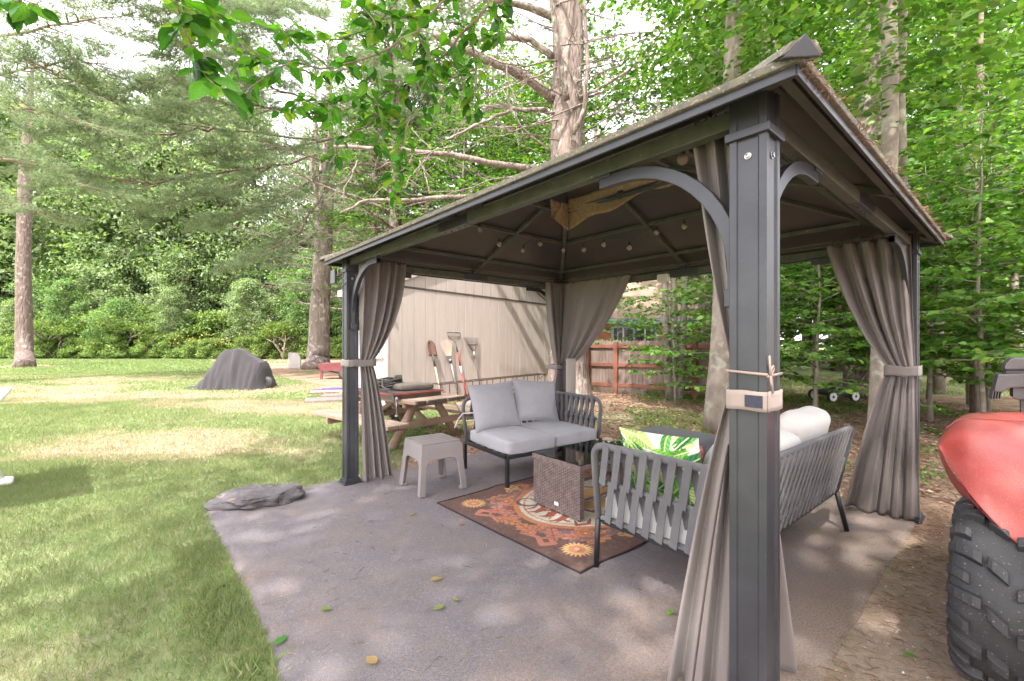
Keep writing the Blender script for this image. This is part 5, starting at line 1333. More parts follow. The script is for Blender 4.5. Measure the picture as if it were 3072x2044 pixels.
# ------------------------------------------------------------------ picnic table
pt = thing('picnic_table', 'rustic log picnic table with attached benches between the gazebo and the shed', 'picnic table', (-0.90, 5.62, 0), R(50))
ZT = 0.60
for k in range(5):
    x = -0.41 + 0.165 * k
    mb = MB(); mb.b2((x + 0.004, -0.02 * (k % 2), ZT - 0.05), (x + 0.161, 1.75, ZT)); mb.build('top_plank', MT['wood_pale'], pt, bevel=0.012, seg=3)
    mb = MB(); mb.b2((x + 0.010, -0.024 - 0.02 * (k % 2), ZT - 0.046), (x + 0.155, -0.02 * (k % 2) - 0.001, ZT - 0.004)); mb.build('plank_end', MT['wood_end'], pt, bevel=0.004)
for s in (-1, 1):
    for k in range(2):
        x = s * (0.60 + 0.155 * k)
        mb = MB(); mb.b2((x - 0.072, -0.05, 0.315), (x + 0.072, 1.75, 0.36)); mb.build('bench_plank', MT['wood_pale'], pt, bevel=0.008)
for y in (0.30, 1.40):
    for s in (-1, 1):
        mb = MB(); mb.tube([(s * 0.16, y, ZT - 0.055), (s * 0.54, y, 0.0)], [0.05, 0.058], 12); mb.build('leg', MT['log'], pt, smooth=True)
    mb = MB(); mb.bar((-0.83, y - 0.075, 0.275), (0.83, y - 0.075, 0.275), 0.04, 0.085); mb.build('cross_beam', MT['log'], pt, bevel=0.008)
    mb = MB(); mb.bar((-0.36, y, ZT - 0.085), (0.36, y, ZT - 0.085), 0.08, 0.07); mb.build('top_cleat', MT['log'], pt, bevel=0.02)
for (a, b) in (((0.0, 0.32, 0.28), (0.0, 0.85, ZT - 0.06)), ((0.0, 1.38, 0.28), (0.0, 0.9, ZT - 0.06))):
    mb = MB(); mb.tube([a, b], 0.04, 10); mb.build('diagonal_brace', MT['log'], pt, smooth=True)
tr = thing('red_rimmed_tray', 'shallow dark box with a rusty red rim lying on the picnic table', 'tray', on(pt, -0.12, 0.80, ZT, R(50)), R(48))
mb = MB(); mb.b2((-0.37, -0.52, 0.002), (0.37, 0.52, 0.052)); mb.build('box', MT['darksteel'], tr, bevel=0.004)
mb = MB(); mb.b2((-0.385, -0.535, 0.053), (0.385, 0.535, 0.072)); mb.build('red_rim', MT['red_metal'], tr, bevel=0.004)
mb = MB(); mb.b2((-0.362, -0.512, 0.0725), (0.362, 0.512, 0.076)); mb.build('sheet', MT['darksteel'], tr)
cu = thing('outdoor_cushion', 'worn olive brown cushion lying on the red rimmed tray', 'cushion', on(pt, 0.0, 0.62, ZT + 0.115, R(50)), R(40))
o = rbox((0.50, 0.42, 0.08), 0.036, 12, bulge=0.012, amp=0.016, seed=4).build('cover', MT['burlap'], cu); weld(o)
hs = thing('hose', 'dark hose heaped in loose loops on the picnic table', 'hose', on(pt, -0.22, 0.85, ZT + 0.085, R(50)), R(50))
rnd = random.Random(9)
pts = []
for k in range(90):
    a = k * 0.33; rr_ = 0.15 + 0.05 * math.sin(k * 0.21) ; pts.append(Vector((rr_ * math.cos(a) * 1.5 + 0.06 * math.sin(k * 0.13), rr_ * math.sin(a) * 0.9, 0.015 + 0.0013 * k + 0.02 * math.sin(k * 0.5) ** 2)))
pts += [Vector((-0.24, -0.25, 0.06)), Vector((-0.30, -0.48, 0.03)), Vector((-0.34, -0.62, -0.03)), Vector((-0.38, -0.72, -0.14))]
mb = MB(); mb.tube(pts, 0.013, 7); mb.build('tubing', MT['hose'], hs, smooth=True)
for k in range(3):
    mb = MB(); a = 0.7 + 0.5 * k; mb.tube([(0.02 + 0.05 * k, -0.14, 0.13), (0.13 + 0.05 * k, -0.02 + 0.02 * k, 0.155), (0.22 + 0.05 * k, 0.08 + 0.03 * k, 0.145)], 0.022, 8); mb.build('foam_sleeve', MT['hose'], hs, smooth=True)
rp_ = thing('rope', 'thin pale rope hanging from the picnic table to the ground', 'rope', on(pt, 0.27, 0.16, 0, R(50)), R(50))
mb = MB(); mb.tube([(0, 0.10, ZT + 0.06), (0.0, -0.02, ZT + 0.03), (0.01, -0.09, ZT - 0.06), (0.11, -0.18, 0.30), (0.20, -0.26, 0.02)], 0.006, 6); mb.build('cord', MT['cord'], rp_, smooth=True)
jk = thing('clamp', 'small silver screw clamp hanging at the red rimmed tray', 'clamp', on(pt, -0.46, 0.30, 0.40, R(50)), R(50))
mb = MB(); mb.tube([(0, 0, 0), (0, 0, 0.22)], 0.009, 8); mb.build('screw', MT['bolt'], jk, smooth=True)
mb = MB(); mb.lathe([(0.008, 0.18), (0.026, 0.19), (0.03, 0.21), (0.026, 0.235), (0.01, 0.245)], 12); mb.build('knob', MT['bolt'], jk, smooth=True)
mb = MB(); mb.lathe([(0.02, -0.01), (0.022, 0.0), (0.02, 0.01)], 10); mb.build('pad', MT['bolt'], jk)
en = thing('small_engine', 'black small engine machine standing on the grass under the picnic table', 'engine', (-1.90, 7.3, 0), R(35)); en.scale = (0.8, 0.8, 0.8)
o = rbox((0.42, 0.36, 0.14), 0.05, 8, bulge=0.03).build('shroud', MT['black'], en, loc=(0, 0, 0.44)); weld(o)
o = rbox((0.34, 0.30, 0.20), 0.03, 8).build('block', MT['dusty_black'], en, loc=(0.02, 0, 0.28)); weld(o)
mb = MB(); mb.lathe([(0.03, 0), (0.06, 0.01), (0.06, 0.05), (0.03, 0.06)], 14, Matrix.Translation((-0.17, -0.05, 0.30)) @ Matrix.Rotation(R(-90), 4, 'Y')); mb.build('air_filter', MT['darksteel'], en, smooth=True)
for s in (-1, 1):
    mb = MB(); mb.lathe([(0.05, -0.03), (0.11, -0.03), (0.125, 0), (0.11, 0.03), (0.05, 0.03)], 18, Matrix.Translation((0.05, s * 0.2, 0.125)) @ Matrix.Rotation(R(90), 4, 'X')); mb.build('wheel', MT['rubber'], en, smooth=True)
mb = MB(); mb.b2((-0.22, -0.17, 0.14), (0.24, 0.17, 0.19)); mb.build('frame', MT['darksteel'], en, bevel=0.01)

# ------------------------------------------------------------------ wooden fence toward the neighbour
FA, FB = Vector((2.05, 11.9, 0)), Vector((5.35, 9.75, 0)); fd = (FB - FA).normalized(); fa = math.atan2(fd.y, fd.x); FL = (FB - FA).length
fn = thing('picket_fence', 'grey board fence with red stained posts and rails at the edge of the woods', 'fence', FA, fa)
FH = 1.33
ps = [0.0, 0.78, 2.70, FL]
for x in ps:
    mb = MB(); mb.b2((x - 0.055, -0.075, 0), (x + 0.055, 0.03, FH)); mb.build('post', MT['fence_red'], fn, bevel=0.006)
for a, b in zip(ps[:-1], ps[1:]):
    for z in (0.22, 0.74, 1.22):
        mb = MB(); mb.b2((a + 0.056, -0.045, z - 0.045), (b - 0.056, 0.0, z + 0.045)); mb.build('rail', MT['fence_red'], fn, bevel=0.004)
w = 0.088; k = 0; x = -0.04
pk_me = {}
while x < FL:
    hgt = FH + 0.055 + 0.012 * math.sin(k * 2.3)
    m = MB(); m.prism([(0.003, 0.17), (w - 0.003, 0.17), (w - 0.003, hgt - 0.05), (w / 2, hgt), (0.003, hgt - 0.05)], 0, 0.018, Matrix.Rotation(R(90), 4, 'X'))
    o = m.build('board', MT['fence_board'], fn, loc=(x, 0.022, 0)); x += w; k += 1
m = MB(); m.b2((-0.02, 0.03, FH - 0.055), (FL, 0.045, FH - 0.01)); m.build('top_rail', MT['fence_red'], fn)
m = MB()
for k in range(-3, 44):
    x0 = k * 0.055
    for s in (1, -1):
        a, b = (x0, 0.0) if s > 0 else (x0 + 0.17, 0.0); b = x0 + 0.17 if s > 0 else x0
        a0, b0 = max(0.06, a), max(0.06, b)
        if a < 0.06 or b < 0.06 or a > 1.6 or b > 1.6: continue
        m.bar((a, -0.02 - 0.006 * s, 0.01), (b, -0.02 - 0.006 * s, 0.17), 0.007, 0.018)
stuff(m.build('lattice', MT['fence_board'], fn))

# ------------------------------------------------------------------ neighbour's house behind the fence
hb = thing('neighbour_house', 'salmon red cottage with pale blue window trim and tan roof beyond the fence', 'house', (3.9, 19.0, 0), R(-8))
mb = MB(); mb.b2((0, 0, 0), (5.4, 7.0, 2.35)); mb.build('wall', MT['house_red'], hb)
for k in range(11):
    mb = MB(); mb.b2((-0.02, -0.022, 0.10 + 0.20 * k), (5.42, -0.002, 0.285 + 0.20 * k)); mb.build('clapboard', MT['house_red'], hb, bevel=0.004, seg=1)
q = [(-0.5, -0.6, 2.25), (5.9, -0.6, 2.25), (5.9, 3.5, 4.4), (-0.5, 3.5, 4.4)]
mb = MB(); mb.add(q + [(a, b, c + 0.08) for a, b, c in q], [(3, 2, 1, 0), (4, 5, 6, 7), (0, 1, 5, 4), (1, 2, 6, 5), (2, 3, 7, 6), (3, 0, 4, 7)])
q = [(-0.5, 7.6, 2.25), (5.9, 7.6, 2.25), (5.9, 3.5, 4.4), (-0.5, 3.5, 4.4)]
mb.add(q + [(a, b, c + 0.08) for a, b, c in q], [(0, 1, 2, 3), (7, 6, 5, 4), (4, 5, 1, 0), (5, 6, 2, 1), (6, 7, 3, 2), (7, 4, 0, 3)])
rf_ = mb.build('roof', MT['house_roof'], hb)
mb = MB(); mb.b2((-0.5, -0.64, 2.12), (5.9, -0.60, 2.30)); mb.build('fascia', MT['blue_trim'], rf_)
for (x0, x1, z0, z1) in ((0.45, 1.25, 0.75, 1.95), (1.35, 2.15, 0.75, 1.95), (3.05, 3.35, 0.2, 2.0), (4.1, 4.9, 0.8, 1.9)):
    mb = MB(); mb.b2((x0, -0.045, z0), (x1, -0.03, z1)); w_ = mb.build('window', MT['pane'], hb)
    for (a, b, c, e) in ((x0 - 0.09, x0, z0 - 0.09, z1 + 0.09), (x1, x1 + 0.09, z0 - 0.09, z1 + 0.09)):
        mb = MB(); mb.b2((a, -0.075, c), (b, -0.024, e)); mb.build('window_frame', MT['blue_trim'], w_)
    for (c, e) in ((z0 - 0.09, z0), (z1, z1 + 0.09)):
        mb = MB(); mb.b2((x0, -0.075, c), (x1, -0.024, e)); mb.build('window_frame', MT['blue_trim'], w_)
    mb = MB(); mb.b2(((x0 + x1) / 2 - 0.03, -0.062, z0), ((x0 + x1) / 2 + 0.03, -0.046, z1)); mb.b2((x0, -0.062, (z0 + z1) / 2 - 0.03), (x1, -0.0465, (z0 + z1) / 2 + 0.03)); mb.build('sash', MT['white'], w_)

# ------------------------------------------------------------------ covered ride-on mower
cv = thing('covered_mower', 'machine hidden under a draped charcoal cover on the sunny lawn', 'covered machine', (-8.15, 12.9, 0), R(-3))
prof = [(-1.30, 0.03, 0.16), (-1.18, 0.05, 0.25), (-1.02, 0.07, 0.36), (-0.85, 0.16, 0.47), (-0.66, 0.38, 0.55), (-0.46, 0.68, 0.60), (-0.28, 1.00, 0.60), (-0.17, 1.09, 0.60), (0.06, 1.12, 0.58), (0.22, 1.15, 0.56), (0.36, 1.10, 0.56), (0.55, 0.96, 0.60), (0.74, 0.85, 0.62), (0.86, 0.79, 0.62), (0.95, 0.77, 0.60), (1.01, 0.60, 0.55), (1.06, 0.34, 0.50), (1.10, 0.12, 0.45), (1.13, 0.03, 0.42)]
rows = []
for i in range(73):
    f = i / 72 * (len(prof) - 1); a = int(min(f, len(prof) - 2)); t = f - a
    x, h, dpt = [prof[a][q] * (1 - t) + prof[a + 1][q] * t for q in range(3)]
    row = []
    for j in range(61):
        s = -1 + 2 * j / 60; e = abs(s)
        y = dpt * math.copysign(e ** 0.8, s) * (0.45 + 0.55 * e) ; zz = h * (1 - max(0, (e - 0.25) / 0.75) ** 1.6)
        fold = noise.noise(Vector((x * 2.6, s * 1.3, 2))) * 0.12 * e - abs(noise.noise(Vector((x * 5 + s * 1.5, s * 1.2, 5)))) * 0.20 * e + 0.045 * math.sin(x * 16 + s * 2 + 3 * noise.noise(Vector((x * 2, 0, 0)))) * e * e
        y += math.copysign(fold, s); zz += 0.02 * noise.noise(Vector((x * 4, s * 4, 1))) * (1 - e)
        row.append(Vector((x + 0.03 * noise.noise(Vector((x * 3, s * 3, 8))) * e, y, max(0.012, zz))))
    rows.append(row)
mb = MB(); mb.grid(rows); mb.build('cover', MT['tarp'], cv, smooth=True)
mb = MB(); mb.lathe([(0.10, -0.10), (0.20, -0.09), (0.235, -0.04), (0.235, 0.04), (0.20, 0.09), (0.10, 0.10)], 22, Matrix.Translation((1.10, -0.06, 0.17)) @ Matrix.Scale(0.72, 4) @ Matrix.Rotation(R(90), 4, 'X')); mb.build('wheel', MT['rubber'], cv, smooth=True)
# ------------------------------------------------------------------ pale stone, utility cart, paving slabs beside the pine
gs = thing('stone_slab', 'pale upright stone slab beside the big pine trunk', 'stone', gp(884, 1106), R(8))
mb = MB(); mb.prism([(-0.30, 0), (0.30, 0), (0.31, 0.52), (0.19, 0.80), (-0.28, 0.82)], -0.07, 0.07, Matrix.Rotation(R(90), 4, 'X')); mb.build('slab', MT['stone'], gs, bevel=0.012)
ca = thing('utility_cart', 'faded red steel garden cart parked behind the gazebo post', 'cart', (-6.35, 16.2, 0), R(12)); ca.scale = (0.85, 0.85, 0.85)
mb = MB(); W2 = 0.42
a = [(-0.66, -W2 + .06, 0.36), (0.60, -W2 + .06, 0.36), (0.60, W2 - .06, 0.36), (-0.66, W2 - .06, 0.36)]; b = [(-0.78, -W2, 0.66), (0.68, -W2, 0.72), (0.68, W2, 0.72), (-0.78, W2, 0.66)]
mb.add(a + b, [(3, 2, 1, 0), (0, 1, 5, 4), (1, 2, 6, 5), (2, 3, 7, 6), (3, 0, 4, 7)]); o = mb.build('tub', MT['faded_red'], ca, fix=True); o.modifiers.new('s', 'SOLIDIFY').thickness = 0.012
for s in (-1, 1):
    mb = MB(); mb.lathe([(0.06, -0.06), (0.16, -0.06), (0.19, -0.02), (0.19, 0.02), (0.16, 0.06), (0.06, 0.06)], 18, Matrix.Translation((0.25, s * 0.40, 0.19)) @ Matrix.Rotation(R(90), 4, 'X')); w_ = mb.build('wheel', MT['rubber'], ca, smooth=True)
    mb = MB(); mb.lathe([(0.02, -0.064), (0.09, -0.064), (0.09, 0.064), (0.02, 0.064)], 14, Matrix.Translation((0.25, s * 0.40, 0.19)) @ Matrix.Rotation(R(90), 4, 'X')); mb.build('hub', MT['red_metal'], w_)
mb = MB(); mb.bar((-0.75, 0, 0.44), (0.7, -0.02, 0.06), 0.05, 0.05); mb.build('drawbar', MT['black'], ca)
mb = MB(); mb.b2((-0.72, -0.2, 0.0), (-0.62, -0.1, 0.36)); mb.build('prop_stand', MT['faded_red'], ca)
for (px, py, w_, d_, a) in ((985, 1203, 0.95, 0.55, 20), (1012, 1190, 0.7, 0.5, 14)):
    q = gp(px, py); s = thing('paving_slab', 'thin weathered paving slab lying on the grass at the gazebo corner', 'paving slab', q, R(a), 'paving slabs by the gazebo')
    mb = MB(); mb.b2((-w_ / 2, -d_ / 2, 0.0), (w_ / 2, d_ / 2, 0.055)); mb.build('slab', MT['paver'], s, bevel=0.01)
fg = thing('folded_cloth', 'folded red white and blue cloth lying on the grass near the paving slabs', 'cloth', gp(985, 1178), R(15))
for k, m in enumerate((MT['faded_red'], MT['white'], MT['faded_red'], mat('navy_cloth', (0.08, 0.09, 0.30), rough=0.9))):
    o = rbox((0.9 - 0.05 * k, 0.42 - 0.06 * k, 0.03), 0.012, 6, bulge=0.01, amp=0.012, seed=k).build('fold', m, fg, loc=(0.1 * (k == 3) * 2, 0.03 * k, 0.016 + 0.026 * k)); weld(o)

# ------------------------------------------------------------------ white patio table at the left edge
wt_ = thing('patio_table', 'white plastic patio table with splayed feet standing on the open lawn', 'table', (-4.54, 3.42, 0), R(-44))
o = rbox((1.25, 0.85, 0.045), 0.02, 10).build('table_top', MT['white'], wt_, loc=(0, 0, 0.875)); weld(o)
for (x, y) in ((-0.55, 0.35), (0.45, 0.15), (-0.57, -0.35), (0.57, -0.35)):
    mb = MB(); mb.tube([(x * 0.7, y * 0.2, 0.855), (x, y, 0.05)], [0.04, 0.034], 10); l_ = mb.build('leg', MT['white'], wt_, smooth=True)
    o = rbox((0.20, 0.11, 0.05), 0.022, 6, bulge=0.012).build('foot', MT['white'], l_, loc=(x, y + 0.03 * (1 if y > 0 else -1), 0.028)); weld(o)

# ------------------------------------------------------------------ push mower in the woods
pm = thing('push_mower', 'push lawn mower with white wheels parked under a tree in the woods', 'lawn mower', gp(2500, 1205), R(12))
o = rbox((0.62, 0.42, 0.12), 0.05, 8, bulge=0.03).build('deck', MT['dusty_black'], pm, loc=(0.12, 0.1, 0.19)); weld(o)
o = rbox((0.24, 0.24, 0.16), 0.05, 8, bulge=0.03).build('engine', MT['darksteel'], pm, loc=(0.16, 0.1, 0.33)); weld(o)
for (x, y) in ((-0.18, -0.14), (0.42, -0.14), (-0.18, 0.34), (0.42, 0.34)):
    M = Matrix.Translation((x, y, 0.125)) @ Matrix.Rotation(R(90), 4, 'X')
    mb = MB(); mb.lathe([(0.07, -0.025), (0.125, -0.025), (0.125, 0.025), (0.07, 0.025)], 20, M); w_ = mb.build('wheel', MT['rubber'], pm, smooth=True)
    mb = MB(); mb.lathe([(0.02, -0.03), (0.095, -0.029), (0.095, 0.029), (0.02, 0.03)], 20, M); hbm = mb.build('hub', MT['white'], w_)
    mb = MB(); mb.lathe([(0.01, -0.034), (0.03, -0.033), (0.03, 0.033), (0.01, 0.034)], 12, M); mb.build('cap', MT['black'], w_)
mb = MB()
for y in (-0.06, 0.26): mb.tube([(0.40, y, 0.22), (1.05, y, 0.85)], 0.012, 6)
mb.tube([(1.05, -0.06, 0.85), (1.05, 0.26, 0.85)], 0.012, 6); mb.build('push_bar', MT['darksteel'], pm, smooth=True)

# ------------------------------------------------------------------ all-terrain vehicle at the right edge (parked parallel to the woods side)
AC = Vector((1.885, 1.70, 0)); AA = GA                        # local x away from the viewer along the gazebo side, y left
av = thing('quad_bike', 'red quad bike with chunky knobbly tyres parked beside the gazebo', 'quad bike', AC, AA)
TR_, TW = 0.345, 0.27
def tyre(cx, cy, front):
    M = Matrix.Translation((cx, cy, TR_)) @ Matrix.Rotation(R(90), 4, 'X')
    prof = [(0.16, -0.115), (0.20, -0.125), (0.27, -0.128), (0.308, -0.115), (0.322, -0.08), (0.327, 0), (0.322, 0.08), (0.308, 0.115), (0.27, 0.128), (0.20, 0.125), (0.16, 0.115)]
    mb = MB(); mb.lathe(prof, 56, M); t = mb.build('tyre', MT['rubber'], av, smooth=True)
    mb = MB(); mb.lathe([(0.03, -0.05), (0.155, -0.10), (0.162, -0.112), (0.162, 0.112), (0.155, 0.10), (0.03, 0.05)], 28, M); mb.build('rim', MT['darksteel'], t, smooth=True)
    def lug(a0, y0, a1, y1, wd, ht):
        n = 4; mbl = MB(); top = []; bot = []
        for k in range(n + 1):
            s = k / n; a = a0 + (a1 - a0) * s; yy = y0 + (y1 - y0) * s
            rb = 0.327 - 0.05 * (abs(yy) / 0.13) ** 4; da = wd / 0.33
            for sg in (-1, 1):
                for rr, l in ((rb - 0.006, bot), (rb + ht - 0.006 * (k in (0, n)), top)):
                    aa = a + sg * da * (0.5 if l is bot else 0.40); l.append(Vector((cx + rr * math.cos(aa), cy + yy, TR_ + rr * math.sin(aa))))
        nn = len(top); vs = top + bot; fs = []
        for k in range(n):
            i = 2 * k; fs += [(i, i + 1, i + 3, i + 2), (nn + i + 1, nn + i, nn + i + 2, nn + i + 3), (i, i + 2, nn + i + 2, nn + i), (i + 1, nn + i + 1, nn + i + 3, i + 3)]
        fs += [(0, nn, nn + 1, 1), (2 * n, 2 * n + 1, nn + 2 * n + 1, nn + 2 * n)]
        mbl.add(vs, fs); return mbl
    N_ = 13
    for k in range(N_):
        a = 2 * math.pi * k / N_
        low = math.sin(a) < -0.80
        m = MT['sandy_rubber'] if low else MT['rubber']
        # each pitch: a long shoulder bar and a short centre knob per side
        for (p0, q0, p1, q1, w) in ((0.0, 0.130, 0.05, 0.040, 0.044), (0.22, -0.130, 0.27, -0.040, 0.044), (0.10, 0.028, 0.20, -0.022, 0.046), (0.22, 0.130, 0.28, 0.070, 0.042), (0.02, -0.130, 0.08, -0.070, 0.042)):
            lug(a + p0 * 1.2, q0, a + p1 * 1.2 + (0.05 if abs(q0) > 0.1 and abs(q1) < 0.05 and k % 2 else 0), q1, w, 0.030).build('lug', m, t, fix=True, bevel=0.003, seg=2)
    return t
tyre(0.0, 0.0, True)
# far wheels and the off-side wheel are simpler copies of the same tyre
for (x, y) in ((0.0, -0.88), (1.22, 0.0), (1.22, -0.88)):
    M = Matrix.Translation((x, y, TR_)) @ Matrix.Rotation(R(90), 4, 'X')
    mb = MB(); mb.lathe([(0.16, -0.115), (0.27, -0.130), (0.320, -0.115), (0.343, 0), (0.320, 0.115), (0.27, 0.130), (0.16, 0.115)], 40, M); t = mb.build('tyre', MT['rubber'], av, smooth=True)
    mb = MB(); mb.lathe([(0.03, -0.05), (0.158, -0.10), (0.158, 0.10), (0.03, 0.05)], 24, M); mb.build('rim', MT['darksteel'], t, smooth=True)
# front fender shell: cross edges from left to right, lower edge to crest, then back over the wheel
def A2(p): 
    d_ = Vector(p) - AC; return Vector((d_.dot(U2), d_.dot(U1), p[2]))
low = [at(2816, 1340, 1.84), at(2842, 1385, 1.79), at(2880, 1445, 1.71), at(2925, 1505, 1.64), at(3000, 1585, 1.57), at(3072, 1650, 1.52), at(3170, 1700, 1.50), at(3320, 1720, 1.50)]
top = [at(2818, 1322, 1.90), at(2840, 1282, 1.97), at(2870, 1256, 2.02), at(2905, 1247, 2.04), at(2975, 1243, 2.02), at(3072, 1243, 1.96), at(3170, 1243, 1.92), at(3320, 1243, 1.88)]
rows = []
for i in range(9):
    t = i / 8; row = []
    for k, (l, u) in enumerate(zip(low, top)):
        p = l.lerp(u, t); out = Vector((-0.62, -0.72, 0.30)) * (0.085 * math.sin(math.pi * t) * min(1, k / 2.5)); out.z += 0.05 * math.sin(math.pi * t) * min(1, k / 3)
        p = p + out
        row.append(A2(p))
    rows.append(row)
for j, (dx, dz) in enumerate(((0.06, 0.004), (0.18, -0.002), (0.34, -0.04), (0.50, -0.12), (0.62, -0.24))):
    rows.append([rows[8][k] + Vector((dx * (0.25 + 0.75 * min(1, k / 3)), -0.03 * j * (k == 0), dz - (0.10 * j / 4 if k < 2 else 0))) for k in range(8)])
mb = MB(); mb.grid(rows); o = mb.build('fender', MT['atv_red'], av, smooth=True); weld(o, 1e-5)
s_ = o.modifiers.new('sub', 'SUBSURF'); s_.levels = 3; s_.render_levels = 3
m_ = o.modifiers.new('s', 'SOLIDIFY'); m_.thickness = 0.006; m_.offset = -1
mb = MB(); mb.tube([rows[7][k] + Vector((-0.012, 0.004, 0.004)) for k in range(1, 8)], 0.0022, 6); mb.build('seam', MT['red_metal'], av, smooth=True)
inn = [at(2818, 1345, 1.88), at(2826, 1385, 1.90), at(2848, 1435, 1.90), at(2876, 1478, 1.88), at(2905, 1502, 1.86), at(2940, 1515, 1.84), at(3010, 1535, 1.82), at(3100, 1550, 1.80)]
rows2 = []
for i in range(4):
    t = i / 3; rows2.append([A2((low[k] + Vector((0.004, 0.006, -0.002))).lerp(inn[k], t)) for k in range(8)])
mb = MB(); mb.grid(rows2); o = mb.build('fender_lining', MT['atv_red'], av, smooth=True); o.modifiers.new('s', 'SOLIDIFY').thickness = 0.004
s_ = o.modifiers.new('sub', 'SUBSURF'); s_.levels = 1; s_.render_levels = 2
# body: hood, seat, rear fenders, rack, steering
o = rbox((1.15, 0.52, 0.30), 0.10, 10, bulge=0.05).build('hood', MT['atv_red'], av, loc=(0.46, -0.46, 0.76)); weld(o)
o = rbox((0.75, 0.36, 0.18), 0.07, 10, bulge=0.04).build('seat', MT['black'], av, loc=(1.05, -0.44, 0.90)); weld(o)
o = rbox((0.55, 1.10, 0.09), 0.04, 10, bulge=0.04).build('rear_fender', MT['atv_red'], av, loc=(1.26, -0.44, 0.80)); weld(o)
o = rbox((1.5, 0.34, 0.24), 0.05, 8).build('chassis', MT['black'], av, loc=(0.6, -0.44, 0.42)); weld(o)
for (x, y) in ((0.0, -0.44), (1.22, -0.44)):
    mb = MB(); mb.tube([(x, -0.85, TR_), (x, -0.03, TR_)], 0.03, 10); mb.build('axle', MT['darksteel'], av, smooth=True)
hp = A2(at(3062, 1140, 2.02))
mb = MB()
W3 = lambda dx, dz: at(3062 + dx, 1140 + dz, 2.02)
def slab(poly, y0, y1, name, m, bevel=0.006):
    mb = MB(); n = len(poly); vs = [A2(at(px, py, Y)) for Y in (y0, y1) for (px, py) in poly]
    vs2 = []
    for i, Y in enumerate((y0, y1)):
        for (px, py) in poly: vs2.append(A2(at(px, py, 2.0) + Vector((0.70, 0.72, 0)) * (Y - 2.0)))
    mb.add(vs2, [tuple(range(n)), tuple(range(2 * n - 1, n - 1, -1))] + [(i, n + i, n + (i + 1) % n, (i + 1) % n) for i in range(n)])
    return mb.build(name, m, av, fix=True, bevel=bevel)
slab([(3010, 1110), (3014, 1092), (3028, 1078), (3040, 1073), (3090, 1074), (3130, 1084), (3140, 1110)], 1.97, 2.13, 'pod_lid', MT['dusty_black'], 0.008)
slab([(2992, 1122), (3150, 1118), (3160, 1160), (3060, 1162), (3030, 1163), (3012, 1172), (3004, 1176), (2979, 1175)], 1.96, 2.15, 'handlebar_pod', MT['dusty_black'], 0.006)
slab([(3016, 1111), (3140, 1111), (3140, 1121), (3016, 1121)], 1.99, 2.11, 'pod_neck', MT['black'], 0.002)
for k in range(4):
    x = 2977 + 8 * k; slab([(x, 1172), (x + 4, 1172), (x - 1, 1198 - k), (x - 4, 1199 - k)], 1.965, 2.14, 'vent_fin', MT['dusty_black'], 0.001)
slab([(3036, 1160), (3130, 1160), (3128, 1196), (3060, 1200), (3042, 1197), (3037, 1190)], 1.98, 2.12, 'gauge_box', MT['dusty_black'], 0.006)
slab([(3063, 1199), (3082, 1199), (3085, 1262), (3066, 1262)], 2.02, 2.06, 'steering_stem', MT['dusty_black'], 0.003)
c0 = A2(at(3090, 1150, 2.06))
mb = MB(); mb.tube(bend([c0, c0 + Vector((0.10, -0.25, 0.03)), c0 + Vector((0.20, -0.62, 0.0))], 0.1), 0.014, 8); mb.build('handlebar', MT['black'], av, smooth=True)

# ------------------------------------------------------------------ vegetation builders
GREENS = np.array([(0.18, 0.285, 0.06), (0.075, 0.175, 0.028), (0.105, 0.230, 0.036), (0.062, 0.150, 0.034), (0.145, 0.265, 0.050), (0.092, 0.205, 0.028)])
HAZE_PALE = np.array([(0.20, 0.275, 0.135), (0.25, 0.315, 0.175), (0.165, 0.24, 0.115), (0.285, 0.335, 0.20), (0.135, 0.205, 0.09)])  # washed-out haze of the distant trees is mixed into these leaf greens
PINE = np.array([(0.19, 0.265, 0.15), (0.22, 0.295, 0.17), (0.155, 0.225, 0.135), (0.25, 0.305, 0.18)])
def pick(pal, n, rg, jit=0.18):
    c = pal[rg.integers(0, len(pal), n)]; return np.clip(c * (1 + rg.normal(0, jit, (n, 1))), 0.008, 0.6)
def wiggle(a, b, n, amp, rnd):
    a = Vector(a); b = Vector(b); L = (b - a).length; out = []
    off = Vector((0, 0, 0))
    for i in range(n + 1):
        t = i / n
        out.append(a.lerp(b, t) + off * math.sin(math.pi * min(1, t * 1.1)))
        off += Vector((rnd.gauss(0, 1), rnd.gauss(0, 1), rnd.gauss(0, 0.6))) * amp * L / n
    return out
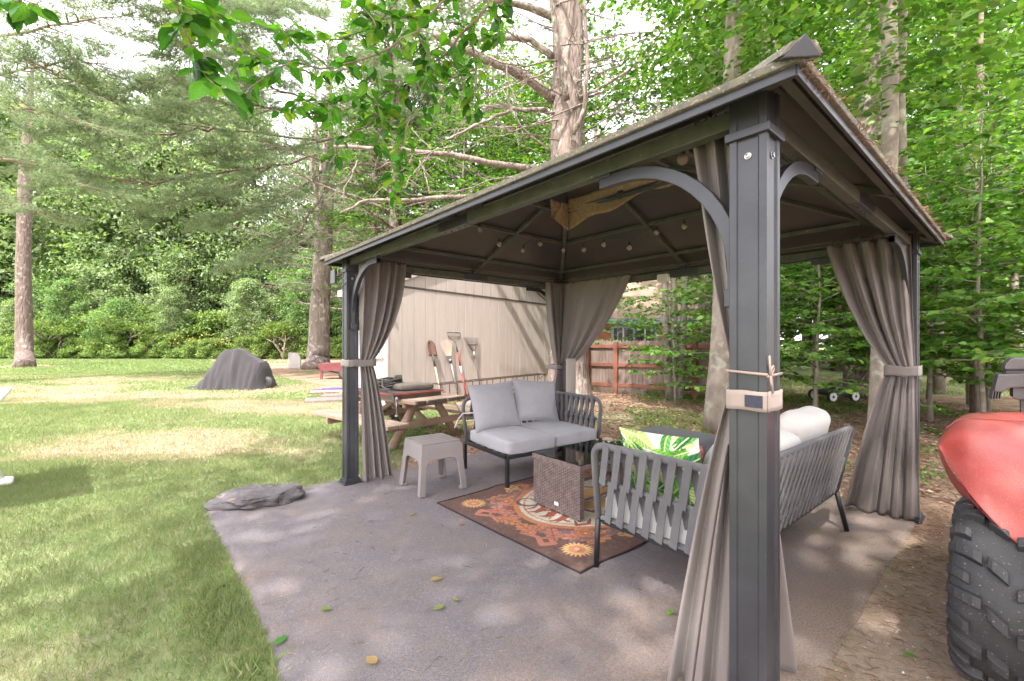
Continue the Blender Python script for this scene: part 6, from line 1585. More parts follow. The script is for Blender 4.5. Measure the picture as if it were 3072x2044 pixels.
def broadleaf(seed, h, z0, r, nprim, leafL, pal, r0, sp=0.24, lsp=0.5, rise=0.25, layered=0.85, trunk=True, top=0.55):
    """beech-like tree: limbs, flat sprays, leaves set along every twig.  returns wood MB and leaf arrays"""
    rnd = random.Random(seed); rg = np.random.default_rng(seed); mb = MB()
    base = wiggle((0, 0, 0), (rnd.uniform(-.04, .04) * h, rnd.uniform(-.04, .04) * h, h), 10, 0.05, rnd)
    def tr(z):
        f = max(0, min(1, z / h)) * 10; i = min(9, int(f)); return base[i].lerp(base[i + 1], f - i)
    if trunk: mb.tube(base, [r0 * (1 - 0.88 * (i / 10)) * (1.25 if i == 0 else 1) for i in range(11)], 10)
    P = []; D = []
    def leaves_on(pts, Lw):
        for a, b in zip(pts[:-1], pts[1:]):
            d = b - a; L = d.length
            if L < 1e-5: continue
            d.normalize(); s = d.cross(Vector((0, 0, 1)))
            if s.length < 1e-4: s = Vector((1, 0, 0))
            s.normalize(); n = max(1, int(L / (leafL * lsp)))
            for k in range(n):
                p = a.lerp(b, (k + rnd.random()) / n); sg = 1 if k % 2 else -1
                dd = d * rnd.uniform(0.3, 0.8) + s * sg * rnd.uniform(0.6, 1.0) + Vector((0, 0, rnd.uniform(-0.45, 0.1)))
                P.append(p); D.append(dd)
    for i in range(nprim):
        t = (i + rnd.random()) / nprim; z = z0 + (h - z0) * 0.97 * t
        az = i * 2.39996 + rnd.uniform(-.4, .4)
        rr = r * (1 - (abs(t - (1 - top)) / max(top, 1 - top)) ** 2 * 0.75) * rnd.uniform(0.7, 1.1)
        a = tr(z); el = rise + 0.5 * t + rnd.uniform(-.15, .15)
        b = a + Vector((math.cos(az) * math.cos(el), math.sin(az) * math.cos(el), math.sin(el))) * rr
        pts = wiggle(a, b, 6, 0.12, rnd)
        for k, p in enumerate(pts): p.z -= 0.10 * rr * (k / 6) ** 2
        rb = max(0.006, r0 * 0.32 * (1 - 0.75 * t)); mb.tube(pts, [rb * (1 - 0.8 * k / 6) + 0.003 for k in range(7)], 5, cap=False)
        m = max(3, int(rr * 0.85 / sp))
        for j in range(m):
            f = 0.18 + 0.82 * (j + rnd.random() * 0.6) / m; f = min(f, 0.999); q = int(f * 6); p = pts[q].lerp(pts[q + 1], f * 6 - q)
            d = (pts[q + 1] - pts[q]).normalized(); s = d.cross(Vector((0, 0, 1))).normalized()
            sg = 1 if j % 2 else -1; L = rr * (0.20 + 0.28 * (1 - f)) * rnd.uniform(0.7, 1.2) + 0.15
            e = p + (d * 0.6 + s * sg * 0.8 + Vector((0, 0, rnd.uniform(-.18, .12)))).normalized() * L
            tw = wiggle(p, e, 3, 0.10, rnd); mb.tube(tw, [0.006, 0.005, 0.004, 0.002], 3, cap=False); leaves_on(tw, L)
            for c in range(int(L / 0.22)):
                g = (c + 0.5) / max(1, int(L / 0.22)); g3 = min(2, int(g * 3)); pp = tw[g3].lerp(tw[g3 + 1], g * 3 - g3); dd = (tw[g3 + 1] - tw[g3]).normalized(); ss = dd.cross(Vector((0, 0, 1))).normalized()
                ee = pp + (dd * 0.7 + ss * (1 if c % 2 else -1) * 0.75 + Vector((0, 0, rnd.uniform(-.2, .1)))) * L * 0.42
                leaves_on([pp, ee], L * 0.4)
        leaves_on(pts[3:], rr)
    P = np.array([tuple(p) for p in P]); D = np.array([tuple(p) for p in D]); n = len(P)
    nr = norm(rg.normal(0, 1 - layered + 0.12, (n, 3)) + np.array([0, 0, 1.0]))
    L = leafL * rg.uniform(0.5, 1.35, n)
    V, Fc, c = leaf_oval(P, D, nr, L, L * rg.uniform(0.50, 0.66, n), 0.16, pick(pal, n, rg))
    return mb, (V, Fc, c)
def far_tree(seed, h, r, nclump, nleaf, leafL, pal, r0=0.18, base=0.22):
    rnd = random.Random(seed); rg = np.random.default_rng(seed); mb = MB()
    tp = wiggle((0, 0, 0), (0, 0, h * 0.9), 8, 0.05, rnd); mb.tube(tp, [r0 * (1 - 0.85 * i / 8) for i in range(9)], 7)
    C = []; 
    for k in range(nclump):
        z = base + (1 - base) * ((k + rnd.random()) / nclump) ** 0.9; prof = math.sin(math.pi * min(1, max(0.02, (z - base) / (1 - base) * 0.86 + 0.12))) ** 0.75
        a = k * 2.4 + rnd.uniform(-.5, .5); q = r * prof * rnd.uniform(0.35, 1.0)
        c = Vector((math.cos(a) * q, math.sin(a) * q, z * h)); C.append((c, r * rnd.uniform(0.16, 0.34)))
        j = min(7, int(max(0, z - 0.12) / 0.9 * 8)); mb.tube([tp[j], tp[j].lerp(c, 0.6) + Vector((0, 0, -0.2)), c], [0.05, 0.035, 0.012], 4, cap=False)
    w = np.array([c[1] ** 2 for c in C]); w /= w.sum(); idx = rg.choice(len(C), nleaf, p=w)
    cc = np.array([tuple(c[0]) for c in C])[idx]; cr = np.array([c[1] for c in C])[idx][:, None]
    dirs = norm(rg.normal(0, 1, (nleaf, 3))); pos = cc + dirs * cr * (rg.random((nleaf, 1)) ** 0.45) * np.array([1.25, 1.25, 0.62])
    D = norm(dirs * 0.6 + rg.normal(0, 0.6, (nleaf, 3)) + np.array([0, 0, -0.25])); nr = norm(dirs * 0.6 + rg.normal(0, 0.5, (nleaf, 3)) + np.array([0, 0, 0.9]))
    tint = np.array([rnd.gauss(1, 0.14) for _ in C])[idx][:, None]
    L = leafL * rg.uniform(0.6, 1.3, nleaf)
    return mb, leaf_tris(pos, D, nr, L, L * 0.62, 0.15, np.clip(pick(pal, nleaf, rg, 0.14) * tint, 0.01, 0.5))
def tufts(P, D, rg, per, L, W, pal, spread=0.75):
    P = np.repeat(np.array(P), per, 0); D = np.repeat(norm(np.array(D)), per, 0); n = len(P)
    d = norm(D * 0.75 + rg.normal(0, spread, (n, 3)) * 0.75); l = L * rg.uniform(0.7, 1.2, n)
    s = norm(np.cross(d, rg.normal(0, 1, (n, 3)))) * W * 0.5
    V = np.stack([P - s, P + s, P + d * l[:, None]], 1).reshape(-1, 3); Fc = np.arange(3 * n).reshape(-1, 3)
    return V, Fc, np.repeat(pick(pal, n, rg, 0.12), 3, 0)
def pine_limb(mb, P, D, pts, rnd, r0, sub, step=0.33, dead=0.12, tstep=0.16):
    """one limb along pts: side shoots with needle tufts on their outer part"""
    n = len(pts) - 1; mb.tube(pts, [r0 * (1 - 0.85 * i / n) + 0.004 for i in range(n + 1)], 6, cap=False)
    L = sum((pts[i + 1] - pts[i]).length for i in range(n)); m = max(4, int(L / step))
    for j in range(m):
        f = dead + (1 - dead) * (j + rnd.random() * 0.8) / m; f = min(f, 0.999); q = int(f * n); p = pts[q].lerp(pts[q + 1], f * n - q)
        d = (pts[q + 1] - pts[q]).normalized(); s = d.cross(Vector((0, 0, 1))).normalized(); sg = 1 if j % 2 else -1
        l = sub * (0.45 + 0.55 * math.sin(math.pi * min(1, f * 0.9 + 0.08))) * rnd.uniform(0.6, 1.2)
        e = p + (d * 0.75 + s * sg * 0.7 + Vector((0, 0, rnd.uniform(-.30, .15)))).normalized() * l
        tw = wiggle(p, e, 4, 0.12, rnd); tw[-1].z += 0.06 * l; mb.tube(tw, [0.012 * l + 0.004, 0.009, 0.007, 0.005, 0.003], 4, cap=False)
        k0 = max(1, int(l / tstep))
        for k in range(k0):
            g = 0.30 + 0.70 * (k + rnd.random()) / k0; g = min(g, 0.999); gq = int(g * 4); pp = tw[gq].lerp(tw[gq + 1], g * 4 - gq); dd = (tw[gq + 1] - tw[gq]).normalized()
            sd = dd.cross(Vector((0, 0, 1))).normalized() * (1 if k % 2 else -1)
            t_ = pp + (dd * 0.7 + sd * rnd.uniform(0.4, 0.9) + Vector((0, 0, rnd.uniform(-.1, .3)))) * rnd.uniform(0.08, 0.34) * min(1, l)
            mb.tube([pp, t_], [0.0045, 0.003], 3, cap=False); P.append(tuple(t_)); D.append(tuple((t_ - pp).normalized() + dd * 0.5 + Vector((0, 0, 0.2))))
            mid = pp.lerp(t_, 0.5); P.append(tuple(mid)); D.append(tuple((t_ - pp).normalized() + dd * 0.5 + Vector((0, 0, 0.2))))
def dead_limb(mb, a, b, rnd, r0, depth=2):
    pts = wiggle(a, b, 7, 0.13, rnd); mb.tube(pts, [r0 * (1 - 0.8 * i / 7) + 0.003 for i in range(8)], 5, cap=False)
    if depth <= 0: return
    L = (b - a).length
    for k in range(int(4 + L * 1.6)):
        f = rnd.uniform(0.25, 0.98); q = int(f * 7); p = pts[min(q, 6)].lerp(pts[min(q + 1, 7)], f * 7 - q); d = (pts[min(q + 1, 7)] - pts[min(q, 6)]).normalized()
        e = p + (d * 0.7 + Vector((rnd.gauss(0, .6), rnd.gauss(0, .6), rnd.gauss(0, .4)))).normalized() * L * rnd.uniform(0.12, 0.38)
        dead_limb(mb, p, e, rnd, r0 * 0.35, depth - 1 if L > 1.2 else 0)
def pine(seed, h, z0, r, nl, r0, deadz=None, tuftL=0.13, tuftW=0.014, per=8, sub=1.1, step=0.4, ndead=0):
    rnd = random.Random(seed); rg = np.random.default_rng(seed); mb = MB(); P = []; D = []
    tp = wiggle((0, 0, 0), (rnd.uniform(-.3, .3), rnd.uniform(-.3, .3), h), 14, 0.02, rnd)
    mb.tube(tp, [r0 * (1.35 if i == 0 else 1.0 - 0.85 * (i / 14)) for i in range(15)], 12)
    def tr(z):
        f = min(13.999, z / h * 14); i = int(f); return tp[i].lerp(tp[i + 1], f - i)
    for i in range(nl):
        t = (i + rnd.random()) / nl; z = z0 + (h - z0) * t; az = i * 2.4 + rnd.uniform(-.5, .5); l = r * (1 - 0.8 * t) * rnd.uniform(0.65, 1.1) + 0.5
        a = tr(z); el = rnd.uniform(-0.05, 0.25) + 0.35 * t
        pts = wiggle(a, a + Vector((math.cos(az) * math.cos(el), math.sin(az) * math.cos(el), math.sin(el))) * l, 6, 0.10, rnd)
        for k, p in enumerate(pts): p.z += 0.06 * l * ((k / 6) ** 2 - (k / 6))
        pine_limb(mb, P, D, pts, rnd, 0.016 * l + 0.012, sub, step, 0.25, 0.22)
    for k in range(ndead):
        z = rnd.uniform(deadz[0], deadz[1]); az = rnd.random() * 6.28; l = rnd.uniform(1.2, 3.2); a = tr(z); el = rnd.uniform(-.1, .35)
        dead_limb(mb, a, a + Vector((math.cos(az) * math.cos(el), math.sin(az) * math.cos(el), math.sin(el))) * l, rnd, 0.03)
    return mb, tufts(P, D, rg, per, tuftL, tuftW, PINE)
def leafmesh(name, arr, m): return mesh_np(name, arr[0], arr[1], m, arr[2])
def put(name, label, cat, wood_me, leaf_me, loc, rz=0.0, s=1.0, group=None, sz=None):
    t = thing(name, label, cat, loc, rz, group); t.scale = (s, s, sz or s)
    if wood_me is not None: link('trunk', wood_me, t)
    if leaf_me is not None: link('crown', leaf_me, t)
    return t

# ------------------------------------------------------------------ shared tree meshes
FAR = []
for k, (h, r, pal) in enumerate(((13, 3.9, HAZE_PALE), (15, 3.4, HAZE_PALE), (11, 4.3, (HAZE_PALE + GREENS[1:]) / 2), (14, 3.6, (HAZE_PALE * 0.6 + GREENS[1:] * 0.5)))):
    mb, arr = far_tree(20 + k, h, r, 70, 11500, 0.30, pal); FAR.append((mb.mesh('trunk', MT['twig'], True), leafmesh('crown', arr, MT['leaf'])))
MIDT = []
for k, (h, z0, r) in enumerate(((11.0, 2.4, 3.3), (13.0, 3.2, 3.1))):
    mb, arr = broadleaf(40 + k, h, z0, r, 52, 0.150, GREENS, 0.13, sp=0.32, lsp=0.50, layered=0.5); MIDT.append((mb.mesh('trunk', MT['beech_bark'], True), leafmesh('crown', arr, MT['leaf'])))
SAP = []
for k, (h, z0, r) in enumerate(((4.6, 0.7, 1.9), (5.4, 1.0, 1.7), (3.4, 0.5, 1.5))):
    mb, arr = broadleaf(60 + k, h, z0, r, 28, 0.118, GREENS * 1.15, 0.035, sp=0.19, lsp=0.48, rise=0.10, layered=0.5, top=0.75); SAP.append((mb.mesh('trunk', MT['beech_bark'], True), leafmesh('crown', arr, MT['leaf'])))
mb, arr = broadleaf(55, 15.5, 6.2, 6.6, 34, 0.17, GREENS, 0.24, sp=0.40, lsp=0.66, rise=0.2)
OAK = (mb.mesh('trunk', MT['beech_bark'], True), leafmesh('crown', arr, MT['leaf']))
mb, arr = far_tree(58, 25, 5.6, 120, 19000, 0.34, HAZE_PALE, 0.3, 0.18)
TALL = (mb.mesh('trunk', MT['twig'], True), leafmesh('crown', arr, MT['leaf']))
PIN = []
for k, (h, z0, r, nl) in enumerate(((21, 6.0, 5.2, 40), (18, 4.0, 4.5, 42))):
    mb, arr = pine(80 + k, h, z0, r, nl, 0.30, (2.5, 9), per=7, tuftL=0.17, tuftW=0.026, sub=1.5, step=0.40, ndead=14); PIN.append((mb.mesh('trunk', MT['pine_bark_far'], True), leafmesh('crown', arr, MT['needle'])))
print('tree meshes', [len(m[1].polygons) for m in FAR + MIDT + SAP + PIN])

# ------------------------------------------------------------------ tree line beyond the lawn
rnd = random.Random(31)
for i in range(9):
    put('tall_tree', 'very tall pale tree towering over the wood edge beyond the lawn', 'tree', *TALL, (-60 + 5.6 * i + rnd.uniform(-1.5, 1.5), 45.5 + rnd.uniform(-1, 2), 0), rnd.random() * 6.28, rnd.uniform(0.9, 1.15), 'very tall trees of the wood edge')
for (X, Y, k, s) in ((-27.0, 46.5, 0, 1.5), (-36.5, 48.5, 1, 1.7), (-19.5, 44.0, 1, 1.6), (-46.5, 47.0, 0, 1.55), (-14.0, 45.0, 0, 1.45), (-55.0, 48.0, 1, 1.75), (-31.5, 51.0, 0, 1.6)):
    put('pine_tree', 'feathery tall pine rising behind the wood edge beyond the lawn', 'tree', *PIN[k], (X, Y, 0), X, s, 'pines at the wood edge')
for i in range(17):
    X = -58 + 3.9 * i + rnd.uniform(-1.2, 1.2); Y = 41.5 + rnd.uniform(-1.5, 2.5)
    k = rnd.randrange(4)
    put('broadleaf_tree', 'leafy tree at the edge of the woods beyond the lawn', 'tree', *FAR[k], (X, Y, 0), rnd.random() * 6.28, rnd.uniform(0.72, 1.02), 'trees of the wood edge')
for i in range(16):
    X = -66 + 5.0 * i + rnd.uniform(-1.5, 1.5); Y = 51 + rnd.uniform(-2, 4)
    put('broadleaf_tree', 'tall tree standing in the woods behind the edge of the lawn', 'tree', *FAR[(i * 7 + 1) % 4], (X, Y, 0), rnd.random() * 6.28, rnd.uniform(1.02, 1.34), 'tall trees deep in the woods')
for i in range(8):
    X = -44 + 5.2 * i + rnd.uniform(-1.5, 1.5)
    put('young_tree', 'slim young tree with a low crown in front of the wood edge', 'tree', *FAR[(i * 3) % 4], (X, 37.6 + rnd.uniform(-.6, .8), 0), rnd.random() * 6.28, rnd.uniform(0.36, 0.52), 'young trees in front of the wood edge')
shr_m, arr = far_tree(97, 2.2, 1.5, 34, 5200, 0.15, np.array([(0.17, 0.245, 0.07), (0.13, 0.22, 0.055), (0.21, 0.27, 0.09)]), 0.03, 0.05)
SHR = (shr_m.mesh('trunk', MT['twig'], True), leafmesh('crown', arr, MT['leaf']))
for i in range(20):
    X = -46 + 2.0 * i + rnd.uniform(-.5, .5)
    put('shrub', 'low light green shrub in the border at the far edge of the lawn', 'shrub', *SHR, (X, 36.2 + rnd.uniform(-.5, .7), 0), rnd.random() * 6.28, rnd.uniform(0.62, 0.95), 'shrubs along the far lawn edge')
for i in range(22):
    X = -52 + 2.6 * i + rnd.uniform(-.7, .7)
    put('thicket', 'tall leafy thicket closing the foot of the wood edge beyond the lawn', 'shrub', *SHR, (X, 39.6 + rnd.uniform(-.6, .8), 0), rnd.random() * 6.28, rnd.uniform(1.3, 2.0), 'thickets at the foot of the wood edge')
# goldenrod in flower
rg = np.random.default_rng(77); n = 110
pos = np.stack([rg.normal(-24.5, 2.0, n), rg.normal(35.6, 0.3, n), rg.uniform(1.2, 2.0, n)], 1)
V, Fc, c = leaf_tris(pos, rg.normal(0, 1, (n, 3)), rg.normal(0, 1, (n, 3)), 0.16, 0.10, 0.1, np.tile([[0.46, 0.34, 0.05]], (n, 1)) * rg.uniform(0.7, 1.2, (n, 1)))
gr_ = stuff(link('goldenrod', mesh_np('goldenrod', V, Fc, MT['litter'], c))); tag(gr_, 'yellow goldenrod flowers among the shrubs at the far lawn edge', 'flowers')
# two bare-limbed sumacs
for (x, y, s, lab) in ((-32.5, 36.6, 1.0, 'gnarled bare limbed sumac with a flat green top at the lawn edge'), (-18.6, 36.0, 0.8, 'gnarled bare limbed sumac behind the covered machine'), (-38.5, 36.9, 0.9, 'low spreading sumac beside the single pine trunk')):
    rn = random.Random(int(x * 10)); mb = MB(); rgx = np.random.default_rng(5); tips = []
    for k in range(5):
        a = k * 1.3; e1 = Vector((math.cos(a) * 1.0, math.sin(a) * 0.7, 1.7)) * s; pts = wiggle((0, 0, 0), e1, 5, 0.16, rn); mb.tube(pts, [0.11, 0.10, 0.09, 0.08, 0.07, 0.06], 6)
        for j in range(4):
            e2 = e1 + Vector((rn.gauss(0, .8), rn.gauss(0, .6), rn.uniform(0.5, 1.5))) * s; p2 = wiggle(e1, e2, 4, 0.18, rn); mb.tube(p2, [0.055, 0.05, 0.04, 0.03, 0.02], 5); tips.append(e2); tips.append(p2[3])
    n = 2600; cc = np.array([tuple(t) for t in tips])[rgx.integers(0, len(tips), n)]; pos = cc + rgx.normal(0, 0.38, (n, 3)) * np.array([1.3, 1.2, 0.45]) + np.array([0, 0, 0.25])
    arr = leaf_tris(pos, rgx.normal(0, 1, (n, 3)) * np.array([1, 1, 0.4]), norm(rgx.normal(0, .5, (n, 3)) + np.array([0, 0, 1.])), 0.24, 0.10, 0.15, pick(np.array([(0.16, 0.22, 0.06), (0.20, 0.24, 0.08), (0.10, 0.19, 0.05)]), n, rgx))
    put('sumac', lab, 'shrub', mb.mesh('trunk', MT['limb'], True), leafmesh('crown', arr, MT['leaf']), (x, y, 0))

# ------------------------------------------------------------------ woods behind the gazebo and to the right
for (X, Y, k, s, lab) in ((-6.0, 30.0, 0, 1.0, 0), (-1.5, 27.0, 1, 1.05, 0), (-14.5, 34.0, 1, 0.95, 0), (1.0, 33.0, 0, 1.0, 0), (5.5, 29.0, 1, 1.1, 0), (11.0, 27.0, 0, 1.0, 0), (-3.6, 18.8, 1, 0.92, 0), (20.0, 30.0, 1, 1.1, 0), (15.5, 21.0, 1, 0.9, 0), (23.0, 22.5, 0, 0.9, 0), (-5.6, 21.5, 1, 1.0, 0), (-7.8, 25.5, 0, 1.0, 0), (-2.6, 23.0, 0, 1.0, 0), (-4.4, 17.0, 0, 0.9, 0)):
    put('pine_tree', 'tall pine in the woods behind the shed and fence', 'tree', *PIN[k], (X, Y, 0), X * 1.7, s, 'pines in the woods')
for (X, Y, k, s) in ((7.6, 13.5, 0, 1.0), (10.8, 11.2, 1, 0.95), (12.6, 15.5, 0, 1.1), (0.6, 17.2, 1, 0.9), (16.5, 14.5, 1, 1.05), (14.0, 9.6, 0, 0.92), (8.6, 19.5, 1, 1.15), (18.5, 19.0, 0, 1.25), (13.2, 24.0, 1, 1.3), (20.5, 26.0, 0, 1.3), (0.4, 23.5, 0, 1.2), (25.0, 17.0, 1, 1.2), (-1.9, 15.4, 0, 0.9), (-4.9, 18.6, 1, 1.2), (-0.6, 19.5, 1, 1.2), (2.6, 14.6, 0, 1.05), (-9.5, 29.0, 1, 1.3)):
    put("beech_tree", "broadleaf tree with bright green foliage in the woods", 'tree', *MIDT[k], (X, Y, 0), X * 2.1 + Y, s, 'broadleaf trees in the woods')
for (X, Y, k, s) in ((26, 33, 0, 1.1), (33, 30, 1, 1.1), (17, 37, 2, 1.3), (9, 38, 3, 1.3), (0, 42, 0, 1.4), (40, 36, 1, 1.3), (32, 22, 2, 1.1), (45, 27, 3, 1.2), (24, 42, 1, 1.4), (5, 48, 0, 1.4)):
    put('broadleaf_tree', 'distant leafy tree in the woods beyond the neighbour house', 'tree', *FAR[k], (X, Y, 0), X * 1.3, s, 'distant trees beyond the fence')
for (X, Y, k, s, z) in ((3.45, 9.35, 2, 0.72, 1.0), (5.7, 8.3, 1, 0.95, 1.0), (7.0, 7.4, 0, 0.95, 1.0), (5.1, 10.9, 0, 0.9, 1.0), (8.6, 8.0, 1, 1.1, 1.0), (7.2, 5.5, 2, 1.0, 1.0), (9.6, 10.2, 0, 1.15, 1.0), (6.6, 9.6, 0, 1.15, 1.0), (10.2, 6.6, 1, 1.2, 1.0), (8.0, 6.2, 0, 1.0, 1.0), (5.0, 7.3, 0, 0.9, 1.0), (4.3, 8.3, 2, 1.0, 1.0), (3.0, 12.6, 0, 0.72, 1.0), (6.5, 6.1, 1, 0.95, 1.0), (7.6, 7.2, 0, 1.1, 1.0)):
    put('beech_sapling', 'beech sapling with low layered leaf sprays on the woodland floor', 'sapling', *SAP[k], (X, Y, 0), X * 3.3 + Y, s, 'beech saplings in the understory')

for (X, Y, k, s, lab) in ((-53.0, 46.0, 0, 2.0, 'towering pale broadleaf tree at the end of the wood edge'), (-44.5, 47.0, 1, 1.85, 'towering broadleaf tree right behind the single pine trunk'), (-37.0, 48.0, 2, 2.0, 'towering round crowned tree behind the gnarled sumac')):
    put('broadleaf_tree', lab, 'tree', *FAR[k], (X, Y, 0), X, s)
for i in range(16):
    X = 17 + 1.7 * i + rnd.uniform(-.8, .8)
    put('thicket', 'dense green thicket filling the woods behind the saplings', 'shrub', *SHR, (X, 19 + 0.45 * (i % 5) * 2 + rnd.uniform(-1, 1), 0), rnd.random() * 6.28, rnd.uniform(1.3, 2.2), 'thickets in the woods')
for i in range(10):
    X = 8 + 4.2 * i + rnd.uniform(-1, 1)
    put('broadleaf_tree', 'leafy tree closing the view deep in the woods beyond the saplings', 'tree', *FAR[i % 4], (X, 27 + rnd.uniform(-3, 4), 0), rnd.random() * 6.28, rnd.uniform(0.8, 1.15), 'trees closing the view in the woods')

# individual trunks one can tell apart
def trunk_tree(name, label, pts, rad, m, n=14, crown=None, branches=(), rough=0.05, seed=1, extra=None):
    rn = random.Random(seed); base = Vector(pts[0]); t = thing(name, label, 'tree', base)
    P_ = []
    for a, b in zip(pts[:-1], pts[1:]):
        for k in range(5): P_.append(Vector(a).lerp(Vector(b), k / 5) - base)
    P_.append(Vector(pts[-1]) - base)
    rr = np.interp(np.linspace(0, 1, len(P_)), np.linspace(0, 1, len(rad)), rad)
    mb = MB(); mb.tube(P_, list(rr), n)
    v = []
    for i, p in enumerate(mb.v):
        c = P_[i // n]; d = Vector(p) - c; q = Vector(p); k = noise.noise(Vector((d.x * 3 / max(rr[i // n], .05) * .5, d.y * 3 / max(rr[i // n], .05) * .5, q.z * 0.8 + seed))) 
        v.append(tuple(c + d * (1 + rough * 2.2 * k)))
    mb.v = v
    for (a, b, r0) in branches:
        pts_ = wiggle(Vector(a) - base, Vector(b) - base, 6, 0.06, rn); mb.tube(pts_, [r0 * (1 - 0.6 * k / 6) for k in range(7)], 8)
    if extra: extra(mb, base, rn)
    mb.build('trunk', m, t, smooth=True)
    if crown is not None:
        cme, off, s, rz = crown; c = link('crown', cme, t); c.location = off; c.scale = (s, s, s); c.rotation_euler = (0, 0, rz)
    return t
z_ = lambda p, dz=0: Vector((p.x, p.y, dz))
# beside the right curtain
q = gp(2640, 1345); Yq = q.y
trunk_tree('beech_tree', 'slender pale grey tree trunk just outside the gazebo curtain on the woods side', [at(2634, 1350, Yq), at(2642, 1000, Yq), at(2668, 520, Yq), at(2672, 200, Yq), at(2660, -150, Yq), at(2650, -900, Yq)], [0.125, 0.092, 0.087, 0.083, 0.075, 0.04], MT['beech_bark'], crown=(MIDT[0][1], (0.1, 0, 1.2), 0.75, 1.0), seed=3)
trunk_tree('beech_tree', 'thin grey trunk rising behind the slender pale tree on the woods side', [at(2722, 1300, 6.4), at(2715, 800, 6.4), at(2700, 300, 6.4), at(2712, -60, 6.4), at(2730, -700, 6.4)], [0.085, 0.07, 0.06, 0.055, 0.03], MT['beech_bark'], seed=4)
trunk_tree('beech_tree', 'mottled grey trunk standing between the sofa and the red stained fence', [z_(gp(2148, 1292)), at(2160, 1100, 6.6), at(2170, 900, 6.6), at(2185, 500, 6.6), at(2210, -100, 6.6), at(2230, -700, 6.6)], [0.20, 0.155, 0.145, 0.13, 0.12, 0.07], MT['beech_bark'], crown=(MIDT[1][1], (0.2, 0.3, 2.5), 0.8, 2.0), seed=5)
trunk_tree('forked_tree', 'smooth brown trunk forking into two stems above the gazebo roof', [z_(at(2250, 1180, 10.5)), at(2262, 600, 10.5), at(2268, 150, 10.5), at(2262, -120, 10.5), at(2255, -600, 10.5)], [0.40, 0.34, 0.32, 0.28, 0.18], MT['beech_bark'], branches=((at(2300, 190, 10.5), at(2365, -120, 10.4), 0.17),), crown=(MIDT[0][1], (0.3, 0.4, 3.5), 1.05, 0.4), seed=6, rough=0.03)
trunk_tree('rough_tree', 'leaning rough barked trunk beside the forked tree above the gazebo roof', [z_(at(2120, 1170, 12.5)), at(2135, 500, 12.5), at(2158, 150, 12.5), at(2178, -60, 12.5), at(2200, -500, 12.5)], [0.30, 0.25, 0.22, 0.2, 0.1], MT['pine_bark'], branches=((at(2140, 260, 12.5), at(2040, 100, 12.4), 0.12),), seed=7)
trunk_tree('beech_tree', 'slim crooked birch like trunk in the woods behind the quad bike', [z_(at(2915, 1230, 9.4)), at(2905, 900, 9.4), at(2912, 620, 9.4), at(2885, 420, 9.4), at(2870, 180, 9.4), at(2858, -80, 9.4), at(2850, -400, 9.4)], [0.085, 0.075, 0.07, 0.06, 0.05, 0.04, 0.02], MT['beech_bark'], branches=((at(2900, 660, 9.4), at(2960, 560, 9.2), 0.02), (at(2875, 240, 9.4), at(2960, 60, 9.3), 0.03)), crown=(MIDT[1][1], (-0.1, 0, 1.5), 0.7, 1.1), seed=8)
trunk_tree('beech_tree', 'thin dark upright stem among the saplings behind the quad bike', [z_(at(2925, 1240, 8.3)), at(2925, 1000, 8.3), at(2920, 800, 8.3), at(2935, 300, 8.3), at(2950, -200, 8.3)], [0.075, 0.065, 0.06, 0.05, 0.03], MT['twig'], seed=9)
for px in (1998, 2022, 2050):
    t_ = trunk_tree('clump_tree', 'slim grey trunk in the clump of three stems in front of the fence', [z_(at(2022 + (px - 2022) * 0.5, 1190, 10.3)), at(px, 1000, 10.3), at(px + (px - 2022) * 0.3, 700, 10.3), at(px + (px - 2022) * 1.0, 300, 10.3)], [0.11, 0.078, 0.068, 0.04], MT['beech_bark'], seed=px)
    t_['group'] = 'stems of the clump before the fence'
trunk_tree('tree_trunk', 'broad brown trunk in shade beside the push mower', [z_(at(2592, 1195, 10.6)), at(2592, 1000, 10.6), at(2600, 600, 10.6), at(2605, 0, 10.6)], [0.42, 0.36, 0.33, 0.25], MT['pine_bark'], crown=(MIDT[1][1], (0, 0, 2.0), 1.0, 3.0), seed=12)

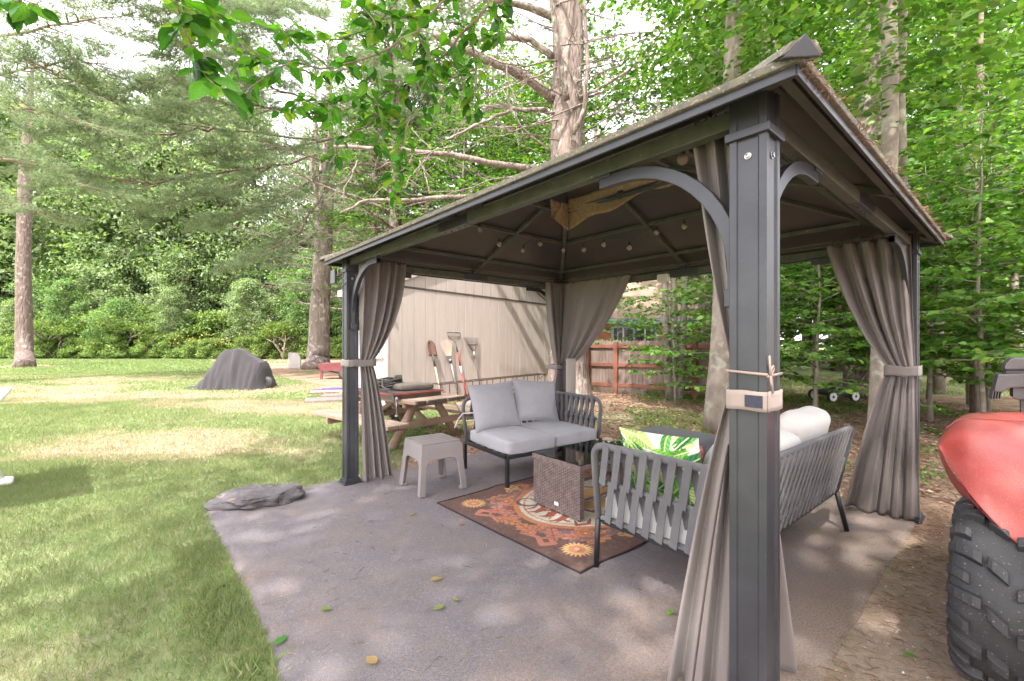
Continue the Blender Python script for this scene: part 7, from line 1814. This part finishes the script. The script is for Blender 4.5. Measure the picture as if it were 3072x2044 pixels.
# big pine right behind the gazebo
def c_extra(mb, base, rn):
    B = lambda px, py, Y: at(px, py, Y) - base
    def limb(pts, r0, r1, n=8):
        q = []
        for a, b in zip(pts[:-1], pts[1:]):
            for k in range(4): q.append(a.lerp(b, k / 4) + Vector((rn.gauss(0, .012), rn.gauss(0, .012), rn.gauss(0, .012))))
        q.append(pts[-1]); k = len(q); mb.tube(q, [r0 + (r1 - r0) * i / (k - 1) for i in range(k)], n)
    limb([B(1665, 300, 10.7), B(1580, 230, 10.4), B(1490, 190, 10.1), B(1420, 160, 9.9), B(1300, 100, 9.5)], 0.12, 0.07)
    limb([B(1660, 170, 10.7), B(1590, 120, 10.5), B(1500, 110, 10.3), B(1380, 130, 10.0)], 0.085, 0.04)
    limb([B(1660, 50, 10.6), B(1560, 10, 10.4), B(1450, 0, 10.2)], 0.10, 0.06)
    limb([B(1640, 330, 10.6), B(1540, 330, 10.2), B(1440, 370, 9.9), B(1340, 420, 9.6)], 0.055, 0.02)
    limb([B(1700, 300, 10.3), B(1690, 230, 10.1), B(1670, 110, 9.9), B(1650, -20, 9.7)], 0.075, 0.05)
    limb([B(1720, 400, 10.3), B(1755, 330, 10.1), B(1762, 200, 10.0), B(1750, -20, 9.9)], 0.07, 0.045)
    limb([B(1650, 455, 10.4), B(1560, 380, 10.0), B(1525, 300, 9.8), B(1520, 200, 9.7)], 0.03, 0.015)
    limb([B(1740, 290, 10.4), B(1830, 250, 10.2), B(1930, 180, 10.0), B(2010, 60, 9.8)], 0.04, 0.015)
    limb([B(1700, 520, 10.6), B(1500, 495, 10.0), B(1350, 465, 9.6), B(1200, 450, 9.2), B(1000, 440, 8.9)], 0.09, 0.03)
    limb([B(1560, 580, 10.8), B(1400, 590, 10.4), B(1250, 600, 10.0), B(1100, 600, 9.7), B(1020, 640, 9.5)], 0.07, 0.02)
    for k in range(34):
        px, py = rn.uniform(1640, 1750), rn.uniform(-40, 520); s = rn.choice((-1, -1, 1)); Lp = rn.uniform(120, 420)
        dead_limb(mb, B(px, py, 10.6), B(px + s * Lp, py + rn.uniform(-160, 110), rn.uniform(8.6, 12.0)), rn, 0.022, 2)
    for k in range(16):
        px, py = rn.uniform(1050, 1500), rn.uniform(440, 500); dead_limb(mb, B(px, py, 9.6), B(px + rn.uniform(-220, 60), py + rn.uniform(-120, 160), rn.uniform(8.5, 10.5)), rn, 0.012, 1)
trunk_tree('pine_tree', 'massive rough barked pine with long bare limbs rising just behind the gazebo', [z_(at(1705, 1190, 10.8)), at(1706, 1120, 10.8), at(1702, 950, 10.8), at(1698, 600, 10.8), at(1700, 300, 10.8), at(1703, 0, 10.8), at(1706, -500, 10.8), at(1700, -1300, 10.8)], [0.62, 0.47, 0.42, 0.39, 0.375, 0.36, 0.31, 0.15], MT['pine_bark'], n=22, extra=c_extra, seed=2, rough=0.06, crown=(PIN[0][1], (0, 0, 4.0), 1.0, 0.6))

# ------------------------------------------------------------------ pines of the lawn, with their long boughs
trunk_tree('pine_tree', 'single tall bare pine trunk standing alone on the far lawn', [z_(gp(74, 1103)), at(73, 1060, 24.6), at(70, 800, 24.6), at(76, 520, 24.6), at(88, 330, 24.6), at(98, 180, 24.6)], [0.46, 0.37, 0.32, 0.28, 0.18, 0.05], MT['brown_pine_bark'], n=18, seed=14, rough=0.03)
def limb_pts(l, seed):
    rn = random.Random(seed); q = []
    P3 = [at(*p) for p in l]
    for a, b in zip(P3[:-1], P3[1:]):
        for k in range(3): q.append(a.lerp(b, k / 3) + Vector((rn.gauss(0, .05), rn.gauss(0, .05), rn.gauss(0, .05))))
    q.append(P3[-1]); return q
def bough_set(root, limbs, seed, sub=1.5, per=9, tl=0.15, tw=0.016, step=0.26, r0=0.05, tstep=0.15, dead=0.12):
    rn = random.Random(seed); rg = np.random.default_rng(seed); base = root.location
    for i, l in enumerate(limbs):
        mb = MB(); P = []; D = []; pts = [p - base for p in limb_pts(l, seed + i)]
        pine_limb(mb, P, D, pts, rn, r0, sub, step, dead, tstep)
        b = mb.build('bough', MT['twig'], root, smooth=True)
        arr = tufts(P, D, rg, per, tl, tw, PINE * 1.15); link('needles', leafmesh('needles', arr, MT['needle']), b)
pb = trunk_tree('pine_tree', 'big pine with a split pale upper trunk beside the stone slab on the lawn', [z_(gp(950, 1108)), at(955, 1080, 22.5), at(962, 900, 22.5), at(972, 700, 22.5), at(975, 560, 22.5), at(985, 420, 22.5), at(990, 100, 22.5)], [0.70, 0.54, 0.47, 0.44, 0.36, 0.24, 0.08], MT['pale_pine_bark'], n=20, seed=15, rough=0.05,
    branches=((at(965, 640, 22.4), at(930, 470, 22), 0.22), (at(985, 660, 22.3), at(1010, 480, 22.4), 0.2), (at(950, 700, 22.2), at(800, 790, 20), 0.09)))
bough_set(pb, [
    [(965, 425, 22), (800, 400, 20), (640, 385, 18), (480, 360, 16.5), (330, 300, 15.2), (180, 230, 14), (60, 170, 13)],
    [(960, 470, 22), (820, 500, 20), (640, 520, 18), (450, 550, 16.5), (300, 530, 15.5), (120, 470, 14.5), (0, 430, 13.8)],
    [(640, 385, 18), (560, 395, 17), (380, 405, 15.8), (200, 375, 14.6), (40, 300, 13.6)],
    [(980, 330, 22), (840, 270, 19.5), (700, 230, 17.5), (560, 240, 15.5), (440, 250, 14)],
    [(985, 200, 22), (860, 110, 18), (720, 60, 15), (600, 30, 13), (450, -40, 12)],
    [(970, 520, 22), (860, 590, 20), (740, 640, 18.5), (640, 660, 17.5)],
    [(820, 500, 20), (700, 560, 18.4), (560, 600, 17), (420, 620, 16)],
    [(985, 150, 22), (1120, 130, 19), (1250, 60, 16), (1350, 0, 14.5)],
    [(980, 300, 22), (1060, 340, 19), (1150, 330, 17), (1260, 350, 15.5)],
    [(975, 560, 22), (900, 700, 20), (800, 760, 18.6), (740, 780, 18)],
    [(985, 0, 22), (760, -60, 16), (560, -120, 13), (300, -100, 11)],
    [(985, 250, 22), (880, 200, 19), (760, 150, 16.5), (640, 130, 14.5), (540, 140, 13.5)],
    [(985, 350, 22), (850, 330, 19), (720, 300, 17), (600, 310, 15), (500, 330, 14)],
    [(985, 60, 22), (900, 20, 19), (800, 0, 16), (700, 20, 14)],
    [(990, 420, 22), (880, 440, 20), (760, 450, 18), (660, 440, 17)],
    [(985, 220, 22), (1080, 200, 19), (1180, 220, 17), (1270, 260, 16)],
], 150, sub=2.3, per=12, tl=0.20, tw=0.016, step=0.18, tstep=0.13)
# pine crown above the single trunk and one just outside the picture on the left
pa = trunk_tree('pine_tree', 'pine beside the lawn whose feathery boughs hang across the single bare trunk', [Vector((-17.5, 14.0, 0)), Vector((-17.4, 14, 6)), Vector((-17.5, 14.1, 12)), Vector((-17.5, 14, 17))], [0.5, 0.36, 0.26, 0.1], MT['pine_bark_far'], seed=16)
bough_set(pa, [
    [(-60, 120, 14), (100, 100, 13.5), (260, 60, 13), (400, 40, 12.6)],
    [(-80, 330, 14), (60, 330, 13.6), (180, 350, 13.2), (300, 380, 12.8)],
    [(-60, 230, 14), (80, 200, 14), (220, 180, 13.8), (340, 190, 13.6)],
    [(-60, 480, 14), (70, 480, 14), (170, 520, 13.8), (260, 560, 13.6)],
    [(-60, 20, 14), (80, -10, 14), (220, -40, 13.8)],
    [(-80, 600, 14.4), (30, 610, 14.4), (120, 640, 14.2)],
], 170, sub=2.2, per=12, tl=0.19, tw=0.014, step=0.20, tstep=0.14)
# ------------------------------------------------------------------ trees behind the viewer that throw the dappled shade
put('broadleaf_tree', 'tall wide crowned tree whose leaves dapple the carpet in front of the gazebo', 'tree', *OAK, (0.3, -3.0, 0), 0.4, 1.0)
for (X, Y, k, s, lab) in ((4.6, -3.0, 1, 1.0, 'broadleaf tree behind the quad bike shading the woodland floor'),):
    put('broadleaf_tree', lab, 'tree', *MIDT[k], (X, Y, 0), X * 2.7, s)

# ------------------------------------------------------------------ the near leafy branch
def leaf_shape(seed):
    rn = random.Random(seed); st = [(0.0, 0.0), (0.12, 0.30), (0.28, 0.47), (0.45, 0.50), (0.62, 0.41), (0.78, 0.25), (0.90, 0.10), (1.0, 0.0)]
    V = []; Fc = []; curl = rn.uniform(0.05, 0.22); tw = rn.uniform(-.15, .15)
    for i, (s, w) in enumerate(st):
        z = -curl * s * s; w *= 0.56
        for k, u in enumerate((-1, -0.5, 0, 0.5, 1)):
            V.append((u * w + tw * s * s, s, z + 0.16 * abs(u) * w + 0.012 * math.sin(s * 22) * abs(u)))
    for i in range(7):
        for k in range(4): Fc.append((i * 5 + k, i * 5 + k + 1, (i + 1) * 5 + k + 1, (i + 1) * 5 + k))
    g = np.array([(0.060, 0.200, 0.016), (0.085, 0.250, 0.020), (0.035, 0.125, 0.015), (0.13, 0.29, 0.030), (0.048, 0.160, 0.018), (0.17, 0.27, 0.035), (0.028, 0.095, 0.014), (0.095, 0.235, 0.03)][seed % 8])
    col = np.array([g * (1.18 if abs(v[0] - tw * v[1] ** 2) < 0.02 else 1.0) for v in V])
    return mesh_np('leaf', V, Fc, MT['leaf_near'], col, smooth=True)
LM = [leaf_shape(k) for k in range(8)]
twigs = [
    ([(1560, -60), (1480, 0), (1400, 80), (1330, 160), (1230, 240), (1130, 300), (1020, 330), (930, 350)], 3.15, 0.100, 0.010),
    ([(1400, -60), (1350, -10), (1250, 90), (1130, 170), (1000, 200), (880, 190), (780, 170), (700, 190)], 2.95, 0.095, 0.008),
    ([(1250, -60), (1200, -10), (1130, 80), (1020, 120), (900, 110), (820, 80)], 3.05, 0.095, 0.006),
    ([(1330, 160), (1290, 260), (1240, 340), (1205, 420), (1190, 500), (1182, 585)], 3.15, 0.095, 0.005),
    ([(1230, 240), (1180, 330), (1100, 380), (1020, 420), (985, 470)], 3.1, 0.095, 0.005),
    ([(1400, 80), (1425, 180), (1430, 270), (1410, 330)], 3.2, 0.095, 0.005),
    ([(880, 190), (800, 230), (740, 280), (700, 300)], 2.85, 0.095, 0.005),
    ([(780, 170), (720, 130), (670, 90), (640, 40)], 2.75, 0.095, 0.005),
    ([(1130, 170), (1110, 250), (1060, 300), (1000, 310)], 2.95, 0.095, 0.004),
    ([(1130, 80), (1090, 20), (1050, -30)], 3.0, 0.10, 0.004),
    ([(1250, 90), (1290, 180), (1270, 260)], 3.0, 0.095, 0.004),
    ([(1480, 0), (1500, 70), (1490, 140)], 3.2, 0.10, 0.004),
    ([(1400, 80), (1300, 60), (1200, 50), (1100, 60)], 3.1, 0.10, 0.004),
    ([(1330, 160), (1390, 230), (1330, 300)], 3.2, 0.095, 0.004),
    ([(1130, 300), (1150, 380), (1120, 440)], 3.1, 0.095, 0.004),
    ([(1020, 330), (960, 300), (900, 300), (850, 330)], 3.05, 0.09, 0.004),
    ([(500, -60), (520, -10), (540, 60), (560, 110), (578, 165), (600, 210), (640, 250)], 2.0, 0.125, 0.005),
    ([(540, 60), (590, 40), (640, 60), (680, 50)], 2.05, 0.115, 0.004),
    ([(-60, -60), (0, -20), (60, 5), (115, 12)], 2.2, 0.115, 0.005),
]
nb = thing('leafy_branch', 'bright green leafy branch hanging above the lawn and patio', 'branch', at(1560, -60, 3.15))
rn = random.Random(12); mb = MB(); cand = []
for (pts, Y, L, r0) in twigs:
    P3 = [at(x, y, Y + 0.06 * math.sin(i * 1.7 + x * 0.01)) - nb.location for i, (x, y) in enumerate(pts)]
    q = []
    for a, b in zip(P3[:-1], P3[1:]):
        for k in range(3): q.append(a.lerp(b, k / 3) + Vector((rn.gauss(0, .006), rn.gauss(0, .012), rn.gauss(0, .006))))
    q.append(P3[-1]); k = len(q); mb.tube(q, [r0 * (1 - 0.7 * i / (k - 1)) + 0.0012 for i in range(k)], 6)
    tot = sum((q[i + 1] - q[i]).length for i in range(k - 1)); nn = int(tot / (L * 0.16))
    for j in range(nn):
        f = min(0.999, (j + rn.random()) / nn); i = int(f * (k - 1)); p = q[i].lerp(q[i + 1], f * (k - 1) - i); d = (q[i + 1] - q[i]).normalized()
        tw = d * rn.uniform(0.0, 0.7) + Vector((rn.gauss(0, .75), rn.gauss(0, .7), rn.uniform(-0.75, 0.25))); tw.normalize()
        stalk = p + tw * rn.uniform(0.01, 0.07); cand.append((p, stalk, tw, L * rn.uniform(0.72, 1.2)))
        mb.tube([p, stalk], [0.0016, 0.0011], 4, cap=False)
# pull the branch back to the tree it grows on
mb.tube([Vector((0, 0, 0)), Vector((0.5, -1.2, 0.9)), Vector((1.2, -3.0, 1.3)), Vector((-1.3 - nb.location.x, -3.1 - nb.location.y, 5.6 - nb.location.z))], [0.012, 0.02, 0.035, 0.05], 8)
for s_ in ((500, -60, 2.0), (-60, -60, 2.2)):
    a_ = at(*s_) - nb.location; mb.tube([a_, a_ + Vector((0.6, -0.7, 0.6)), a_ + Vector((1.2, -3.0, 1.2)), Vector((-1.3 - nb.location.x, -3.1 - nb.location.y, 5.2 - nb.location.z))], [0.006, 0.012, 0.02, 0.04], 6)
mb.build('twig', MT['twig'], nb, smooth=True)
def leaf_matrix(st, tw, L):
    y = tw; up = Vector((rn.gauss(0, .45), rn.gauss(0, .45), 1.0)); x = y.cross(up)
    if x.length < 1e-3: x = Vector((1, 0, 0))
    x.normalize(); z = x.cross(y)
    M = Matrix((x, y, z)).transposed().to_4x4(); return Matrix.Translation(st) @ M @ Matrix.Scale(L, 4)
rn.shuffle(cand)
cand.sort(key=lambda c: -c[3] / max(0.5, (c[1] + nb.location).y))
mats_ = [leaf_matrix(c[1], c[2], c[3]) for c in cand]
for i, M in enumerate(mats_[:300]):
    o = link('leaf', LM[i % 8], nb); o.matrix_local = M
rest = []
for i, M in enumerate(mats_[300:]):
    me = LM[i % 8]; V = np.empty(len(me.vertices) * 3, dtype=np.float32); me.vertices.foreach_get('co', V); V = V.reshape(-1, 3)
    A = np.array(M); V = V @ A[:3, :3].T + A[:3, 3]; Fq = np.array([tuple(p.vertices) for p in me.polygons]); cc = np.empty(len(me.vertices) * 4, dtype=np.float32); me.color_attributes['Col'].data.foreach_get('color', cc)
    rest.append((V, Fq, cc.reshape(-1, 4)[:, :3]))
if rest:
    V, Fq, c = merge(rest); stuff(link('small_leaves', mesh_np('small_leaves', V, Fq, MT['leaf_near'], c, smooth=True), nb))
print('near leaves', len(cand))

# ------------------------------------------------------------------ grass, weeds, leaf litter
def on_pad(X, Y, e=0.0):
    lx, ly = loc_np(X, Y); return (lx > -1.04 - e) & (lx < GB + 0.03 + e) & (ly > 0.0 - e) & (ly < GL + 0.05 + e)
def in_any(X, Y):
    return (np.hypot((X + 2.10) / 0.36, (Y - 3.62) / 0.27) < 1) | (np.hypot((X + 8.15) / 1.15, (Y - 12.9) / 0.6) < 1)
def grass(name, n, xr, yr, Lr, Wr, seed, lean=0.5, amount=1.0, fr=True, filt=None):
    rg = np.random.default_rng(seed); Y = rg.uniform(yr[0], yr[1], n); X = rg.uniform(xr[0], xr[1], n)
    k = ~on_pad(X, Y, 0.0) & ~in_any(X, Y)
    if fr: k &= (np.abs(X) < 1.22 * Y + 0.3)
    k &= rg.random(n) > dirt_mask(X, Y) * 1.25
    X, Y = X[k], Y[k]
    if filt is not None:
        k = filt(X, Y, rg); X, Y = X[k], Y[k]
    n = len(X); dry = np.clip(dry_shade_mask(X, Y) + rg.normal(0, 0.22, n), 0, 1)
    tall = 0.65 + 0.7 * fbm(X * 1.6, Y * 1.6, 91)
    az = rg.random(n) * 6.283; ln = np.abs(rg.normal(0, lean, n)) + 0.15
    d = np.stack([np.cos(az) * np.sin(ln), np.sin(az) * np.sin(ln), np.cos(ln)], 1)
    up = norm(np.stack([-np.sin(az), np.cos(az), np.zeros(n)], 1) + rg.normal(0, .3, (n, 3))); 
    g1 = np.array([0.155, 0.245, 0.08]); g2 = np.array([0.255, 0.335, 0.135]); t1 = np.array([0.44, 0.36, 0.265]); m = rg.random((n, 1))
    col = (g1 * (1 - m) + g2 * m) * (1 - dry[:, None]) + t1 * rg.uniform(0.75, 1.2, (n, 1)) * dry[:, None]
    L = rg.uniform(Lr[0], Lr[1], n) * tall * (1 - 0.35 * dry)
    V, Fc, c = leaf_tris(np.stack([X, Y, np.full(n, -0.005)], 1), d, up, L, rg.uniform(Wr[0], Wr[1], n), 0.2, col)
    o = stuff(link(name, mesh_np(name, V, Fc, MT['grass'], c))); return o
tag(grass('lawn_grass', 170000, (-6, 0.0), (1.5, 5.2), (0.022, 0.062), (0.002, 0.004), 1), 'short mown lawn grass in front of the rock and carpet', 'grass')
tag(grass('lawn_grass', 170000, (-13, 1.0), (5.2, 10.5), (0.03, 0.075), (0.005, 0.009), 2), 'mown lawn grass around the picnic table and beyond the rock', 'grass')
tag(grass('lawn_grass', 110000, (-26, -1.0), (10.5, 21), (0.035, 0.085), (0.012, 0.024), 3), 'mown lawn grass around the covered machine', 'grass')
tag(grass('lawn_grass', 70000, (-44, -4), (21, 36), (0.05, 0.11), (0.03, 0.05), 14), 'lawn grass of the far end of the lawn before the shrubs', 'grass')
tag(grass('far_lawn_grass', 30000, (3, 14), (9.5, 18), (0.05, 0.12), (0.012, 0.022), 4), 'lawn grass of the neighbour plot beyond the saplings', 'grass')
def edge_f(X, Y, rg):
    lx, ly = loc_np(X, Y); return (lx < -1.02) & (lx > -1.30) & (ly > -0.2) & (ly < 3.0) & (rg.random(len(X)) < (0.25 + 0.75 * (fbm(X * 3, Y * 3, 5) > 0.5)))
tag(grass('edge_grass', 50000, (-3.0, 0.0), (1.4, 4.2), (0.03, 0.075), (0.003, 0.006), 6, lean=0.8, filt=edge_f), 'longer ragged grass growing over the carpet edge', 'grass')
def weed_f(X, Y, rg):
    lx, ly = loc_np(X, Y); return (lx < -1.0) & (lx > -1.75) & (ly > 0.0) & (ly < 1.5) & (fbm(X * 2.2 + 5, Y * 2.2, 15) > 0.52)
o = grass('crabgrass', 9000, (-2.6, 0.0), (1.4, 3.2), (0.06, 0.12), (0.006, 0.011), 7, lean=1.0, filt=weed_f); tag(o, 'broad bladed crabgrass spreading at the lawn corner of the carpet', 'weeds')
def floor_green(X, Y, rg):
    return (dirt_mask(X, Y) > 0.25) & (fbm(X * 0.9 + 7, Y * 0.9, 25) > 0.56)
rg = np.random.default_rng(8); n = 60000; X = rg.uniform(-1.5, 9, n); Y = rg.uniform(4.0, 12, n); k = ~on_pad(X, Y, 0.1) & (fbm(X * 0.8 + 7, Y * 0.8, 25) > 0.55) & (dirt_mask(X, Y) > 0.2); X, Y = X[k][:9000], Y[k][:9000]; n = len(X)
az = rg.random(n) * 6.28; d = np.stack([np.cos(az), np.sin(az), rg.uniform(0.1, 1.0, n)], 1)
V, Fc, c = leaf_tris(np.stack([X, Y, rg.uniform(0.0, 0.05, n)], 1), d, norm(rg.normal(0, .3, (n, 3)) + np.array([0, 0, 1.])), rg.uniform(0.03, 0.075, n), rg.uniform(0.012, 0.035, n), 0.15, pick(GREENS * 1.15, n, rg))
tag(stuff(link('ground_cover', mesh_np('ground_cover', V, Fc, MT['leaf'], c))), 'patches of low green seedlings on the woodland floor', 'ground cover')
rg = np.random.default_rng(9)
def litter(name, label, n, xr, yr, Lr, ratio, seed, colA, colB, dmin=0.4, padshare=0.0):
    rg = np.random.default_rng(seed); X = rg.uniform(*xr, n); Y = rg.uniform(*yr, n); P_ = on_pad(X, Y, 0.02); k = (~P_ & (dirt_mask(X, Y) > dmin)) | (P_ & (rg.random(n) < padshare)); P_ = P_[k]; X, Y = X[k], Y[k]; n = len(X)
    lx, ly = loc_np(X, Y); zb = np.where(P_, pad_z(lx, ly) + 0.003, 0.003) + rg.random(n) * 0.012 * (~P_)
    az = rg.random(n) * 6.28; d = np.stack([np.cos(az), np.sin(az), rg.normal(0.02, 0.10, n)], 1); t = rg.random((n, 1)); L = rg.uniform(*Lr, n)
    V, Fc, c = leaf_tris(np.stack([X, Y, zb], 1), d, norm(rg.normal(0, .22, (n, 3)) + np.array([0, 0, 1.])), L, L * ratio, 0.12, np.clip((np.array(colA) * (1 - t) + np.array(colB) * t) * rg.uniform(0.6, 1.3, (n, 1)), 0.01, 0.7))
    o = stuff(link(name, mesh_np(name, V, Fc, MT['litter'], c))); return tag(o, label, 'leaf litter')
litter('leaf_litter', 'dry brown leaves scattered over the woodland floor', 26000, (-1.6, 9.5), (3.6, 12), (0.035, 0.08), 0.5, 10, (0.20, 0.11, 0.07), (0.45, 0.33, 0.24))
litter('needle_litter', 'fallen pine needles on the bare ground around the patio', 48000, (-0.4, 5.0), (1.4, 7.5), (0.04, 0.08), 0.025, 11, (0.28, 0.16, 0.10), (0.46, 0.32, 0.21))
litter('pine_needle_scatter', 'fallen pine needles scattered on the grey carpet', 4500, (-2.4, 3.2), (1.2, 6.0), (0.04, 0.08), 0.018, 12, (0.36, 0.25, 0.18), (0.55, 0.44, 0.34), 2.0, 0.4)
litter('gravel', 'small pale stones and chips on the bare ground by the quad bike', 2600, (0.8, 3.2), (1.4, 3.2), (0.005, 0.015), 0.8, 13, (0.42, 0.36, 0.31), (0.62, 0.56, 0.50))
# single fallen leaves on the carpet
for (px, py, L, colr, lab) in ((1310, 1735, 0.075, (0.50, 0.36, 0.16), 'fallen tan leaf lying on the carpet short of the rug corner'), (1112, 1982, 0.075, (0.48, 0.33, 0.17), 'fallen orange brown leaf alone on the bare carpet'), (842, 1918, 0.075, (0.10, 0.30, 0.06), 'round green leaf lying on the carpet near the lawn edge'),
        (978, 1828, 0.055, (0.22, 0.34, 0.08), 'small yellow green leaf on the carpet among the sun spots'), (1315, 1825, 0.06, (0.30, 0.34, 0.11), 'curled olive leaf on the carpet below the tan leaf'), (1365, 1800, 0.04, (0.34, 0.36, 0.08), 'tiny yellow leaf on the carpet beside the curled olive leaf'), (1383, 1570, 0.06, (0.40, 0.24, 0.14), 'small brown leaf on the carpet beside the rug edge'),
        (1233, 1543, 0.05, (0.40, 0.32, 0.10), 'small yellow leaf on the carpet between the side table and the rug'), (2010, 1840, 0.05, (0.18, 0.36, 0.06), 'small green leaf on the carpet beside the zipped curtain'), (2730, 1965, 0.055, (0.16, 0.34, 0.07), 'green leaf on the bare ground beside the quad bike tyre')):
    q = gp(px, py, 0.018); t = thing('fallen_leaf', lab, 'leaf', (q.x, q.y, pz(*wl_(q)) + 0.008), rn.random() * 6.28, 'fallen leaves on the patio')
    me = LM[rn.randrange(8)].copy(); ca_ = me.color_attributes['Col']; cc = np.ones((len(me.vertices), 4), dtype=np.float32); cc[:, :3] = colr; ca_.data.foreach_set('color', cc.ravel())
    o = link('blade', me, t); o.scale = (L, L, L * 0.5); o.location = (0, -L / 2, 0.004)
